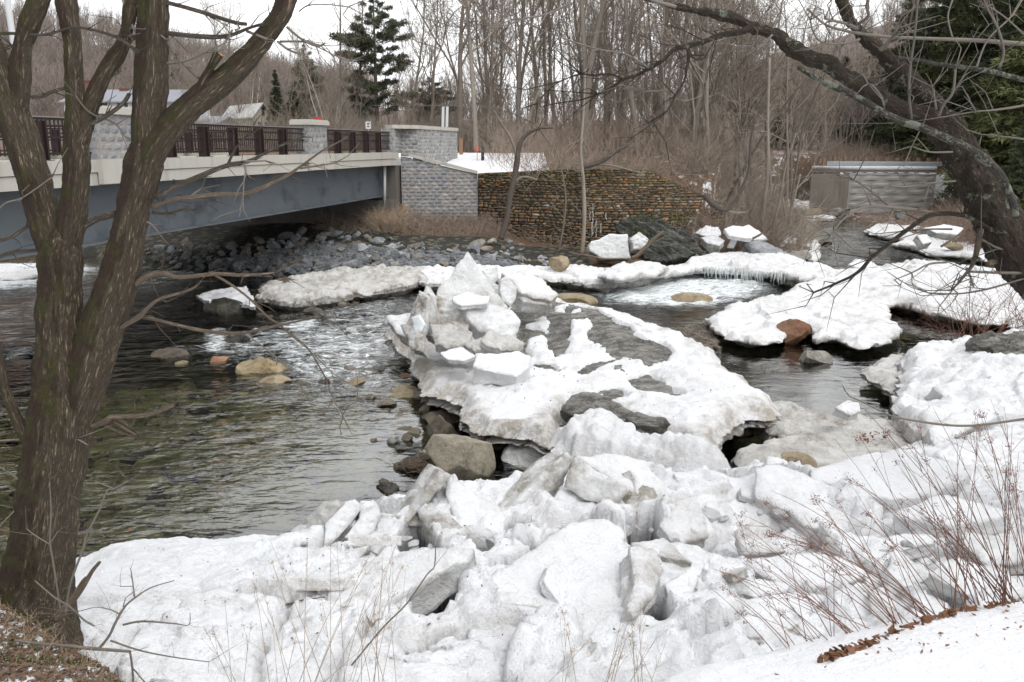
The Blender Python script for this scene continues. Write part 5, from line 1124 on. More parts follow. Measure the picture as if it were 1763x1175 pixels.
# ---------------------------------------------------------------- abutment and walls
CA = BP(sY(50.05), .12); CB = np.array([-1.95, 50.25])
abut = empty('abutment', (CA[0], CA[1], 1), 'grey split-face block abutment with a sloping concrete cap at the far bridge end', 'abutment')
c = Bag(); bbox(c, 50.5, 51.6, -34, .0, .3, 4.86); c.build('abutment_face', M['abut'], abut, False)  # extended past the deck as dark backing for the under-bridge shade
c = Bag(); bbox(c, 49.6, 50.5, -10.4, -.05, .6, 3.0); c.build('bearing_seat', M['abut'], abut, False)
Lw = np.linalg.norm(CB-CA); wt = lambda s: 5.35-(.98*(max(0, s-.45)/(Lw-.45)))
m = masonry(CA, CB, .9, wt, (.2, .2), (.38, .42), .013, .016, BLK, 601, .02, .5); m.build('wing_wall', M['block'], abut, False)
un = (CB-CA)/Lw; nn = np.array([un[1], -un[0]])
def capbar(bag, A, B, zA, zB, th=.17, o0=-.55, o1=.09):
    A = np.asarray(A, float); B = np.asarray(B, float); u = (B-A)/np.linalg.norm(B-A); n = np.array([u[1], -u[0]])
    V = []
    for (p, z) in ((A, zA), (B, zB)):
        for (o, dz) in ((o0, 0), (o1, 0), (o1, th), (o0, th)): V.append([*(p+n*o), z+dz])
    bag.add(V, [[0, 1, 2, 3], [4, 7, 6, 5], [0, 4, 5, 1], [1, 5, 6, 2], [2, 6, 7, 3], [3, 7, 4, 0]])
c = Bag(); capbar(c, CA+un*.45, CB, 5.352, 4.38); c.build('wing_wall_cap', M['concrete'], abut, False)
# upper parapet: end pilaster then a parapet flaring back
PA = BP(sY(48.95), .12); PB = CA+un*1.0; PC = CA+np.array([2.75, 7.4])
pz = 6.86
for (a, b_, pal, sd_, zb_) in ((BP(sY(48.95), -.6), PA, BLK, 611, 5.6), (PA, CA, BLK2, 612, 5.605), (CA, PB, BLK2, 613, 5.36), (PB, PC, BLK2, 614, 4.9)):
    m = masonry(a, b_, zb_, lambda s: pz, (.2, .2), (.38, .42), .014, .02, pal, sd_, .025, .35, cap=(.36, .36, .35)); m.build('parapet', M['block'], abut, False)
c = Bag(); capbar(c, PA-un*.1, PB, pz+.002, pz+.002, .2, -.6, .08); capbar(c, PB, PC, pz-.003, pz-.02, .2, -.45, .08); c.build('parapet_cap', M['concrete'], abut, False)
# brown fieldstone wall
BR = [(.16, .11, .06), (.13, .095, .055), (.185, .13, .075), (.11, .10, .058), (.12, .10, .065), (.15, .105, .058), (.105, .075, .046), (.13, .105, .068), (.09, .07, .045), (.15, .105, .06)]
def brtint(c, t, z, r):
    c = c*np.array([1.3, 1.22, 1.2])
    if z > 3.9: c = c*np.array([.95, 1.0, .8])
    k = r.random()
    if k < .03: c = np.array([.20, .18, .13])
    elif k < .08: c = np.array([.26, .13, .06])
    elif k < .10: c = np.array([.10, .105, .08])
    if abs(t-.62) < .09 and z < 3.2 and r.random() < .16: c = np.array([.50, .48, .42])
    return c
w1 = [(np.array([-1.95, 50.2]), np.array([3.7, 46.5]), lambda s: 4.42+.36*s/6.8, 621), (np.array([3.7, 46.5]), np.array([7.2, 46.9]), lambda s: 4.78-.03*s, 622), (np.array([7.2, 46.9]), np.array([11.8, 48.6]), lambda s: 4.68-.40*s, 623)]
sw = empty('stone_wall', (2, 48, .5), 'old brown fieldstone retaining wall with white lime streaks and mossy top', 'wall')
for A, B, zt, sd_ in w1:
    m = masonry(A, B, .3, zt, (.07, .20), (.14, .60), .012, .035, BR, sd_, .035, .6, 4, True, 0, (.05, .04, .028), True, .24, brtint); m.build('wall_face', M['fieldstone'], sw, True)
# lime streaks as thin crusts
b = Bag(); rr = np.random.default_rng(3)
for px, y0, y1 in ((1003, 352, 385), (1008, 350, 368), (1020, 352, 405), (1026, 378, 410), (1015, 362, 380), (1034, 385, 402), (1043, 366, 378), (1018, 383, 408)):
    t_ = np.linspace(0, 1, 10)
    for i in range(9):
        p = Q(px+rr.normal()*.7, y0+(y1-y0)*t_[i], 46.62-.0); q_ = Q(px+rr.normal()*.7, y0+(y1-y0)*t_[i+1], 46.62)
        yy = 46.5+(p[0]-3.7)*.114-.075; p[1] = yy; q_[1] = yy
        b.tube([p, q_], [rr.uniform(.015, .04), rr.uniform(.015, .04)], 6)
b.build('lime_streak', M['concrete'], sw)
# concrete wall upstream
cw = empty('concrete_wall', (31, 75, .8), 'old stained concrete retaining wall with grey block courses upstream on the right', 'wall')
A = Q(1393, 355, 76.5)[:2]; B = Q(1458, 357, 74.3)[:2]; C_ = Q(1606, 360, 72.6)[:2]
m = masonry(A, B, .2, lambda s: 3.55, (3.5, 3.5), (2.4, 2.4), .02, .01, [(.30, .26, .20), (.27, .24, .19)], 631, .02, .8, cap=(.25, .23, .19)); m.build('plain_wall', M['old_concrete'], cw, False)
m = masonry(B, C_, .2, lambda s: 3.65, (.55, .55), (1.6, 1.8), .05, .03, [(.31, .31, .30)], 632, .06, .8, cap=(.12, .12, .11)); m.build('block_courses', M['old_concrete2'], cw, False)
c = Bag(); capbar(c, A, C_, 3.7, 3.75, .22, -1.2, -.15); c.build('coping', M['old_concrete2'], cw, False)
c = Bag(); capbar(c, A, C_, 3.925, 3.975, .26, -1.8, .06); c.build('snow_cap', M['snow'], cw)
gr = empty('guardrail', (31, 77, 3.8), 'silver guardrail on brown wooden posts above the concrete wall', 'guardrail')
for i in range(13):
    t_ = i/12.; p = Q(1418+t_*215, 286+t_*4, 78-t_*3); gzz = 3.75
    c = Bag(); c.box((p[0], p[1], (gzz+4.75)/2), (.26, .26, 4.75-gzz+.3)); c.build('post', M['wood_post'], gr, False)
p0 = Q(1422, 285, 77.6); p1 = Q(1640, 289, 74.8)
c = Bag()
for z0_, z1_, dd in ((4.32, 4.42, .02), (4.42, 4.50, .06), (4.50, 4.60, .02), (4.24, 4.32, .06)):
    c.box(((p0[0]+p1[0])/2, (p0[1]+p1[1])/2-.18-dd, (z0_+z1_)/2), (np.linalg.norm(p1[:2]-p0[:2]), .03, z1_-z0_-.004), rz=math.atan2(p1[1]-p0[1], p1[0]-p0[0]))
c.build('rail', M['galv'], gr, False)
# ---------------------------------------------------------------- small things at the road
s_ = Q(768, 200, 58); t_ = empty('road_sign', (s_[0], s_[1], 5.3), 'pair of narrow grey sign backs on a post behind the parapet', 'sign')
for i, (x0, dx) in enumerate(((763.5, -1.3), (770.5, 1.0))):
    a = Q(x0, 184, 58); b_ = Q(x0-1.5, 219, 58); c = Bag(); c.box((a+b_)/2, (.17, .02, a[2]-b_[2]), M=np.array([[1, 0, .04], [0, 1, 0], [0, 0, 1]])); c.build('sign_plate', M['sign_back'], t_, False)
c = Bag(); c.tube([(s_[0]-.05, s_[1]+.05, 5.2), (s_[0]+.02, s_[1]+.05, 7.3)], [.035, .035], 8); c.build('post', M['pole'], t_)
# stop sign beyond the pilaster
p = Q(548.5, 207.5, 60); t_ = empty('stop_sign', (p[0], p[1], 5.5), 'top of a red octagonal road sign beyond the middle pilaster', 'sign')
th = np.arange(8)*math.pi/4+math.pi/8; c = Bag(); r8 = .33
Vv = [[p[0]+r8*math.cos(a), p[1], p[2]-.1+r8*math.sin(a)] for a in th]+[[p[0]+r8*math.cos(a), p[1]+.02, p[2]-.1+r8*math.sin(a)] for a in th]
c.V.append(np.array(Vv)); c.n = 16; c.F = {4: [np.array([[i, (i+1) % 8, (i+1) % 8+8, i+8] for i in range(8)])], 8: [np.array([list(range(8))[::-1], list(range(8, 16))])]}
c.build('sign_plate', M['sign_red'], t_, False)
c = Bag(); c.tube([(p[0], p[1]+.06, 5.3), (p[0], p[1]+.06, p[2])], [.03, .03], 8); c.build('post', M['pole'], t_)
p = Q(634, 216, 62); t_ = empty('road_sign', (p[0], p[1], 5.3), 'small square white sign above the railing right of the middle pilaster', 'sign')
c = Bag(); c.box(p, (.36, .02, .48)); pl_ = c.build('sign_plate', M['sign_white'], t_, False)
c = Bag(); 
for dz, w_ in ((.12, .2), (.02, .12), (-.1, .2)): c.box(p+[0, -.016, dz], (w_, .008, .06))
c.build('marking', M['black'], t_, False)
c = Bag(); c.tube([(p[0], p[1]+.05, 5.3), (p[0], p[1]+.05, p[2]+.15)], [.03, .03], 8); c.build('post', M['pole'], t_)
# brown guide post, dark vent pipe, orange marker
p = Q(794, 266, 60); c = Bag(); hp = Q(794, 239, 60); c.box(((p[0]), p[1], (hp[2]+4.9)/2), (.24, .2, hp[2]-4.9)); c.box((p[0], p[1], hp[2]+.012), (.26, .22, .02)); o = c.build('wooden_post', M['wood_post'], None, False); tag(o, 'rust-brown post at the right end of the parapet', 'post')
p = Q(831, 272, 56); c = Bag(); zt_ = Q(831, 257, 56)[2]
c.tube([(p[0], 56, 4.7), (p[0], 56, zt_-.12), (p[0]-.02, 56, zt_+.02), (p[0]-.12, 56, zt_+.12), (p[0]-.24, 56, zt_+.15), (p[0]-.34, 56, zt_+.08)], [.10, .10, .11, .11, .11, .12], 12, sub=3); o = c.build('bent_pipe', M['black']); tag(o, 'black bent pipe standing in the snow behind the wing wall', 'pipe')
p = Q(821.5, 256, 55.5); c = Bag(); c.tube([p+[0, 0, -.75], p+[0, 0, -.2]], [.02, .02], 6); c.tube([p+[0, 0, -.2], p+[-.01, 0, -.05], p+[.01, 0, .1], p+[0, 0, .16]], [.05, .09, .08, .03], 10, sub=3); o = c.build('marker', M['orange']); tag(o, 'small orange marker by the dark speckled trunk', 'marker')
# pole, wires
p = Q(25, 85, 45); q_ = Q(8, -30, 45)
d_ = (q_-p)/(q_[2]-p[2]); bot_ = p+d_*(3.5-p[2]); top_ = p+d_*(14-p[2])
c = Bag(); c.tube([bot_, top_], [.17, .14], 14); o = c.build('utility_pole', M['pole']); tag(o, 'smooth silver-grey pole rising behind the bridge at the top left', 'pole')
def wire(pts, label, r=.012):
    c = Bag(); c.tube(pts, [r]*len(pts), 5, sub=8); o = c.build('wire', M['wire']); tag(o, label, 'wire')
wire([Q(330, 120, 80), Q(480, 150, 84), Q(640, 186, 90)], 'thin wire sloping across the woods left of the pine', .02)
wire([Q(640, 182, 62), Q(760, 182, 60), Q(1000, 190, 58), Q(1300, 196, 56)], 'thin wire running level behind the sign backs', .012)
wire([Q(1290, 205, 60), Q(1420, 213, 60), Q(1620, 211, 58)], 'pale thin wire above the concrete wall', .014)
# ---------------------------------------------------------------- houses
def house(name, label, px0, px1, py_eave, py_ridge, Yd, depth, wall, roof, gable_px=None, wins=(), chim=None, base=5.2):
    h = empty(name, (Q(px0, 200, Yd)[0], Yd, base), label, 'house')
    x0, x1 = Q(px0, 200, Yd)[0], Q(px1, 200, Yd)[0]; ze = Q(500, py_eave, Yd)[2]; zr = Q(500, py_ridge, Yd+depth/2)[2]
    c = Bag(); V = [(x0, Yd, base), (x1, Yd, base), (x1, Yd+depth, base), (x0, Yd+depth, base), (x0, Yd, ze), (x1, Yd, ze), (x1, Yd+depth, ze), (x0, Yd+depth, ze), (x0, Yd+depth/2, zr), (x1, Yd+depth/2, zr)]
    c.add(V, [[0, 1, 5, 4], [1, 2, 6, 5], [2, 3, 7, 6], [3, 0, 4, 7]], [[4, 7, 8], [5, 9, 6], ]); w = c.build('wall', wall, h, False)
    c = Bag(); e = .35
    for sgn in (0, 1):
        ya = Yd-e if sgn == 0 else Yd+depth+e; za = ze-e*(zr-ze)/(depth/2)
        Vr = [(x0-e, ya, za), (x1+e, ya, za), (x1+e, Yd+depth/2, zr+.0), (x0-e, Yd+depth/2, zr)]; Vt = [(a, b2, z+.14) for a, b2, z in Vr]
        c.add(Vr+Vt, [[0, 3, 2, 1], [4, 5, 6, 7], [0, 1, 5, 4], [1, 2, 6, 5], [2, 3, 7, 6], [3, 0, 4, 7]])
    c.build('roof', roof, h, False)
    for (px, py, w_, hh) in wins:
        p = Q(px, py, Yd); c = Bag(); c.box((p[0], Yd-.02, p[2]), (w_, .06, hh)); f = c.build('window', M['sign_white'] if wall is not M['cream_house'] else M['cream_house'], h, False)
        c = Bag(); c.box((p[0], Yd-.055, p[2]), (w_*.78, .02, hh*.84)); o = c.build('pane', M['window'], None, False); L_ = o.location.copy(); o.parent = f; o.location = L_-f.location-h.location
    if chim:
        for (px, pyt, pyb, w_, yy) in chim:
            p = Q(px, pyt, yy); q_ = Q(px, pyb, yy); c = Bag(); c.box((p[0], yy, (p[2]+q_[2])/2), (w_, w_*.8, p[2]-q_[2])); c.box((p[0], yy, p[2]+.05), (w_*1.15, w_*.95, .1)); c.build('chimney', M['brick'], h, False)
    return h
house('house', 'white clapboard house with a grey roof and brick chimney behind the left tree stems', 112, 300, 176, 157, 92, 11, M['white_house'], M['roof_grey'], wins=[(179, 184, .95, .9), (206, 185, .5, 1.0), (217.5, 185, .5, 1.0), (232, 185, .5, 1.0), (150, 186, .7, 1.0), (255, 186, .7, 1.0)], chim=[(154, 141, 185, 1.05, 91.4), (214, 154, 165, .8, 97)])
# cream house: gable turned to the right
hb = empty('house', (Q(420, 200, 100)[0], 100, 5.2), 'cream farmhouse with a pale roof and a small gable window, left of the dark spruce', 'house')
x0, x1 = Q(362, 200, 104)[0], Q(449, 200, 104)[0]; x2 = Q(470, 200, 104)[0]
ze = Q(400, 203, 100)[2]; zr = Q(450, 179, 100)[2]
A = np.array([x0, 108.]); B = np.array([x1+.4, 99.5]); Cc = np.array([x2, 103.8]); Dd = A+(Cc-B)
mid = (B+Cc)/2; mid2 = (A+Dd)/2
c = Bag(); c.add([(*A, 5), (*B, 5), (*Cc, 5), (*Dd, 5), (*A, ze), (*B, ze), (*Cc, ze), (*Dd, ze), (*mid, zr), (*mid2, zr)], [[0, 1, 5, 4], [1, 2, 6, 5], [2, 3, 7, 6], [3, 0, 4, 7]], [[5, 6, 8], [7, 4, 9]]); c.build('wall', M['cream_house'], hb, False)
c = Bag(); un2 = (B-A)/np.linalg.norm(B-A)
for e0, e1 in ((A, B), (Dd, Cc)):
    out = (e0-mid2); out = out/np.linalg.norm(out)*.3
    V = [(*(e0+out-un2*.3), ze-.1), (*(e1+out+un2*.3), ze-.1), (*(mid+un2*.3), zr+.05), (*(mid2-un2*.3), zr+.05)]; Vt = [(a, b2, z+.15) for a, b2, z in V]
    c.add(V+Vt, [[0, 3, 2, 1], [4, 5, 6, 7], [0, 1, 5, 4], [1, 2, 6, 5], [2, 3, 7, 6], [3, 0, 4, 7]])
c.build('roof', M['roof_pale'], hb, False)
g_ = (Cc-B)/np.linalg.norm(Cc-B); gn = np.array([g_[1], -g_[0]])
for (t_, z_, w_, h_) in ((.5, ze+.75, .55, .9), (.28, ze-1.1, .5, 1.3), (.62, ze-1.1, .5, 1.3)):
    p = B+(Cc-B)*t_+gn*.04; c = Bag(); c.box((*p, z_), (w_, .06, h_), rz=math.atan2(g_[1], g_[0])); c.build('window', M['window'], hb, False)
house('shed', 'low grey-roofed building glimpsed beyond the railing next to the cream house', 325, 372, 214, 203, 84, 6, M['white_house'], M['roof_grey'], wins=[(345, 222, .8, .8)])
# ---------------------------------------------------------------- the big left-hand tree
YT = 7.4
lt = empty('tree', Q(60, 1035, YT), 'large many-stemmed tree with furrowed mossy bark on the near left bank', 'tree')
def stem(bag, pts, Y=YT, k=28, sub=10, rough=.012, seed=0, s=1.0, knob=0.):
    W = []; Rr = []
    for p in pts:
        yy = Y+(p[3] if len(p) > 3 else 0)
        w = Q(p[0], p[1], yy); dist = np.linalg.norm(w-[0, 0, EYE]); W.append(w); Rr.append(p[2]*.5*dist/F*s*(.84 if k >= 20 else .8))
    bag.tube(W, Rr, k, True, sub, rough, seed, knob=knob); return W
b = Bag()
stem(b, [(38, 1110, 190, -.1), (48, 1048, 150), (62, 985, 116), (74, 920, 108), (84, 850, 106), (98, 780, 108), (106, 720, 112), (108, 660, 96), (103, 600, 82), (102, 540, 76), (104, 480, 72), (104, 440, 74), (104, 410, 60), (106, 380, 26)], k=96, sub=26, rough=.022, seed=1, knob=.010)
stem(b, [(104, 790, 50), (114, 740, 78), (130, 690, 84), (150, 640, 80), (170, 580, 76), (190, 520, 74), (208, 460, 68), (222, 400, 62), (234, 340, 62), (246, 285, 64), (253, 250, 50), (256, 220, 26)], k=80, sub=22, rough=.018, seed=2, knob=.008)
stem(b, [(98, 470, 34), (92, 440, 48), (82, 390, 60), (64, 330, 58), (46, 270, 56), (28, 215, 56), (12, 165, 46), (-6, 110, 40), (-30, 40, 36), (-60, -60, 34)], k=56, sub=18, rough=.014, seed=3, knob=.007)
stem(b, [(106, 475, 34), (111, 440, 46), (122, 390, 48), (128, 340, 46), (132, 290, 44), (130, 240, 42), (130, 190, 34), (128, 140, 30), (126, 90, 30), (120, 50, 32), (114, 5, 34), (108, -60, 30)], k=56, sub=18, rough=.014, seed=4, knob=.007)
stem(b, [(18, 220, 40), (30, 175, 34), (34, 130, 34), (38, 85, 30), (50, 45, 34), (66, 5, 32), (84, -50, 28)], k=44, sub=16, rough=.012, seed=5, knob=.006)
stem(b, [(138, 245, 30), (150, 205, 30), (165, 160, 27), (184, 120, 27), (208, 85, 26), (218, 55, 22), (224, 20, 24), (232, -30, 20)], k=44, sub=16, rough=.012, seed=6, knob=.006)
stem(b, [(244, 310, 36), (250, 270, 50), (256, 200, 56), (260, 140, 54), (262, 80, 52), (264, 20, 52), (266, -60, 50)], k=64, sub=20, rough=.015, seed=7, knob=.006)
stem(b, [(236, 330, 34), (248, 290, 52), (275, 240, 52), (310, 200, 46), (350, 165, 46), (395, 130, 42), (430, 95, 38), (460, 58, 35), (486, 20, 34), (505, -30, 32)], k=64, sub=20, rough=.014, seed=8, knob=.006)
stem(b, [(336, 178, 26, -.05), (350, 140, 20, -.06), (362, 118, 17, -.07), (370, 100, 13, -.08), (372, 88, 8, -.08)], k=20, sub=8, seed=9)
b.build('trunk', M['bark'], lt)
b = Bag(); stem(b, [(58, 770, 26, -.1), (44, 750, 24, -.1), (28, 720, 20, -.12), (12, 680, 17, -.15), (2, 640, 15, -.2), (-6, 590, 14, -.2)], k=20, sub=8, seed=10, rough=.006); b.build('side_stem', M['bark'], lt)
b = Bag(); p = Q(381, 95, YT-.1); b.tube([Q(362, 118, YT-.09), p], [.028, .02], 14, True); w_ = b.build('stub', M['bark'], lt)
b = Bag(); p0 = Q(379, 97, YT-.1); b.tube([p0, p0+(p-p0)*1.35], [.0195, .019], 14); b.build('cut_end', M['cutwood'], lt)
LB = [  # thin branches of the left tree: colour, points (px,py,width)
 ('branch', [(225, 335, 12), (268, 338, 10), (300, 322, 11), (335, 308, 12), (372, 292, 10), (400, 283, 9), (425, 279, 8), (455, 265, 6), (490, 248, 5), (522, 236, 5)]),
 ('branch', [(392, 285, 7), (402, 262, 5), (412, 248, 4), (422, 238, 3)]), ('branch', [(420, 278, 5), (440, 278, 4), (456, 277, 3)]), ('branch', [(420, 281, 5), (423, 298, 4), (420, 312, 3), (418, 345, 3), (412, 362, 2)]),
 ('driftwood', [(262, 358, 9), (295, 345, 8), (330, 340, 9), (375, 335, 9), (420, 334, 9), (455, 322, 8), (495, 302, 7), (520, 285, 5), (555, 260, 4), (600, 236, 3)]),
 ('branch', [(517, 290, 5), (545, 286, 4), (577, 281, 3)]), ('branch', [(330, 338, 6), (340, 330, 4), (347, 325, 3)]),
 ('branch', [(262, 366, 7), (290, 368, 6), (315, 361, 5), (335, 362, 3)]), ('branch', [(252, 382, 5), (262, 388, 4), (274, 402, 3)]),
 ('branch', [(200, 368, 14), (165, 378, 13), (140, 395, 12), (118, 412, 10)]),
 ('branch', [(-10, 416, 8), (20, 408, 7), (45, 392, 6), (75, 384, 5)]), ('branch', [(-10, 445, 7), (20, 435, 6), (50, 432, 6), (75, 430, 6)]),
 ('driftwood', [(142, 735, 7), (165, 732, 8), (182, 725, 11), (195, 718, 9), (240, 717, 8), (265, 712, 8), (300, 698, 7)]), ('driftwood', [(195, 724, 8), (215, 738, 7), (235, 750, 3)]), ('driftwood', [(198, 720, 7), (215, 728, 6), (225, 735, 5), (232, 720, 3)]), ('driftwood', [(178, 732, 6), (200, 742, 5), (218, 748, 4), (236, 755, 3)]),
 ('driftwood', [(232, 490, 12), (250, 478, 10), (275, 470, 10), (310, 478, 8), (370, 472, 8), (420, 474, 7), (470, 470, 5), (495, 459, 3)]), ('driftwood', [(370, 474, 6), (400, 492, 6), (430, 515, 5), (460, 545, 5), (478, 557, 4), (500, 575, 4), (530, 600, 3), (560, 650, 3)]),
 ('branch', [(478, 557, 3), (510, 585, 3), (540, 610, 2.5), (570, 640, 2), (600, 660, 2)]), ('branch', [(560, 650, 2.5), (575, 690, 2.5), (590, 715, 2.5), (585, 735, 2)]), ('branch', [(590, 715, 2), (600, 700, 2), (615, 690, 1.5)]),
 ('driftwood', [(192, 570, 8), (215, 560, 9), (240, 545, 11), (255, 530, 8), (275, 515, 7), (310, 505, 6), (335, 495, 5), (347, 483, 3)]), ('driftwood', [(235, 545, 7), (265, 550, 7), (305, 560, 7), (345, 569, 8), (390, 574, 8), (430, 572, 6), (480, 560, 5), (520, 552, 4), (555, 546, 3)]),
 ('branch', [(420, 574, 4), (450, 595, 3), (475, 615, 2.5), (490, 628, 2)]),
 ('branch', [(-10, 370, 4), (10, 350, 3), (40, 340, 3), (90, 305, 2)]), ('branch', [(-10, 760, 3), (45, 756, 4), (85, 752, 4), (130, 756, 3), (150, 766, 2)]),
 ('branch', [(-10, 800, 3), (10, 810, 4), (38, 830, 4)]), ('branch', [(28, 938, 3), (5, 938, 4), (-5, 915, 4), (25, 880, 3)]),
 ('branch', [(-10, 58, 6), (30, 58, 5), (80, 60, 5), (120, 48, 5), (150, 50, 5), (195, 62, 6), (225, 80, 7), (240, 95, 8)]),
 ('branch', [(262, 55, 10), (290, 58, 10), (330, 62, 9), (370, 64, 9), (400, 60, 7), (430, 48, 6), (465, 38, 5)]), ('branch', [(425, 54, 5), (445, 62, 5), (460, 68, 4)]),
 ('branch', [(265, 0, 8), (300, 8, 8), (350, 22, 8), (400, 38, 8), (424, 42, 7)]), ('branch', [(400, 52, 4), (390, 70, 4), (380, 85, 3)]), ('branch', [(412, 58, 3), (405, 52, 3), (412, 50, 2)]),
 ('branch', [(285, 68, 5), (300, 92, 5), (320, 115, 5), (342, 135, 5)]), ('branch', [(285, 110, 6), (320, 105, 5), (350, 92, 4), (362, 86, 3)]), ('branch', [(230, 0, 4), (255, 40, 4), (285, 68, 4)]),
 ('branch', [(140, 220, 10), (160, 212, 9), (180, 202, 9), (210, 180, 8), (222, 163, 8)]), ('branch', [(55, 168, 8), (75, 165, 8), (90, 158, 8), (112, 152, 6)]), ('branch', [(175, 202, 4), (200, 215, 4), (215, 235, 3), (230, 245, 2)]),
 ('branch', [(175, 205, 3), (150, 190, 3), (130, 165, 3)]), ('branch', [(494, 47, 5), (520, 68, 5), (545, 80, 4), (560, 74, 3)]), ('branch', [(482, 72, 5), (520, 72, 4), (550, 78, 3)]), ('branch', [(478, 72, 5), (495, 85, 5), (514, 93, 4)]),
 ('branch', [(515, 20, 3), (530, 10, 3), (560, 8, 2.5), (600, 12, 2)]), ('branch', [(545, 80, 3), (575, 95, 2.5), (600, 105, 2)]),
 ('branch', [(62, 35, 6), (75, 15, 6), (82, -20, 6)]), ('branch', [(240, 62, 6), (226, 42, 6), (215, 10, 5), (205, -20, 5)]), ('branch', [(240, 60, 9), (232, 65, 9), (222, 60, 10)]), ('branch', [(30, 90, 8), (22, 80, 7), (8, 85, 6)])]
rr = np.random.default_rng(77)
for mt, pts in LB:
    b = Bag(); dy = rr.uniform(-.35, .1)
    W = stem(b, [(*p, dy*(i/len(pts))) for i, p in enumerate(pts)], k=8, sub=5, rough=.0015, seed=int(rr.integers(99)))
    # side twigs
    for _ in range(int(len(pts)*1.1)):
        i = int(rr.integers(1, len(W))); p = W[i]; d = rr.normal(size=3)*.5+(W[i]-W[i-1])/np.linalg.norm(W[i]-W[i-1]); d /= np.linalg.norm(d); L_ = rr.uniform(.08, .32)
        b.tube([p, p+d*L_*.5+rr.normal(size=3)*.02, p+d*L_+rr.normal(size=3)*.04], [.005, .0035, .0018], 5, True)
    b.build('branch', M['deadwood' if mt == 'driftwood' else 'greystem' if max(q[2] for q in pts) <= 6 else mt], lt)
# ---------------------------------------------------------------- the leaning right-hand tree
rt = empty('tree', (7.6, 9.5, .8), 'dark knobbly fungus-covered tree leaning in from the right edge', 'tree')
b = Bag()
YR = 10.5
MAIN = [(2120, 900, 120, -.6), (1990, 690, 106, -.4), (1880, 560, 98, -.2), (1800, 478, 94), (1746, 420, 90), (1710, 362, 80), (1683, 310, 66), (1655, 265, 64), (1632, 225, 60), (1612, 205, 46)]
stem(b, MAIN, YR, k=96, sub=26, rough=.012, seed=21, knob=.030)
stem(b, [(1632, 235, 48), (1595, 205, 40), (1560, 192, 34), (1520, 170, 30), (1486, 150, 30), (1452, 130, 29), (1425, 110, 30), (1394, 100, 30), (1367, 85, 26), (1340, 62, 22), (1318, 55, 21), (1292, 46, 20), (1265, 32, 17), (1214, 22, 14), (1163, 12, 13), (1110, -4, 11)], YR, k=48, sub=16, rough=.008, seed=22, knob=.022)
stem(b, [(1625, 225, 46), (1606, 190, 40), (1585, 160, 34), (1565, 138, 32), (1545, 118, 32), (1518, 92, 24), (1500, 78, 22), (1486, 62, 21), (1466, 38, 19), (1452, 8, 18), (1440, -30, 16)], YR+.2, k=48, sub=16, rough=.008, seed=23, knob=.022)
b.build('trunk', M['bark_fungus'], rt)
b = Bag(); stem(b, [(1374, 116, 9), (1402, 132, 11), (1429, 146, 12), (1460, 160, 12), (1490, 176, 13), (1520, 194, 13), (1548, 208, 14), (1589, 221, 15), (1640, 243, 15), (1691, 272, 16), (1721, 300, 15), (1740, 338, 14), (1748, 372, 14)], YR-.6, k=18, sub=8, rough=.006, seed=24); b.build('lichen_limb', M['bark_lichen'], rt, )
b = Bag(); stem(b, [(1548, 102, 6), (1580, 104, 7), (1606, 110, 8), (1657, 116, 8), (1700, 122, 9), (1740, 132, 9), (1800, 148, 10)], YR-.3, k=14, sub=8, rough=.004, seed=25); b.build('lichen_limb', M['bark_lichen'], rt)
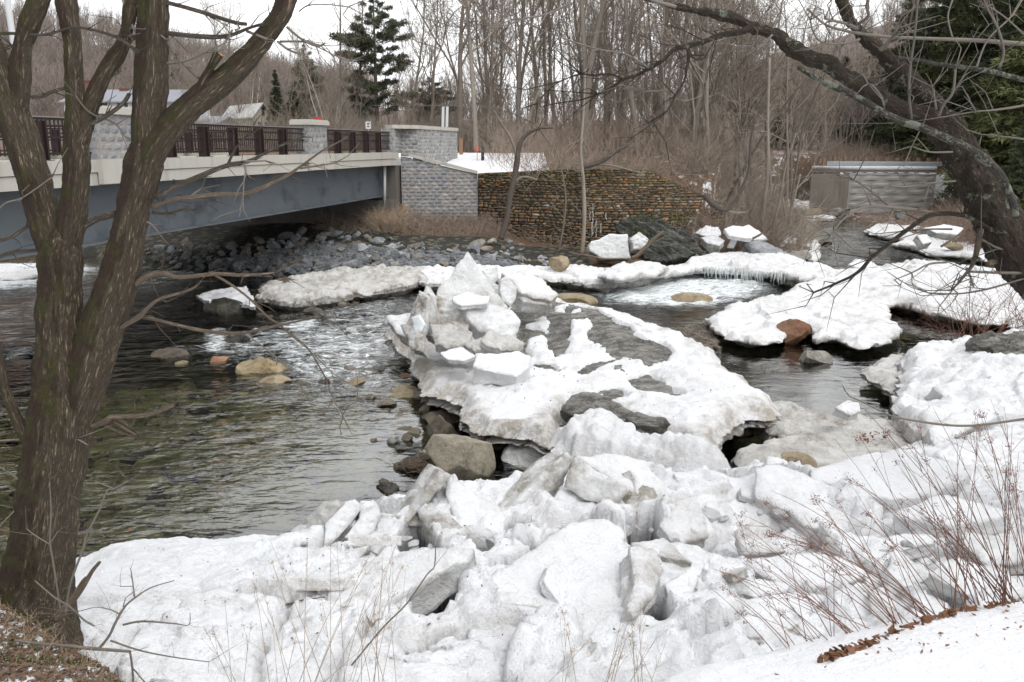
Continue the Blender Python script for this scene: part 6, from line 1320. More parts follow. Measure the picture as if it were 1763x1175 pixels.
RB = [('bark_fungus', [(1294, 48, 14), (1275, 55, 12), (1258, 58, 12), (1235, 62, 11), (1214, 71, 11), (1180, 80, 11), (1160, 86, 9), (1140, 105, 8), (1118, 119, 8), (1095, 130, 7), (1074, 137, 7), (1050, 153, 6), (1030, 162, 4), (1000, 172, 3), (965, 177, 2)]),
 ('bark_fungus', [(1074, 137, 5), (1050, 128, 4), (1020, 130, 4), (1000, 128, 3), (965, 140, 3), (945, 155, 2), (925, 178, 2)]), ('bark_fungus', [(1183, 80, 8), (1186, 95, 8), (1182, 120, 5), (1178, 140, 4), (1163, 165, 4), (1150, 190, 3), (1125, 212, 2)]),
 ('branch', [(1118, 119, 4), (1080, 95, 4), (1030, 85, 3), (980, 70, 3), (930, 50, 2)]), ('branch', [(1163, 12, 7), (1120, 0, 6)]), ('branch', [(985, 5, 5), (940, 25, 4), (900, 33, 4), (870, 45, 3), (845, 45, 2)]),
 ('branch', [(1160, 155, 3), (1110, 158, 3), (1070, 152, 2)]),
 ('branch', [(1390, 15, 5), (1420, 42, 5), (1450, 52, 5), (1480, 58, 6), (1530, 64, 6), (1600, 67, 6), (1680, 70, 7), (1763, 76, 7), (1850, 84, 8)]),
 ('branch', [(1475, 50, 8), (1460, 42, 6), (1435, 36, 5), (1420, 32, 5)]), ('branch', [(1515, 86, 7), (1528, 75, 7), (1535, 65, 5), (1545, 50, 4)]), ('branch', [(1480, 40, 7), (1495, 28, 6), (1492, 10, 5), (1497, -10, 4)]),
 ('branch', [(1480, 68, 5), (1455, 75, 4), (1420, 75, 4), (1402, 60, 3), (1395, 35, 3)]), ('branch', [(1330, 60, 5), (1310, 80, 4), (1300, 82, 3)]),
 ('bark_fungus', [(1706, 395, 8), (1660, 372, 9), (1620, 368, 10), (1597, 372, 11), (1585, 380, 11), (1568, 392, 9), (1550, 405, 9), (1520, 428, 8), (1500, 445, 7), (1476, 470, 6), (1440, 488, 5), (1401, 504, 3)]),
 ('branch', [(1620, 370, 5), (1580, 362, 6), (1540, 358, 6), (1500, 355, 6), (1470, 365, 5), (1450, 380, 4), (1435, 398, 3), (1430, 405, 2)]), ('branch', [(1490, 355, 5), (1465, 360, 4), (1445, 378, 3)]),
 ('branch', [(1688, 395, 12), (1684, 420, 11), (1680, 440, 10), (1672, 460, 7), (1660, 475, 6), (1648, 490, 4), (1637, 500, 3)]), ('branch', [(1664, 462, 5), (1672, 480, 4), (1676, 494, 3)]),
 ('branch', [(1530, 355, 5), (1500, 330, 4), (1470, 310, 4), (1445, 303, 3)]), ('branch', [(1640, 262, 4), (1600, 262, 3), (1570, 252, 3)]), ('branch', [(1645, 312, 4), (1600, 316, 4), (1560, 322, 4), (1530, 320, 3)]),
 ('branch', [(1763, 470, 5), (1720, 470, 5), (1670, 468, 5)]), ('branch', [(1763, 480, 4), (1700, 498, 4), (1650, 506, 3), (1600, 505, 3)]), ('branch', [(1763, 432, 4), (1720, 428, 4), (1690, 412, 3)]),
 ('branch', [(1630, 452, 4), (1600, 455, 4), (1570, 470, 3), (1540, 482, 2)]), ('branch', [(1640, 395, 4), (1600, 395, 3), (1560, 398, 3)]),
 ('driftwood', [(1700, 455, 10), (1712, 450, 12), (1724, 442, 10)]),
 ('branch', [(1616, 200, 6), (1625, 180, 5), (1640, 160, 5), (1645, 120, 4)]), ('branch', [(1612, 190, 5), (1608, 165, 4), (1605, 150, 3)]), ('branch', [(1570, 205, 4), (1565, 160, 5), (1568, 110, 5), (1575, 60, 4), (1580, 0, 4)]),
 ('branch', [(1720, 118, 5), (1728, 90, 5), (1718, 50, 5), (1700, 15, 4), (1690, -10, 4)]), ('branch', [(1680, 120, 4), (1700, 70, 3), (1740, 30, 3), (1760, 0, 2)]), ('branch', [(1763, 60, 4), (1730, 30, 3), (1700, 10, 3)]), ('branch', [(1640, 66, 3), (1632, 30, 3), (1640, 0, 3)]),
 ('branch', [(1520, 170, 4), (1505, 150, 3), (1495, 145, 3)]), ('branch', [(1763, 240, 4), (1720, 235, 3), (1690, 232, 3)]), ('branch', [(1763, 182, 4), (1740, 186, 4), (1710, 190, 3), (1680, 192, 2)])]
for mt, pts in RB:
    b = Bag(); dy = rr.uniform(-.9, .4)
    W = stem(b, [(*p, dy*(i/len(pts))) for i, p in enumerate(pts)], YR-.2, k=8, sub=5, rough=.003 if 'fung' in mt else .001, seed=int(rr.integers(99)))
    for _ in range(int(len(pts)*1.6)):
        i = int(rr.integers(1, len(W))); p = W[i]; d = rr.normal(size=3)*.6+(W[i]-W[i-1])/np.linalg.norm(W[i]-W[i-1])+[0, 0, .2]; d /= np.linalg.norm(d); L_ = rr.uniform(.15, .8)
        q1 = p+d*L_*.5+rr.normal(size=3)*.04; q2 = p+d*L_+rr.normal(size=3)*.08
        b.tube([p, q1, q2], [.008, .005, .002], 5, True)
        if rr.random() < .5: b.tube([q1, q1+rr.normal(size=3)*.12+[0, 0, .05]], [.004, .0015], 4, True)
    b.build('branch', M['deadwood' if mt == 'driftwood' else 'greystem' if (max(q[2] for q in pts) <= 8 and mt == 'branch') else mt], rt)
# ---------------------------------------------------------------- tree meshes
def grow(seed, H, r0, clear=.4, n1=16, spread=.5, up=.55, lv=4, rmin=.012, crook=.12, lean=0., top=True, len1=.36, kids=(5, 5, 4)):
    r = np.random.default_rng(seed); segs = []; tb = Bag()
    m = 12; pts = [np.zeros(3)]; d = np.array([lean, r.normal()*.03, 1.])
    for i in range(m):
        d = d+np.array([r.normal(), r.normal(), 0])*crook*.35; d[2] = max(d[2], .8); d /= np.linalg.norm(d); pts.append(pts[-1]+d*H/m)
    pts = np.array(pts); t = np.linspace(0, 1, m+1); rad = r0*(1-t)**.75*.92+r0*.05; rad[0] *= 1.3
    tb.tube(pts, rad, 8, False, 2)
    def br(p, d, L, ra, l):
        n = 4 if l < 3 else 3; q = p.copy(); P0 = [q]
        for i in range(n):
            d = d+r.normal(size=3)*.16+np.array([0, 0, up*.16]); d = d/np.linalg.norm(d); q2 = q+d*L/n
            a, b_ = ra*(1-i/n*.7), ra*(1-(i+1)/n*.7)
            segs.append((q, q2, max(a, rmin*.6), max(b_, rmin*.45))); q = q2; P0.append(q)
        if l < lv:
            for j in range(kids[min(l-1, len(kids)-1)]):
                f = r.uniform(.2, 1.0); k = min(int(f*n), n-1); pp = P0[k]+(P0[k+1]-P0[k])*(f*n-k)
                dd = d*.6+r.normal(size=3)*.62+np.array([0, 0, up*.5]); dd /= np.linalg.norm(dd)
                br(pp, dd, L*r.uniform(.38, .62), max(ra*.45, rmin*.6), l+1)
    for j in range(n1):
        f = clear+(1-clear)*((j+r.random())/n1); f = min(f, .99); k = f*m; i = int(k); p = pts[i]+(pts[i+1]-pts[i])*(k-i)
        a = r.uniform(0, 6.283); d = np.array([math.cos(a)*spread, math.sin(a)*spread, up+r.uniform(0, .4)]); d /= np.linalg.norm(d)
        br(p, d, H*len1*(1.15-.75*(f-clear)/(1-clear))*r.uniform(.7, 1.1), r0*(1-f)*.45+rmin*1.4, 1)
    A = np.array([s[0] for s in segs]); B_ = np.array([s[1] for s in segs]); ra = np.array([s[2] for s in segs]); rb = np.array([s[3] for s in segs])
    cb = Bag(); cb.segs(A, B_, ra, rb, 3)
    return tb, cb, (pts, rad, A, B_, ra, rb)
TREES = []
def tree_kind(seed, **kw):
    mt = kw.pop('mt', 'trunk'); mc = kw.pop('mc', 'twigs'); tb, cb, raw = grow(seed, **kw); TREES.append((tb.data('trunk', M[mt]), cb.data('crown', M[mc]), raw, kw['H'])); return len(TREES)-1
TALL = [tree_kind(700+i, H=19+i, r0=.15+.018*i, clear=.30, n1=13, spread=.62, up=.48, rmin=.014, crook=.10, len1=.30, kids=(4, 4, 4)) for i in range(5)]
OPEN = [tree_kind(720+i, H=14+i, r0=.17, clear=.22, n1=14, spread=.65, up=.6, rmin=.014, crook=.16, len1=.45) for i in range(3)]
THIN = [tree_kind(740+i, H=9+i*1.5, r0=.075, clear=.15, n1=13, spread=.6, up=.5, rmin=.012, lv=3, crook=.25, len1=.34, kids=(6, 5)) for i in range(5)]
BIRCH = [tree_kind(760+i, H=13, r0=.10, clear=.4, n1=12, spread=.35, up=.8, rmin=.016, lv=3, crook=.2, len1=.25, mt='birch', kids=(6, 5)) for i in range(2)]
SHRB = [tree_kind(780+i, H=3.6, r0=.035, clear=.05, n1=16, spread=.7, up=.7, rmin=.008, lv=3, crook=.5, len1=.5, mt='brush', mc='brush', kids=(6, 5)) for i in range(3)]
def place_tree(kind, x, y, z=None, s=1.0, label='', group=None, rz=None, cat='tree', name='tree', lean=(0, 0), sw=1.0):
    me1, me2, raw, H = TREES[kind]; rz = rr.uniform(0, 6.28) if rz is None else rz
    e = empty(name, (x, y, (gz(x, y)-.1) if z is None else z), label, cat, group, rz)
    e.rotation_euler = (lean[0], lean[1], rz); e.scale = (s*sw, s*sw, s)
    for n_, me in (('trunk', me1), ('crown', me2)):
        o = bpy.data.objects.new(n_, me); COL.objects.link(o); o.parent = e
    return e
# the trunks one can point at
HEROES = [(820, 262, 62, 'TALL', 0, 1.15, 1.1, 'dark trunk speckled with pale lichen standing behind the snow patch'), (790, 265, 66, 'OPEN', 0, 1.15, 1.2, 'forked grey tree just right of the sign backs'),
 (858, 240, 72, 'TALL', 1, .95, .8, 'slim bare tree right of the lichen-speckled trunk'), (893, 262, 64, 'TALL', 2, 1.0, 1.1, 'tall straight grey tree above the left end of the stone wall'),
 (940, 250, 80, 'TALL', 3, 1.05, .9, 'tall thin tree with a reddish stem above the stone wall'), (1008, 268, 60, 'TALL', 4, 1.0, 1.0, 'stout tall tree above the middle of the stone wall'),
 (1043, 280, 66, 'TALL', 0, 1.0, 1.0, 'paired tall tree left of the wall corner'), (1062, 270, 74, 'TALL', 1, 1.1, 1.0, 'paired tall tree behind the wall corner'),
 (1097, 285, 58, 'TALL', 2, .95, 1.1, 'straight grey tree above the right part of the stone wall'), (1160, 300, 62, 'TALL', 3, .9, 1.0, 'bare tree at the end of the stone wall'),
 (1190, 330, 56, 'TALL', 4, .9, 1.1, 'broad pale grey trunk on the slope right of the stone wall'), (1222, 370, 54, 'TALL', 1, .9, 1.15, 'broad leaning trunk rising from the snowy slope'),
 (1268, 345, 70, 'OPEN', 1, 1.1, 1.0, 'spreading tree on the slope above the far slab pile'), (1318, 380, 72, 'TALL', 2, .9, .8, 'slim tree by the upstream channel'),
 (1362, 340, 86, 'TALL', 0, 1.0, 1.0, 'bare tree left of the concrete wall'), (712, 225, 100, 'OPEN', 2, 1.2, 1.0, 'wide-crowned bare tree right of the tall pine'),
 (585, 215, 90, 'TALL', 3, .85, 1.0, 'bare double-looking tree left of the tall pine'), (612, 215, 92, 'TALL', 4, .8, 1.0, 'bare tree close to the left side of the tall pine'),
 (740, 240, 84, 'OPEN', 0, 1.1, .9, 'bare tree with long rising limbs left of the sign backs'), (400, 215, 120, 'OPEN', 1, 1.25, .9, 'feathery round-crowned bare tree behind the cream house')]
KD = {'TALL': TALL, 'OPEN': OPEN, 'THIN': THIN}
for px, py, Y_, kd, i, s, sw, lab in HEROES:
    p = Q(px, py, Y_); place_tree(KD[kd][i], p[0], Y_, min(gz(p[0], Y_), p[2])-.2, s, lab, None, sw=sw)
def scatter(n, region, kinds, s0, s1, label, group, cat='tree', name='tree', zoff=0, mind=1.2, lean=0.04):
    c = 0; tries = 0; pl_ = []
    while c < n and tries < n*40:
        tries += 1; px = rr.uniform(region[0], region[1]); Y_ = rr.uniform(region[2], region[3]); x = (px-881.5)/F*Y_
        zz, dr_, dp_, isr_ = lk(x, Y_, GZ, GDR, GDP, GIS)
        if dr_ < .5 or (dp_ < .3 and isr_ < .5 and Y_ < 53): continue
        if x < 4 and Y_ < 66 and x > -9: continue
        if any((x-a)**2+(Y_-b_)**2 < mind**2 for a, b_ in pl_): continue
        pl_.append((x, Y_)); place_tree(int(rr.choice(kinds)), x, Y_, float(zz)-.15+zoff, rr.uniform(s0, s1), label, group, cat=cat, name=name, lean=(rr.normal()*lean, rr.normal()*lean)); c += 1
scatter(44, (830, 1440, 56, 105), TALL+OPEN[:1], .7, 1.15, 'bare grey-brown tree among the dense woods behind the stone wall', 'bare trees of the woods behind the stone wall', mind=2.2)
scatter(46, (840, 1400, 54, 80), THIN, .7, 1.3, 'thin bare sapling in the woods behind the stone wall', 'thin saplings behind the stone wall', mind=1.0, lean=.1)
scatter(40, (480, 850, 75, 120), THIN, .5, .8, 'low twiggy bare tree beyond the bridge railing', 'low bare trees beyond the bridge railing', mind=2)
scatter(26, (1380, 1763, 84, 130), TALL+THIN, .7, 1.1, 'bare thin tree on the hillside above the concrete wall', 'bare trees above the concrete wall', mind=2)
scatter(22, (100, 560, 96, 130), THIN+OPEN[:1], .5, .8, 'bare tree around the far houses', 'bare trees around the far houses', mind=4)
scatter(10, (1180, 1330, 47, 60), THIN, .3, .55, 'thin leaning sapling on the snowy slope right of the stone wall', 'saplings on the snowy slope', mind=.7, lean=.25)
for px, py, Y_, i, lab in ((548, 175, 100, 0, 'white birch leaning behind the stop sign, taller one'), (562, 185, 99, 1, 'white birch leaning behind the stop sign, shorter one'), (575, 170, 104, 0, 'slim white birch left of the tall pine'), (440, 175, 118, 1, 'white birch above the cream house'), (425, 178, 119, 0, 'second white birch above the cream house roof')):
    p = Q(px, py, Y_); place_tree(BIRCH[i], p[0], Y_, p[2]-3, .8, lab, None, lean=(rr.normal()*.12, -.15), name='birch_tree')
# the pair of thin stems at the channel, the leaning tree before the stone wall
def limb_tree(name, label, specs, mat='trunk', Y=44, twigs=20, tw=1.0, seed=0):
    b = Bag(); e = None; r = np.random.default_rng(seed); W0 = None; tb = Bag()
    for k, pts in enumerate(specs):
        W = [Q(p[0], p[1], Y+(p[3] if len(p) > 3 else 0)) for p in pts]; R_ = [p[2]*.5*Y/F for p in pts]
        if e is None: e = empty(name, W[0], label, 'tree')
        (b if k == 0 else tb).tube(W, R_, 8, False, 5)
        for _ in range(twigs):
            i = int(r.integers(1, len(W))); f = r.random(); p = W[i-1]+(W[i]-W[i-1])*f; d = r.normal(size=3)*.8+[0, 0, .6]; d /= np.linalg.norm(d); L_ = r.uniform(.3, 1.6)*tw
            q1 = p+d*L_*.5; q2 = q1+(d+r.normal(size=3)*.35)*L_*.5
            tb.segs([p, q1], [q1, q2], [.02*tw, .014*tw], [.014*tw, .006], 3)
            for _2 in range(3):
                q3 = q1+(q2-q1)*r.random(); q4 = q3+(d+r.normal(size=3)*.8)*L_*.3; tb.segs([q3], [q4], .010, .005, 3)
    b.build('trunk', M[mat], e); tb.build('crown', M['twigs'], e); return e
limb_tree('tree', 'slanting dark tree growing in front of the brown stone wall', [[(862, 412, 11), (872, 380, 10), (878, 340, 10), (885, 310, 10), (890, 280, 10), (893, 255, 9), (903, 235, 7), (925, 222, 5), (952, 220, 3)], [(891, 270, 7), (880, 240, 5), (865, 215, 4), (850, 190, 3)], [(893, 252, 6), (905, 225, 5), (915, 190, 4), (930, 150, 3)], [(884, 315, 5), (900, 305, 4), (925, 310, 3)]], 'darktrunk', 45, 26, .8, 1)
limb_tree('tree', 'straight bare sapling in front of the stone wall by the lime streaks', [[(1002, 438, 8), (1005, 400, 7), (1006, 360, 7), (1004, 310, 6), (1000, 260, 5), (1004, 200, 4), (1008, 120, 3)]], 'trunk', 43.5, 26, .9, 2)
limb_tree('tree', 'very thin sapling in front of the stone wall, left of the lime streaks', [[(962, 432, 3), (970, 390, 3), (974, 340, 2.6), (966, 290, 2), (950, 240, 2)]], 'trunk', 44, 16, .6, 3)
limb_tree('tree', 'bent dark tree arching out over the slope right of the stone wall', [[(1212, 335, 10), (1228, 352, 10), (1250, 362, 8), (1268, 345, 7), (1280, 320, 6), (1290, 290, 5), (1292, 250, 4), (1300, 200, 3)], [(1240, 358, 6), (1262, 366, 4), (1282, 366, 3)]], 'darktrunk', 43, 14, .8, 4)
limb_tree('tree', 'arching fallen tree along the top of the stone wall', [[(1000, 286, 9), (1018, 284, 9), (1035, 278, 8), (1060, 262, 5), (1085, 248, 3)], [(1020, 282, 5), (1055, 286, 3), (1110, 300, 2)]], 'darktrunk', 46, 20, .8, 5)
limb_tree('tree', 'thin tree trunk before the channel, thickest of the group', [[(1312, 402, 8), (1313, 370, 8), (1318, 330, 7), (1322, 290, 6), (1322, 200, 5), (1325, 100, 4)]], 'trunk', 50, 18, 1, 6)
limb_tree('tree', 'thin trunk right of the thickest one at the channel', [[(1328, 415, 4.5), (1334, 380, 4), (1343, 340, 4), (1352, 290, 3), (1370, 230, 3)]], 'trunk', 48, 14, .8, 7)
limb_tree('tree', 'thin double-stemmed trunk by the small square ice block', [[(1357, 404, 4), (1361, 375, 4), (1368, 340, 3.5), (1378, 300, 3)], [(1357, 404, 3), (1350, 360, 3), (1340, 300, 2)]], 'trunk', 50, 10, .8, 8)
limb_tree('tree', 'pale thin leaning tree crossing the woods left of the concrete wall', [[(1215, 420, 5), (1260, 330, 5), (1310, 240, 4), (1345, 190, 4), (1375, 150, 3)], ], 'branch', 52, 22, .9, 9)
# ---------------------------------------------------------------- conifers
def conifer(seed, H, rad, kind='spruce', n=46):
    r = np.random.default_rng(seed); tb, fb = Bag(), Bag()
    tb.tube([(0, 0, 0), (r.normal()*.1, 0, H*.5), (0, 0, H)], [H*.016+.05, H*.011, .02], 8, False, 3)
    A, B, ra = [], [], []; cards = []
    for i in range(n):
        f = (i+r.random())/n; z = H*(.10+.88*f) if kind != 'pine' else H*(.22+.76*f)
        L = rad*((1-f)**.8*.95+.06) if kind != 'pine' else rad*(math.sin(math.pi*min(1, (f*.85+.18)))**.7)*r.uniform(.45, 1.05)
        nb = (6 if kind != 'pine' else 4)
        for j in range(nb):
            a = r.uniform(0, 6.283); l = L*r.uniform(.7, 1.1); dr_ = -.25 if kind != 'pine' else .12
            d = np.array([math.cos(a), math.sin(a), dr_+r.normal()*.08]); p = np.array([0, 0, z]); e = p+d*l; e[2] += (.1*l if kind != 'pine' else .12*l)
            A.append(p); B.append(e); ra.append(.012+.012*l*.4)
            m = int(8+l*(9 if kind != 'pine' else 22))
            for k in range(m):
                t = r.uniform(.15, 1) if kind != 'pine' else 1-abs(r.normal())*.28
                if t < .1: continue
                c = p+(e-p)*t+r.normal(size=3)*np.array([.16, .16, .06])*(.3+l*.28); cards.append((c, d, .16+.10*l*.3))
    tb.segs(A, B, np.array(ra), np.array(ra)*.4, 3)
    C_ = np.array([c[0] for c in cards]); D_ = np.array([c[1] for c in cards]); S_ = np.array([c[2] for c in cards]); K = 7
    C_ = np.repeat(C_, K, 0); D_ = np.repeat(D_, K, 0); S_ = np.repeat(S_, K)
    d = D_*.7+r.normal(size=C_.shape)*.6+[0, 0, .15 if kind == 'pine' else -.05]; d /= np.linalg.norm(d, axis=1, keepdims=True); S_ = S_*(1.25 if kind == 'pine' else 1.1)
    w = np.cross(d, r.normal(size=C_.shape)); w /= np.linalg.norm(w, axis=1, keepdims=True)+1e-6
    L_ = (S_*r.uniform(.7, 1.7, len(S_)))[:, None]; W_ = L_*(.085 if kind == 'pine' else .11)
    o = C_+r.normal(size=C_.shape)*.05
    Vv = np.stack([o-w*W_*.6, o+d*L_*.5+w*W_, o+d*L_, o+d*L_*.5-w*W_], 1).reshape(-1, 3)
    fb.add(Vv, np.arange(len(Vv)).reshape(-1, 4)); return tb, fb
CON = []
for seed, H, rad, kd, mt in ((801, 17, 4.6, 'pine', 'needle'), (802, 15, 2.9, 'spruce', 'needle2'), (803, 12, 2.6, 'spruce', 'needle2'), (804, 18, 4.8, 'hemlock', 'needle2'), (805, 15, 4.4, 'hemlock', 'needle3')):
    tb, fb = conifer(seed, H, rad, kd, 46 if kd != 'pine' else 26); CON.append((tb.data('trunk', M['trunk']), fb.data('crown', M[mt]), H))
def place_con(k, px, py_top, Y_, label, group=None, zbase=None, name='conifer_tree', sw=1.0, rz=0):
    x = (px-881.5)/F*Y_; zt = Q(px, py_top, Y_)[2]; zb = gz(x, Y_)-.3 if zbase is None else zbase; s = (zt-zb)/CON[k][2]
    e = empty(name, (x, Y_, zb), label, 'tree', group, rz); e.scale = (s*sw, s*sw, s)
    for n_, me in (('trunk', CON[k][0]), ('crown', CON[k][1])):
        o = bpy.data.objects.new(n_, me); COL.objects.link(o); o.parent = e
    return e
place_con(0, 657, -22, 92, 'tall open white pine standing against the sky beyond the bridge', name='pine_tree', rz=.6)
place_con(0, 540, 70, 112, 'slender thin-needled pine left of the tall pine', name='pine_tree', sw=.6, rz=2)
place_con(1, 490, 118, 100, 'narrow dark green spruce right of the cream house', name='spruce_tree', sw=.8)
place_con(2, 520, 150, 104, 'shorter dark spruce beside the narrow one', name='spruce_tree', sw=1.3)
place_con(0, 745, 130, 105, 'rounded low pine left of the sign backs', name='pine_tree', sw=1.5, rz=1)
place_con(1, 163, 82, 190, 'dark evergreen on the hillside above the white house', name='spruce_tree', sw=1.6)
place_con(4, 225, 80, 150, 'olive green evergreen behind the white house', name='pine_tree', sw=1.2)
place_con(3, 330, 92, 150, 'evergreen behind the bare trees above the cream house', name='pine_tree', sw=.9)
place_con(2, 1335, 140, 110, 'faint dark hemlock in the middle of the woods', name='hemlock_tree', sw=1.0)
HEM = [(1535, -60, 100, 3, .8, 'tall dark hemlock behind the leaning tree, leftmost of the hillside group'), (1600, -120, 92, 3, 1.1, 'tall dark hemlock above the concrete wall, second of the hillside group'), (1660, -160, 84, 4, 1.1, 'tall yellow-green hemlock above the right trunk fork'),
       (1730, -200, 76, 3, 1.2, 'very tall dark hemlock near the right edge'), (1800, -200, 66, 4, 1.2, 'yellow-green hemlock cut by the right edge'), (1480, 60, 125, 3, 1.0, 'distant dark hemlock left of the hillside group'), (1430, 95, 140, 2, 1.2, 'small far hemlock above the woods at upper right'),
       (1570, 30, 120, 4, 1.2, 'olive hemlock filling the gap in the hillside group'), (1700, 60, 70, 4, 1.0, 'lower yellow-green hemlock behind the fungus-covered trunk'), (1750, 190, 50, 3, 1.2, 'young dark hemlock low at the right edge'), (1640, 100, 105, 3, 1.1, 'dark hemlock between the trunk fork and the lichen limb'),
       (1545, 100, 110, 3, .9, 'middle-sized dark hemlock directly above the guardrail'), (1775, 300, 40, 4, 1.1, 'small yellow-green hemlock behind the leaning trunk base')]
for px, pt, Y_, k, sw, lab in HEM: place_con(k, px, pt, Y_, lab, name='hemlock_tree', sw=sw, rz=rr.uniform(0, 6))
# ---------------------------------------------------------------- far woods on the hills: one mass
def woods(name, label, n, fn, seed, mat='twig_far', sr=(.7, 1.25)):
    r = np.random.default_rng(seed); b = Bag(); vs = []
    for k in range(4):
        _, _, raw = grow(850+k, H=12, r0=.16, clear=.3, n1=9, spread=.5, up=.8, rmin=.05, lv=2, crook=.15, len1=.38, kids=(5,))
        A = np.vstack([raw[0][:-1], raw[2]]); B_ = np.vstack([raw[0][1:], raw[3]]); ra = np.concatenate([raw[1][:-1], raw[4]]); rb = np.concatenate([raw[1][1:], raw[5]]); vs.append((A, B_, ra, rb))
    c = 0
    while c < n:
        x, y = fn(r); z = gz(x, y) if False else None
        k = int(r.integers(4)); A, B_, ra, rb = vs[k]; a = r.uniform(0, 6.28); s = r.uniform(*sr); Rm = np.array([[math.cos(a), math.sin(a), 0], [-math.sin(a), math.cos(a), 0], [0, 0, 1]])*s
        b._p = getattr(b, '_p', []); b._p.append((x, y)); b.segs(A@Rm, B_@Rm, ra*s, rb*s, 3); c += 1
    pts = np.array(b._p); zz = lk(pts[:, 0], pts[:, 1], GZ)[0]
    for i in range(n): b.V[i] = b.V[i]+np.array([pts[i, 0], pts[i, 1], zz[i]-.3])
    o = b.build(name, M[mat], smooth=False); return tag(o, label, 'woods', kind='stuff')
woods('woods', 'brown leafless woods covering the far hillside on the left', 2200, lambda r: (lambda Y_: ((r.uniform(-150, 640)-881.5)/F*Y_, Y_))(r.uniform(130, 270)), 1, sr=(.5, .85))
woods('woods', 'brown leafless woods far behind the stone wall', 420, lambda r: (lambda Y_: ((r.uniform(600, 1450)-881.5)/F*Y_, Y_))(r.uniform(105, 200)), 2, sr=(.4, .8))
woods('woods', 'leafless woods on the right hillside between the hemlocks', 620, lambda r: (lambda Y_: ((r.uniform(1330, 1900)-881.5)/F*Y_, Y_))(r.uniform(98, 235)), 3, sr=(.5, .9))
# ---------------------------------------------------------------- brush: thin stems nobody could count
def brush(name, label, spots, mat, seed, kind='stuff', h=(.6, 1.8), n=400, k=3, lean=.5, r0=.009):
    r = np.random.default_rng(seed); xy = []
    for _ in range(n):
        x, y, z = spots(r); xy.append((x, y, z))
    xy = np.array(xy); N_ = len(xy); H_ = r.uniform(h[0], h[1], N_)[:, None]
    d = np.concatenate([r.normal(size=(N_, 2))*lean, np.ones((N_, 1))], 1); d /= np.linalg.norm(d, axis=1, keepdims=True)
    p0 = xy; p1 = p0+d*H_*.45; d2 = d+np.concatenate([r.normal(size=(N_, 2))*.3, -.05*np.ones((N_, 1))], 1); p2 = p1+d2*H_*.35; d3 = d2+np.concatenate([r.normal(size=(N_, 2))*.4, -.25*np.ones((N_, 1))], 1); p3 = p2+d3*H_*.3
    b = Bag(); b.segs(p0, p1, r0, r0*.8, 3).segs(p1, p2, r0*.8, r0*.6, 3).segs(p2, p3, r0*.6, r0*.35, 3)
    for j in range(k):
        f = r.random((N_, 1)); q0 = p1+(p2-p1)*f; dd = d2+r.normal(size=(N_, 3))*.7; b.segs(q0, q0+dd*H_*.28, r0*.6, r0*.3, 3)
    o = b.build(name, M[mat], smooth=False); return tag(o, label, 'brush', kind=kind)
def spot_px(px0, px1, y0, y1, zo=0, cond=None):
    def f(r):
        for _ in range(50):
            Y_ = r.uniform(y0, y1); x = (r.uniform(px0, px1)-881.5)/F*Y_
            g_, dr_, dp_ = lk(x, Y_, GZ, GDR, GDP)
            if dr_ > .3 and (cond is None or cond(x, Y_, dr_, dp_)): return (x, Y_, float(g_)+zo)
        return (x, Y_, -2)
    return f
brush('undergrowth', 'reddish-brown leafless undergrowth in the woods behind the stone wall', spot_px(845, 1420, 52, 95, cond=lambda x, y, a, d: d > .5 or x > 10), 'brush', 1, n=4600, h=(.8, 3.2), r0=.012)
brush('undergrowth', 'tangle of bare stems hanging over the top of the stone wall', spot_px(880, 1190, 46.8, 50, cond=lambda x, y, a, d: d > -.6), 'brush', 2, n=900, h=(.5, 1.8), lean=1.2, r0=.010)
brush('undergrowth', 'brown brush on the bank below the grey block wall', spot_px(560, 870, 43.5, 50, cond=lambda x, y, a, d: d < .3 and y > 46.5), 'brush', 3, n=1500, h=(.3, .95), lean=1.1, r0=.009)
brush('undergrowth', 'tan weeds at the corner of the abutment under the bridge end', spot_px(640, 700, 47, 50, cond=lambda x, y, a, d: d < .3), 'tanstem', 4, n=900, h=(.5, 1.2), lean=.5, r0=.008)
brush('undergrowth', 'bare brush on the slope around the end of the stone wall', spot_px(1100, 1340, 44, 60, cond=lambda x, y, a, d: x > 9.5), 'brush', 5, n=2600, h=(.6, 2.2), lean=.6, r0=.010)
brush('undergrowth', 'bare bushes reaching down to the water right of the stone wall', spot_px(1180, 1400, 46, 70, cond=lambda x, y, a, d: a < 6), 'twigs', 11, n=2200, h=(.8, 2.6), lean=.7, r0=.010)
brush('undergrowth', 'grey-brown brush beyond the bridge railing', spot_px(300, 860, 62, 100, cond=lambda x, y, a, d: d > 0), 'twigs', 6, n=4500, h=(1.0, 3.2), r0=.016)
brush('undergrowth', 'red-brown brush on the embankment right of the concrete wall', spot_px(1600, 1800, 48, 84), 'brush', 7, n=2200, h=(.5, 1.8), lean=.8, r0=.012)
brush('undergrowth', 'brown brush behind the guardrail', spot_px(1400, 1763, 80, 98), 'brush', 8, n=2600, h=(.8, 2.2), r0=.014)
brush('undergrowth', 'low brush along the upstream shore by the concrete wall', spot_px(1480, 1640, 60, 72), 'brush', 9, n=700, h=(.2, .7), lean=1.2, r0=.012)
brush('undergrowth', 'dark brush in the woods right of the channel', spot_px(1640, 1850, 24, 50), 'redstem', 10, n=350, h=(.8, 2.4), r0=.009, lean=.7)
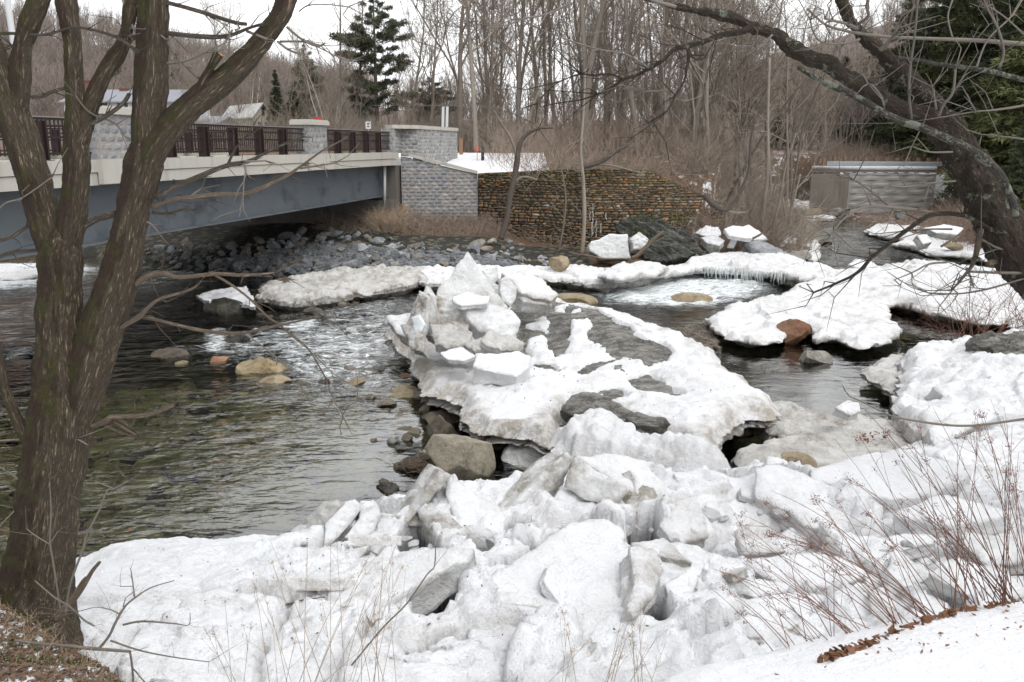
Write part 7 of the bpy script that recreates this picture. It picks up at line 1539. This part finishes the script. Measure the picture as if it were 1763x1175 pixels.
# ---------------------------------------------------------------- weeds of the near bank
def ground_hit(px, py, zg=None):
    if zg is not None: return P(px, py, zg)
    d = ray(px, py)
    for t in np.arange(3.5, 30, .04):
        p = d*t+np.array([0, 0, EYE])
        if p[1] < 8.5 and p[2] < gz(p[0], p[1]): return p
        if p[2] < .95: return p
    return P(px, py, 1.)
def arc(p0, p1, bow, n=7):
    t = np.linspace(0, 1, n)[:, None]; side = np.array([0, 0, 1.]); m = p0+(p1-p0)*t+side*bow*(4*t*(1-t))*.5
    return m
def seed_head(b, p, r, s=.03, n=14):
    s *= .85; n = int(n*1.5)
    A_ = p+r.normal(size=(n, 3))*[s, s, s*.5]; d = r.normal(size=(n, 3)); d /= np.linalg.norm(d, axis=1, keepdims=True)
    w = np.cross(d, [0, 0, 1.]); L = r.uniform(.006, .014, (n, 1))
    V = np.stack([A_-w*L*.5, A_+d*L, A_+w*L*.5+[0, 0, .004]], 1).reshape(-1, 3); b.add(V, np.arange(len(V)).reshape(-1, 3))
    b.segs(np.repeat(p[None], n//3, 0)-[0, 0, s], A_[:n//3], .001, .0006, 3)
def weed(name, label, base, n, tips, mat, seed, r0=.0042, head='umbel', group=None, z=None, spread=14, cat='weed'):
    r = np.random.default_rng(seed); b0 = ground_hit(*base, z); e = empty(name, b0, label, cat, group); sb = Bag(); hb = sb
    for i in range(n):
        tx, ty, dy = tips(r); p0 = ground_hit(base[0]+r.normal()*spread, base[1]+r.normal()*spread*.3, z)-[0, 0, .04]
        L0 = p0[1]; p1 = Q(tx, ty, max(L0+dy, 2.5)); pts = arc(p0, p1, r.uniform(.02, .16)*np.linalg.norm(p1-p0)); R_ = np.linspace(r0*r.uniform(.7, 1.2), .0012, len(pts))
        sb.tube(pts, R_, 4, False, 2, cap=False)
        for _ in range(int(r.integers(1, 4))):
            k = int(r.integers(3, len(pts)-1)); q = pts[k]; d = (pts[k+1]-pts[k]); d = d/np.linalg.norm(d)+r.normal(size=3)*.35+[0, 0, .1]; L_ = r.uniform(.06, .28)
            q2 = q+d*L_; sb.tube([q, q+d*L_*.5+r.normal(size=3)*.01, q2], [.0018, .0014, .0009], 3, cap=False)
            if head and r.random() < .35: seed_head(hb, q2, r, .016, 8)
        if head and r.random() < .5: seed_head(hb, pts[-1], r, .03, 20)
    sb.build('stems', M[mat], e)
    return e
def T(dx0, dx1, y0, y1, base, d0=-.3, d1=.6):
    return lambda r: (base[0]+r.uniform(dx0, dx1), r.uniform(y0, y1), r.uniform(d0, d1))
for i, (bs, n, dx0, dx1, y0, y1, z, lab) in enumerate([
    ((1735, 1028), 20, -260, 20, 700, 900, 2.95, 'dense red-brown shrub of arching bare stems at the right edge of the near bank'),
    ((1690, 1030), 12, -300, -40, 780, 920, 2.92, 'red-brown stems just left of the dense shrub on the near bank'),
    ((1600, 1062), 13, -330, -60, 800, 960, 2.85, 'red-brown stems rising from dead leaves in the middle of the lower right bank'),
    ((1560, 1085), 12, -330, -60, 850, 1000, 2.82, 'thin red stems leaning left over the dark crevice'),
    ((1490, 1108), 10, -240, 0, 880, 1030, 2.75, 'red stems beside the curled brown leaves on the lower right bank'),
    ((1440, 1130), 9, -220, 20, 900, 1060, 2.7, 'sparse thin stems at the lower end of the leaf line'),
    ((1650, 1045), 10, -200, 60, 720, 900, 2.9, 'upright reddish stems between the shrub and the leaf line'),
    ((1780, 1000), 12, -180, 20, 660, 850, 3.0, 'tall thin stems cut by the right edge'),
    ((1380, 1150), 6, -160, 60, 960, 1090, 2.6, 'few low stems at the bottom right')]):
    weed('dry_weed', lab, bs, n, T(dx0, dx1, y0, y1, bs), 'redstem', 40+i, z=z, r0=.0034 if i else .0045)
for i, (bs, n, dx0, dx1, y0, y1, lab) in enumerate([
    ((545, 1200), 9, -90, 140, 930, 1080, 'tan dry weed with small curled leaves at the bottom left of centre'), ((640, 1210), 8, -60, 60, 960, 1100, 'tan dry weed in front of the overhanging slab'),
    ((585, 1230), 6, -40, 120, 900, 1030, 'tallest of the tan dry weeds at the bottom'), ((960, 1230), 4, -20, 60, 1000, 1120, 'two thin dry stems before the largest slab'), ((1030, 1240), 6, -10, 110, 1040, 1140, 'dark dry weed with budded tips at the bottom centre'),
    ((1110, 1250), 6, -30, 60, 1040, 1140, 'dry weed beside the budded one at the bottom centre'), ((500, 1230), 5, -60, 20, 980, 1120, 'sparse dry weed left of the tan ones'), ((410, 1220), 4, -60, 30, 1020, 1120, 'faint dry stems below the translucent block')]):
    weed('dry_weed', lab, bs, n, T(dx0, dx1, y0, y1, bs, -.1, .35), 'tanstem', 60+i, z=1.6, r0=.003, spread=18)
# woody shoots lower left
def shoot(name, label, specs, Y, mat='greystem', cat='branch'):
    if mat == 'driftwood': mat = 'deadwood'
    b = Bag(); r = np.random.default_rng(len(label)); W0 = []
    for pts in specs:
        W = [Q(p[0], p[1], Y+(p[3] if len(p) > 3 else 0)) for p in pts]; W0.append(W); b.tube(W, [max(p[2]*.42*Y/F, .0012) for p in pts], 7, True, 4)
        for _ in range(len(pts) if mat == 'greystem' else 0):
            i = int(r.integers(1, len(W))); q = np.array(W[i]); d = (W[i]-W[i-1])/np.linalg.norm(W[i]-W[i-1])+r.normal(size=3)*.6; L_ = r.uniform(.05, .2); b.tube([q, q+d*L_*.5, q+d*L_+r.normal(size=3)*.02], [.0022, .0016, .0009], 4, True)
    o = b.build(name, M[mat]); return tag(o, label, cat)
shoot('sapling', 'slim grey sapling with a forked tip beside the big tree', [[(112, 1060, 6), (120, 1010, 5), (130, 980, 5), (145, 940, 5), (150, 920, 5), (170, 880, 4), (185, 845, 4), (195, 842, 3), (222, 828, 3)], [(194, 841, 3), (164, 829, 2)], [(150, 930, 3), (155, 925, 2), (158, 905, 2)]], 6.6)
shoot('sapling', 'thin bent shoot in front of the big tree trunk', [[(104, 1052, 4), (98, 1010, 4), (90, 960, 4), (86, 930, 4), (88, 880, 3), (85, 830, 2)], [(86, 938, 3), (60, 922, 3), (45, 910, 2)], [(87, 935, 3), (100, 915, 2)]], 6.5)
shoot('sapling', 'branched grey sapling leaning right over the lower left snow', [[(170, 1118, 7), (188, 1095, 6), (200, 1070, 6), (215, 1045, 5), (232, 1030, 4), (260, 1012, 3), (300, 1000, 2)], [(232, 1030, 3), (228, 1000, 3), (225, 980, 2)], [(206, 1058, 4), (190, 1050, 3), (165, 1046, 2), (140, 1052, 2)], [(228, 1010, 2), (207, 1010, 2)], [(212, 1045, 3), (216, 1030, 2)]], 6.3)
shoot('branch', 'grey stick lying across the leaf litter at the bottom left', [[(25, 1103, 7), (60, 1108, 7), (110, 1112, 7), (160, 1117, 8), (225, 1122, 6)], [(190, 1103, 5), (240, 1120, 4), (300, 1132, 3), (360, 1140, 2)], [(224, 1123, 5), (228, 1150, 5), (230, 1185, 5)]], 6.2)
shoot('branch', 'dark curved twig over the leaf litter', [[(60, 1000, 3), (95, 1030, 4), (120, 1045, 4), (145, 1068, 4), (162, 1078, 4)], [(228, 1150, 3), (250, 1176, 3)]], 6.3)
shoot('stump', 'split broken stump pointing up beside the big tree', [[(96, 1066, 22), (118, 1042, 18), (140, 1015, 12), (158, 985, 9), (172, 968, 7)], [(110, 1052, 16), (126, 1030, 11), (140, 1005, 8), (148, 994, 5)]], 6.9, 'driftwood', 'stump')
shoot('branch', 'dark straight stick lying on the left snow', [[(292, 966, 8), (330, 968, 8), (362, 969, 8), (394, 966, 7)], [(355, 970, 7), (364, 971, 9), (372, 970, 5)]], 9.75, 'bark_fungus')
shoot('branch', 'pale curved twig on the snow left of centre', [[(408, 1029, 5), (440, 1036, 6), (490, 1041, 6), (520, 1034, 3), (560, 1028, 2)]], 8.6, 'driftwood')
shoot('branch', 'short grey twig across the translucent block', [[(212, 1076, 5), (245, 1070, 5), (300, 1074, 3), (325, 1076, 2), (327, 1055, 1.5)]], 7.6)
shoot('branch', 'splintered orange-brown stick by the long slab', [[(1339, 874, 9), (1345, 884, 8), (1355, 893, 7), (1366, 902, 5)]], 11.3, 'cutwood')
shoot('branch', 'long thin grey branch reaching over the dirty shelf from the right edge', [[(1850, 712, 7), (1763, 722, 6), (1690, 732, 5), (1640, 733, 5), (1590, 727, 5), (1540, 718, 4), (1510, 705, 3), (1480, 690, 3), (1462, 682, 2), (1452, 668, 2)]], 7.5)
shoot('driftwood_log', 'weathered forked log propped against the dark layered ledge', [[(1088, 445, 8), (1098, 440, 9), (1110, 428, 9), (1122, 415, 7), (1134, 405, 6), (1143, 398, 5)], [(1126, 418, 3), (1140, 410, 2), (1155, 404, 2)], [(1095, 450, 4), (1115, 456, 3), (1136, 462, 3)]], 41.2, 'driftwood', 'log')
shoot('driftwood_log', 'long thin log lying below the square ice block', [[(985, 437, 3), (1010, 440, 4), (1040, 446, 4), (1070, 446, 3), (1086, 448, 2)]], 41.6, 'driftwood', 'log')
shoot('driftwood_log', 'short brown log sticking out of the far slab pile', [[(1296, 411, 5), (1306, 406, 5), (1316, 399, 3)]], 43.2, 'driftwood', 'log')
shoot('branch', 'thin straight dry stem standing in the overhanging slab', [[(560, 1200, 4), (610, 1140, 4), (660, 1080, 4), (700, 1040, 3.5), (735, 990, 3), (748, 975, 3), (750, 940, 2)]], 7.0)
shoot('branch', 'bleached branch lying on the upstream snow', [[(1620, 425, 5), (1650, 405, 4), (1665, 390, 3)]], 30, 'driftwood')
# dead leaves and litter
def leaves(name, label, poly, z, n, mat, seed, s=(.02, .055), zfn=None):
    r = np.random.default_rng(seed); W = PP(poly, z) if not callable(poly) else None; lo, hi = W.min(0), W.max(0); P_ = r.uniform(lo, hi, (n*8, 2)); P_ = P_[sdf(W, P_[:, 0], P_[:, 1]) > 0][:n]; n = len(P_)
    zz = lk(P_[:, 0], P_[:, 1], GZ)[0] if zfn is None else zfn(P_)
    C_ = np.stack([P_[:, 0], P_[:, 1], zz+r.uniform(.0, .03, n)], 1); a = r.normal(size=(n, 3)); a[:, 2] *= .5; a /= np.linalg.norm(a, axis=1, keepdims=True)
    b_ = np.cross(a, r.normal(size=(n, 3))*[.4, .4, 1]); b_ /= np.linalg.norm(b_, axis=1, keepdims=True)+1e-6; S_ = r.uniform(s[0], s[1], (n, 1)); nn_ = np.cross(a, b_)
    V = np.stack([C_-a*S_, C_-a*S_*.2+b_*S_*.45+nn_*S_*.2, C_+a*S_*.3+b_*S_*.35, C_+a*S_, C_+a*S_*.3-b_*S_*.4+nn_*S_*.25, C_-a*S_*.2-b_*S_*.4], 1).reshape(-1, 3)
    b = Bag(); b.add(V, np.arange(len(V)).reshape(-1, 6)); o = b.build(name, M[mat], smooth=False); return tag(o, label, 'leaves', kind='stuff')
leaves('leaf_litter', 'matted dead leaves and needles on the lower left bank', [(-60, 1010), (60, 1040), (120, 1040), (190, 1080), (225, 1130), (240, 1200), (-60, 1300)], 2.0, 2600, 'litter', 1, (.012, .045))
LL = [(1425, 1145), (1480, 1118), (1560, 1085), (1640, 1052), (1720, 1030), (1760, 1022), (1720, 1046), (1650, 1068), (1570, 1100), (1500, 1140), (1440, 1178), (1400, 1190)]
leaves('leaf_litter', 'line of curled brown oak leaves along the snowy rim at the lower right', [(a, b+random.Random(a).uniform(-6, 6)) for a, b in LL], 2.86, 250, 'deadleaf', 2, (.012, .055))
leaves('leaf_litter', 'scattered leaf bits on the snow bank at the lower right', [(1300, 1175), (1500, 1100), (1763, 1000), (1900, 1100), (1763, 1175)], 3.0, 60, 'deadleaf', 8, (.006, .022))
brush('grass', 'dry stems and grass in the leaf litter of the lower left bank', lambda r: (lambda p: (p[0], p[1], gz(p[0], p[1])))(P(r.uniform(-20, 235), r.uniform(1040, 1190), 2.0)), 'tanstem', 21, n=170, h=(.05, .25), lean=.9, r0=.0022)
brush('moss', 'green moss tufts at the foot of the big tree', lambda r: (lambda p: (p[0], p[1], gz(p[0], p[1])))(P(r.choice([r.normal(20, 25), r.normal(75, 18), r.normal(130, 25), r.normal(200, 10)]), r.choice([r.normal(1050, 12), r.normal(1120, 12), r.normal(1165, 6)]), 2.0)), 'mossgrass', 22, n=900, h=(.02, .06), lean=.9, r0=.004)
brush('grass', 'green-yellow moss and grass on top of the dark layered ledge', lambda r: (lambda p: (p[0], p[1], p[2]))(Q(r.choice([r.normal(1105, 16), r.normal(1168, 10)]), r.choice([r.normal(378, 3), r.normal(402, 4)]), 44.5)), 'mossgrass', 23, n=220, h=(.05, .2), lean=1.0, r0=.02)
leaves('leaf_litter', 'rusty leaf patch on the rippled dirty shelf', [(1468, 760), (1500, 748), (1530, 750), (1520, 772), (1480, 776)], .42, 60, 'deadleaf', 4, (.02, .05), zfn=lambda p: np.full(len(p), .47))
one = leaves('leaf', 'single orange leaf on the near pool', [(218, 905), (230, 905), (230, 917), (218, 917)], .01, 1, 'deadleaf', 5, (.05, .07), zfn=lambda p: np.full(len(p), .02)); one['kind'] = 'thing'; one['category'] = 'leaf'
leaves('debris', 'scraps of bark, twig and leaf scattered over the near ice', [(150, 960), (480, 940), (700, 870), (1000, 830), (1300, 830), (1763, 760), (1900, 1000), (1400, 1150), (250, 1170)], .95, 520, 'litter', 6, (.006, .026), zfn=lambda p: field_top(p[:, 0], p[:, 1], np.clip(sdf(FW, p[:, 0], p[:, 1]), 0, 9)))
leaves('debris', 'scraps of twig and leaf scattered over the island ice', [(720, 620), (900, 600), (1100, 620), (1300, 670), (1150, 720), (850, 690)], 1.0, 160, 'litter', 7, (.008, .035), zfn=lambda p: isl_top(p[:, 0], p[:, 1], np.clip(sdf(IW, p[:, 0], p[:, 1]), 0, 9)))
# root tangle by the boulder
brush('root_tangle', 'brown matted roots on the wet rocks left of the big boulder', lambda r: tuple(P(r.normal(735, 26), r.normal(800, 9), .15+r.uniform(0, .15))), 'litter', 24, n=200, h=(.05, .25), lean=1.6, r0=.005)
# ---------------------------------------------------------------- camera, light, sky
cam = bpy.data.cameras.new('Camera'); co = bpy.data.objects.new('Camera', cam); COL.objects.link(co)
co.location = (0, 0, EYE); co.rotation_euler = (math.pi/2-PITCH, 0, 0); cam.sensor_width = 36; cam.lens = 36*F/1763; cam.clip_start = .1; cam.clip_end = 2000; SC.camera = co
su = bpy.data.lights.new('Sun', 'SUN'); so = bpy.data.objects.new('Sun', su); COL.objects.link(so); su.energy = .6; su.angle = R(25); su.color = (1, .97, .93)
SE, SA = R(50), R(150)      # elevation, compass turn of the veiled sun
sd = Vector((math.sin(SA)*math.cos(SE), math.cos(SA)*math.cos(SE), math.sin(SE))); so.rotation_euler = sd.to_track_quat('Z', 'Y').to_euler()
w = bpy.data.worlds.new('World'); SC.world = w; w.use_nodes = True; nt = w.node_tree; nt.nodes.clear()
sk = nt.nodes.new('ShaderNodeTexSky'); sk.sky_type = 'NISHITA'; sk.sun_disc = False; sk.sun_elevation = SE; sk.sun_rotation = SA; sk.dust_density = 4; sk.air_density = 1.2
hs = nt.nodes.new('ShaderNodeHueSaturation'); hs.inputs['Saturation'].default_value = .10; nt.links.new(sk.outputs[0], hs.inputs['Color'])
mx = nt.nodes.new('ShaderNodeMix'); mx.data_type = 'RGBA'; mx.inputs[0].default_value = .6; nt.links.new(hs.outputs[0], mx.inputs[6])
tcn = nt.nodes.new('ShaderNodeTexCoord'); nz = nt.nodes.new('ShaderNodeTexNoise'); nz.inputs['Scale'].default_value = 2.5; nz.inputs['Detail'].default_value = 4; nt.links.new(tcn.outputs['Generated'], nz.inputs['Vector'])
crp = nt.nodes.new('ShaderNodeValToRGB'); crp.color_ramp.elements[0].position = .3; crp.color_ramp.elements[0].color = (7.6, 7.8, 8.1, 1); crp.color_ramp.elements[1].position = .7; crp.color_ramp.elements[1].color = (9.2, 9.2, 9.3, 1)
nt.links.new(nz.outputs[0], crp.inputs[0]); nt.links.new(crp.outputs[0], mx.inputs[7])
sx = nt.nodes.new('ShaderNodeSeparateXYZ'); nt.links.new(tcn.outputs['Generated'], sx.inputs[0])      # an overcast sky is brighter overhead
ma = nt.nodes.new('ShaderNodeMath'); ma.operation = 'MULTIPLY_ADD'; ma.use_clamp = False; nt.links.new(sx.outputs[2], ma.inputs[0]); ma.inputs[1].default_value = .55; ma.inputs[2].default_value = 1.15
nrm = nt.nodes.new('ShaderNodeVectorMath'); nrm.operation = 'DOT_PRODUCT'; nt.links.new(tcn.outputs['Generated'], nrm.inputs[0]); nrm.inputs[1].default_value = Vector((.02, .90, .42)).normalized()
def _mr(src, a, b_, lo, hi):
    x = nt.nodes.new('ShaderNodeMapRange'); x.interpolation_type = 'SMOOTHSTEP'; nt.links.new(src, x.inputs[0])
    for i_, v_ in enumerate((a, b_, lo, hi)): x.inputs[i_+1].default_value = v_
    return x.outputs[0]
bp_ = _mr(nrm.outputs['Value'], .86, .97, 0, .85)                   # added bright patch ahead and dark band on the left, unseen, for water reflections
zt_ = nt.nodes.new('ShaderNodeMath'); zt_.operation = 'MULTIPLY_ADD'; nt.links.new(sx.outputs[0], zt_.inputs[0]); zt_.inputs[1].default_value = .66; nt.links.new(sx.outputs[2], zt_.inputs[2])
cb_ = _mr(zt_.outputs[0], .17, .23, .85, 0); el_ = _mr(sx.outputs[2], .165, .20, 0, 1)
m1 = nt.nodes.new('ShaderNodeMath'); m1.operation = 'MULTIPLY'; nt.links.new(cb_, m1.inputs[0]); nt.links.new(el_, m1.inputs[1])
m2 = nt.nodes.new('ShaderNodeMath'); m2.operation = 'SUBTRACT'; m2.inputs[0].default_value = 1; nt.links.new(m1.outputs[0], m2.inputs[1])
m3 = nt.nodes.new('ShaderNodeMath'); m3.operation = 'MULTIPLY'; nt.links.new(m2.outputs[0], m3.inputs[1])
m4 = nt.nodes.new('ShaderNodeMath'); m4.operation = 'MULTIPLY_ADD'; nt.links.new(ma.outputs[0], m4.inputs[0]); nt.links.new(bp_, m4.inputs[1]); nt.links.new(ma.outputs[0], m4.inputs[2]); nt.links.new(m4.outputs[0], m3.inputs[0])
vs = nt.nodes.new('ShaderNodeVectorMath'); vs.operation = 'SCALE'; nt.links.new(mx.outputs[2], vs.inputs[0]); nt.links.new(m3.outputs[0], vs.inputs['Scale'])
bg = nt.nodes.new('ShaderNodeBackground'); bg.inputs['Strength'].default_value = .105; nt.links.new(vs.outputs[0], bg.inputs['Color'])
wo = nt.nodes.new('ShaderNodeOutputWorld'); nt.links.new(bg.outputs[0], wo.inputs[0])
SC.view_settings.view_transform = 'Standard'; SC.view_settings.look = 'None'; SC.view_settings.exposure = .32; SC.view_settings.gamma = 1
SC.render.engine = 'CYCLES'; SC.cycles.max_bounces = 6; SC.cycles.transparent_max_bounces = 12; SC.cycles.diffuse_bounces = 3; SC.cycles.glossy_bounces = 3; SC.cycles.use_denoising = True; SC.cycles.caustics_reflective = False
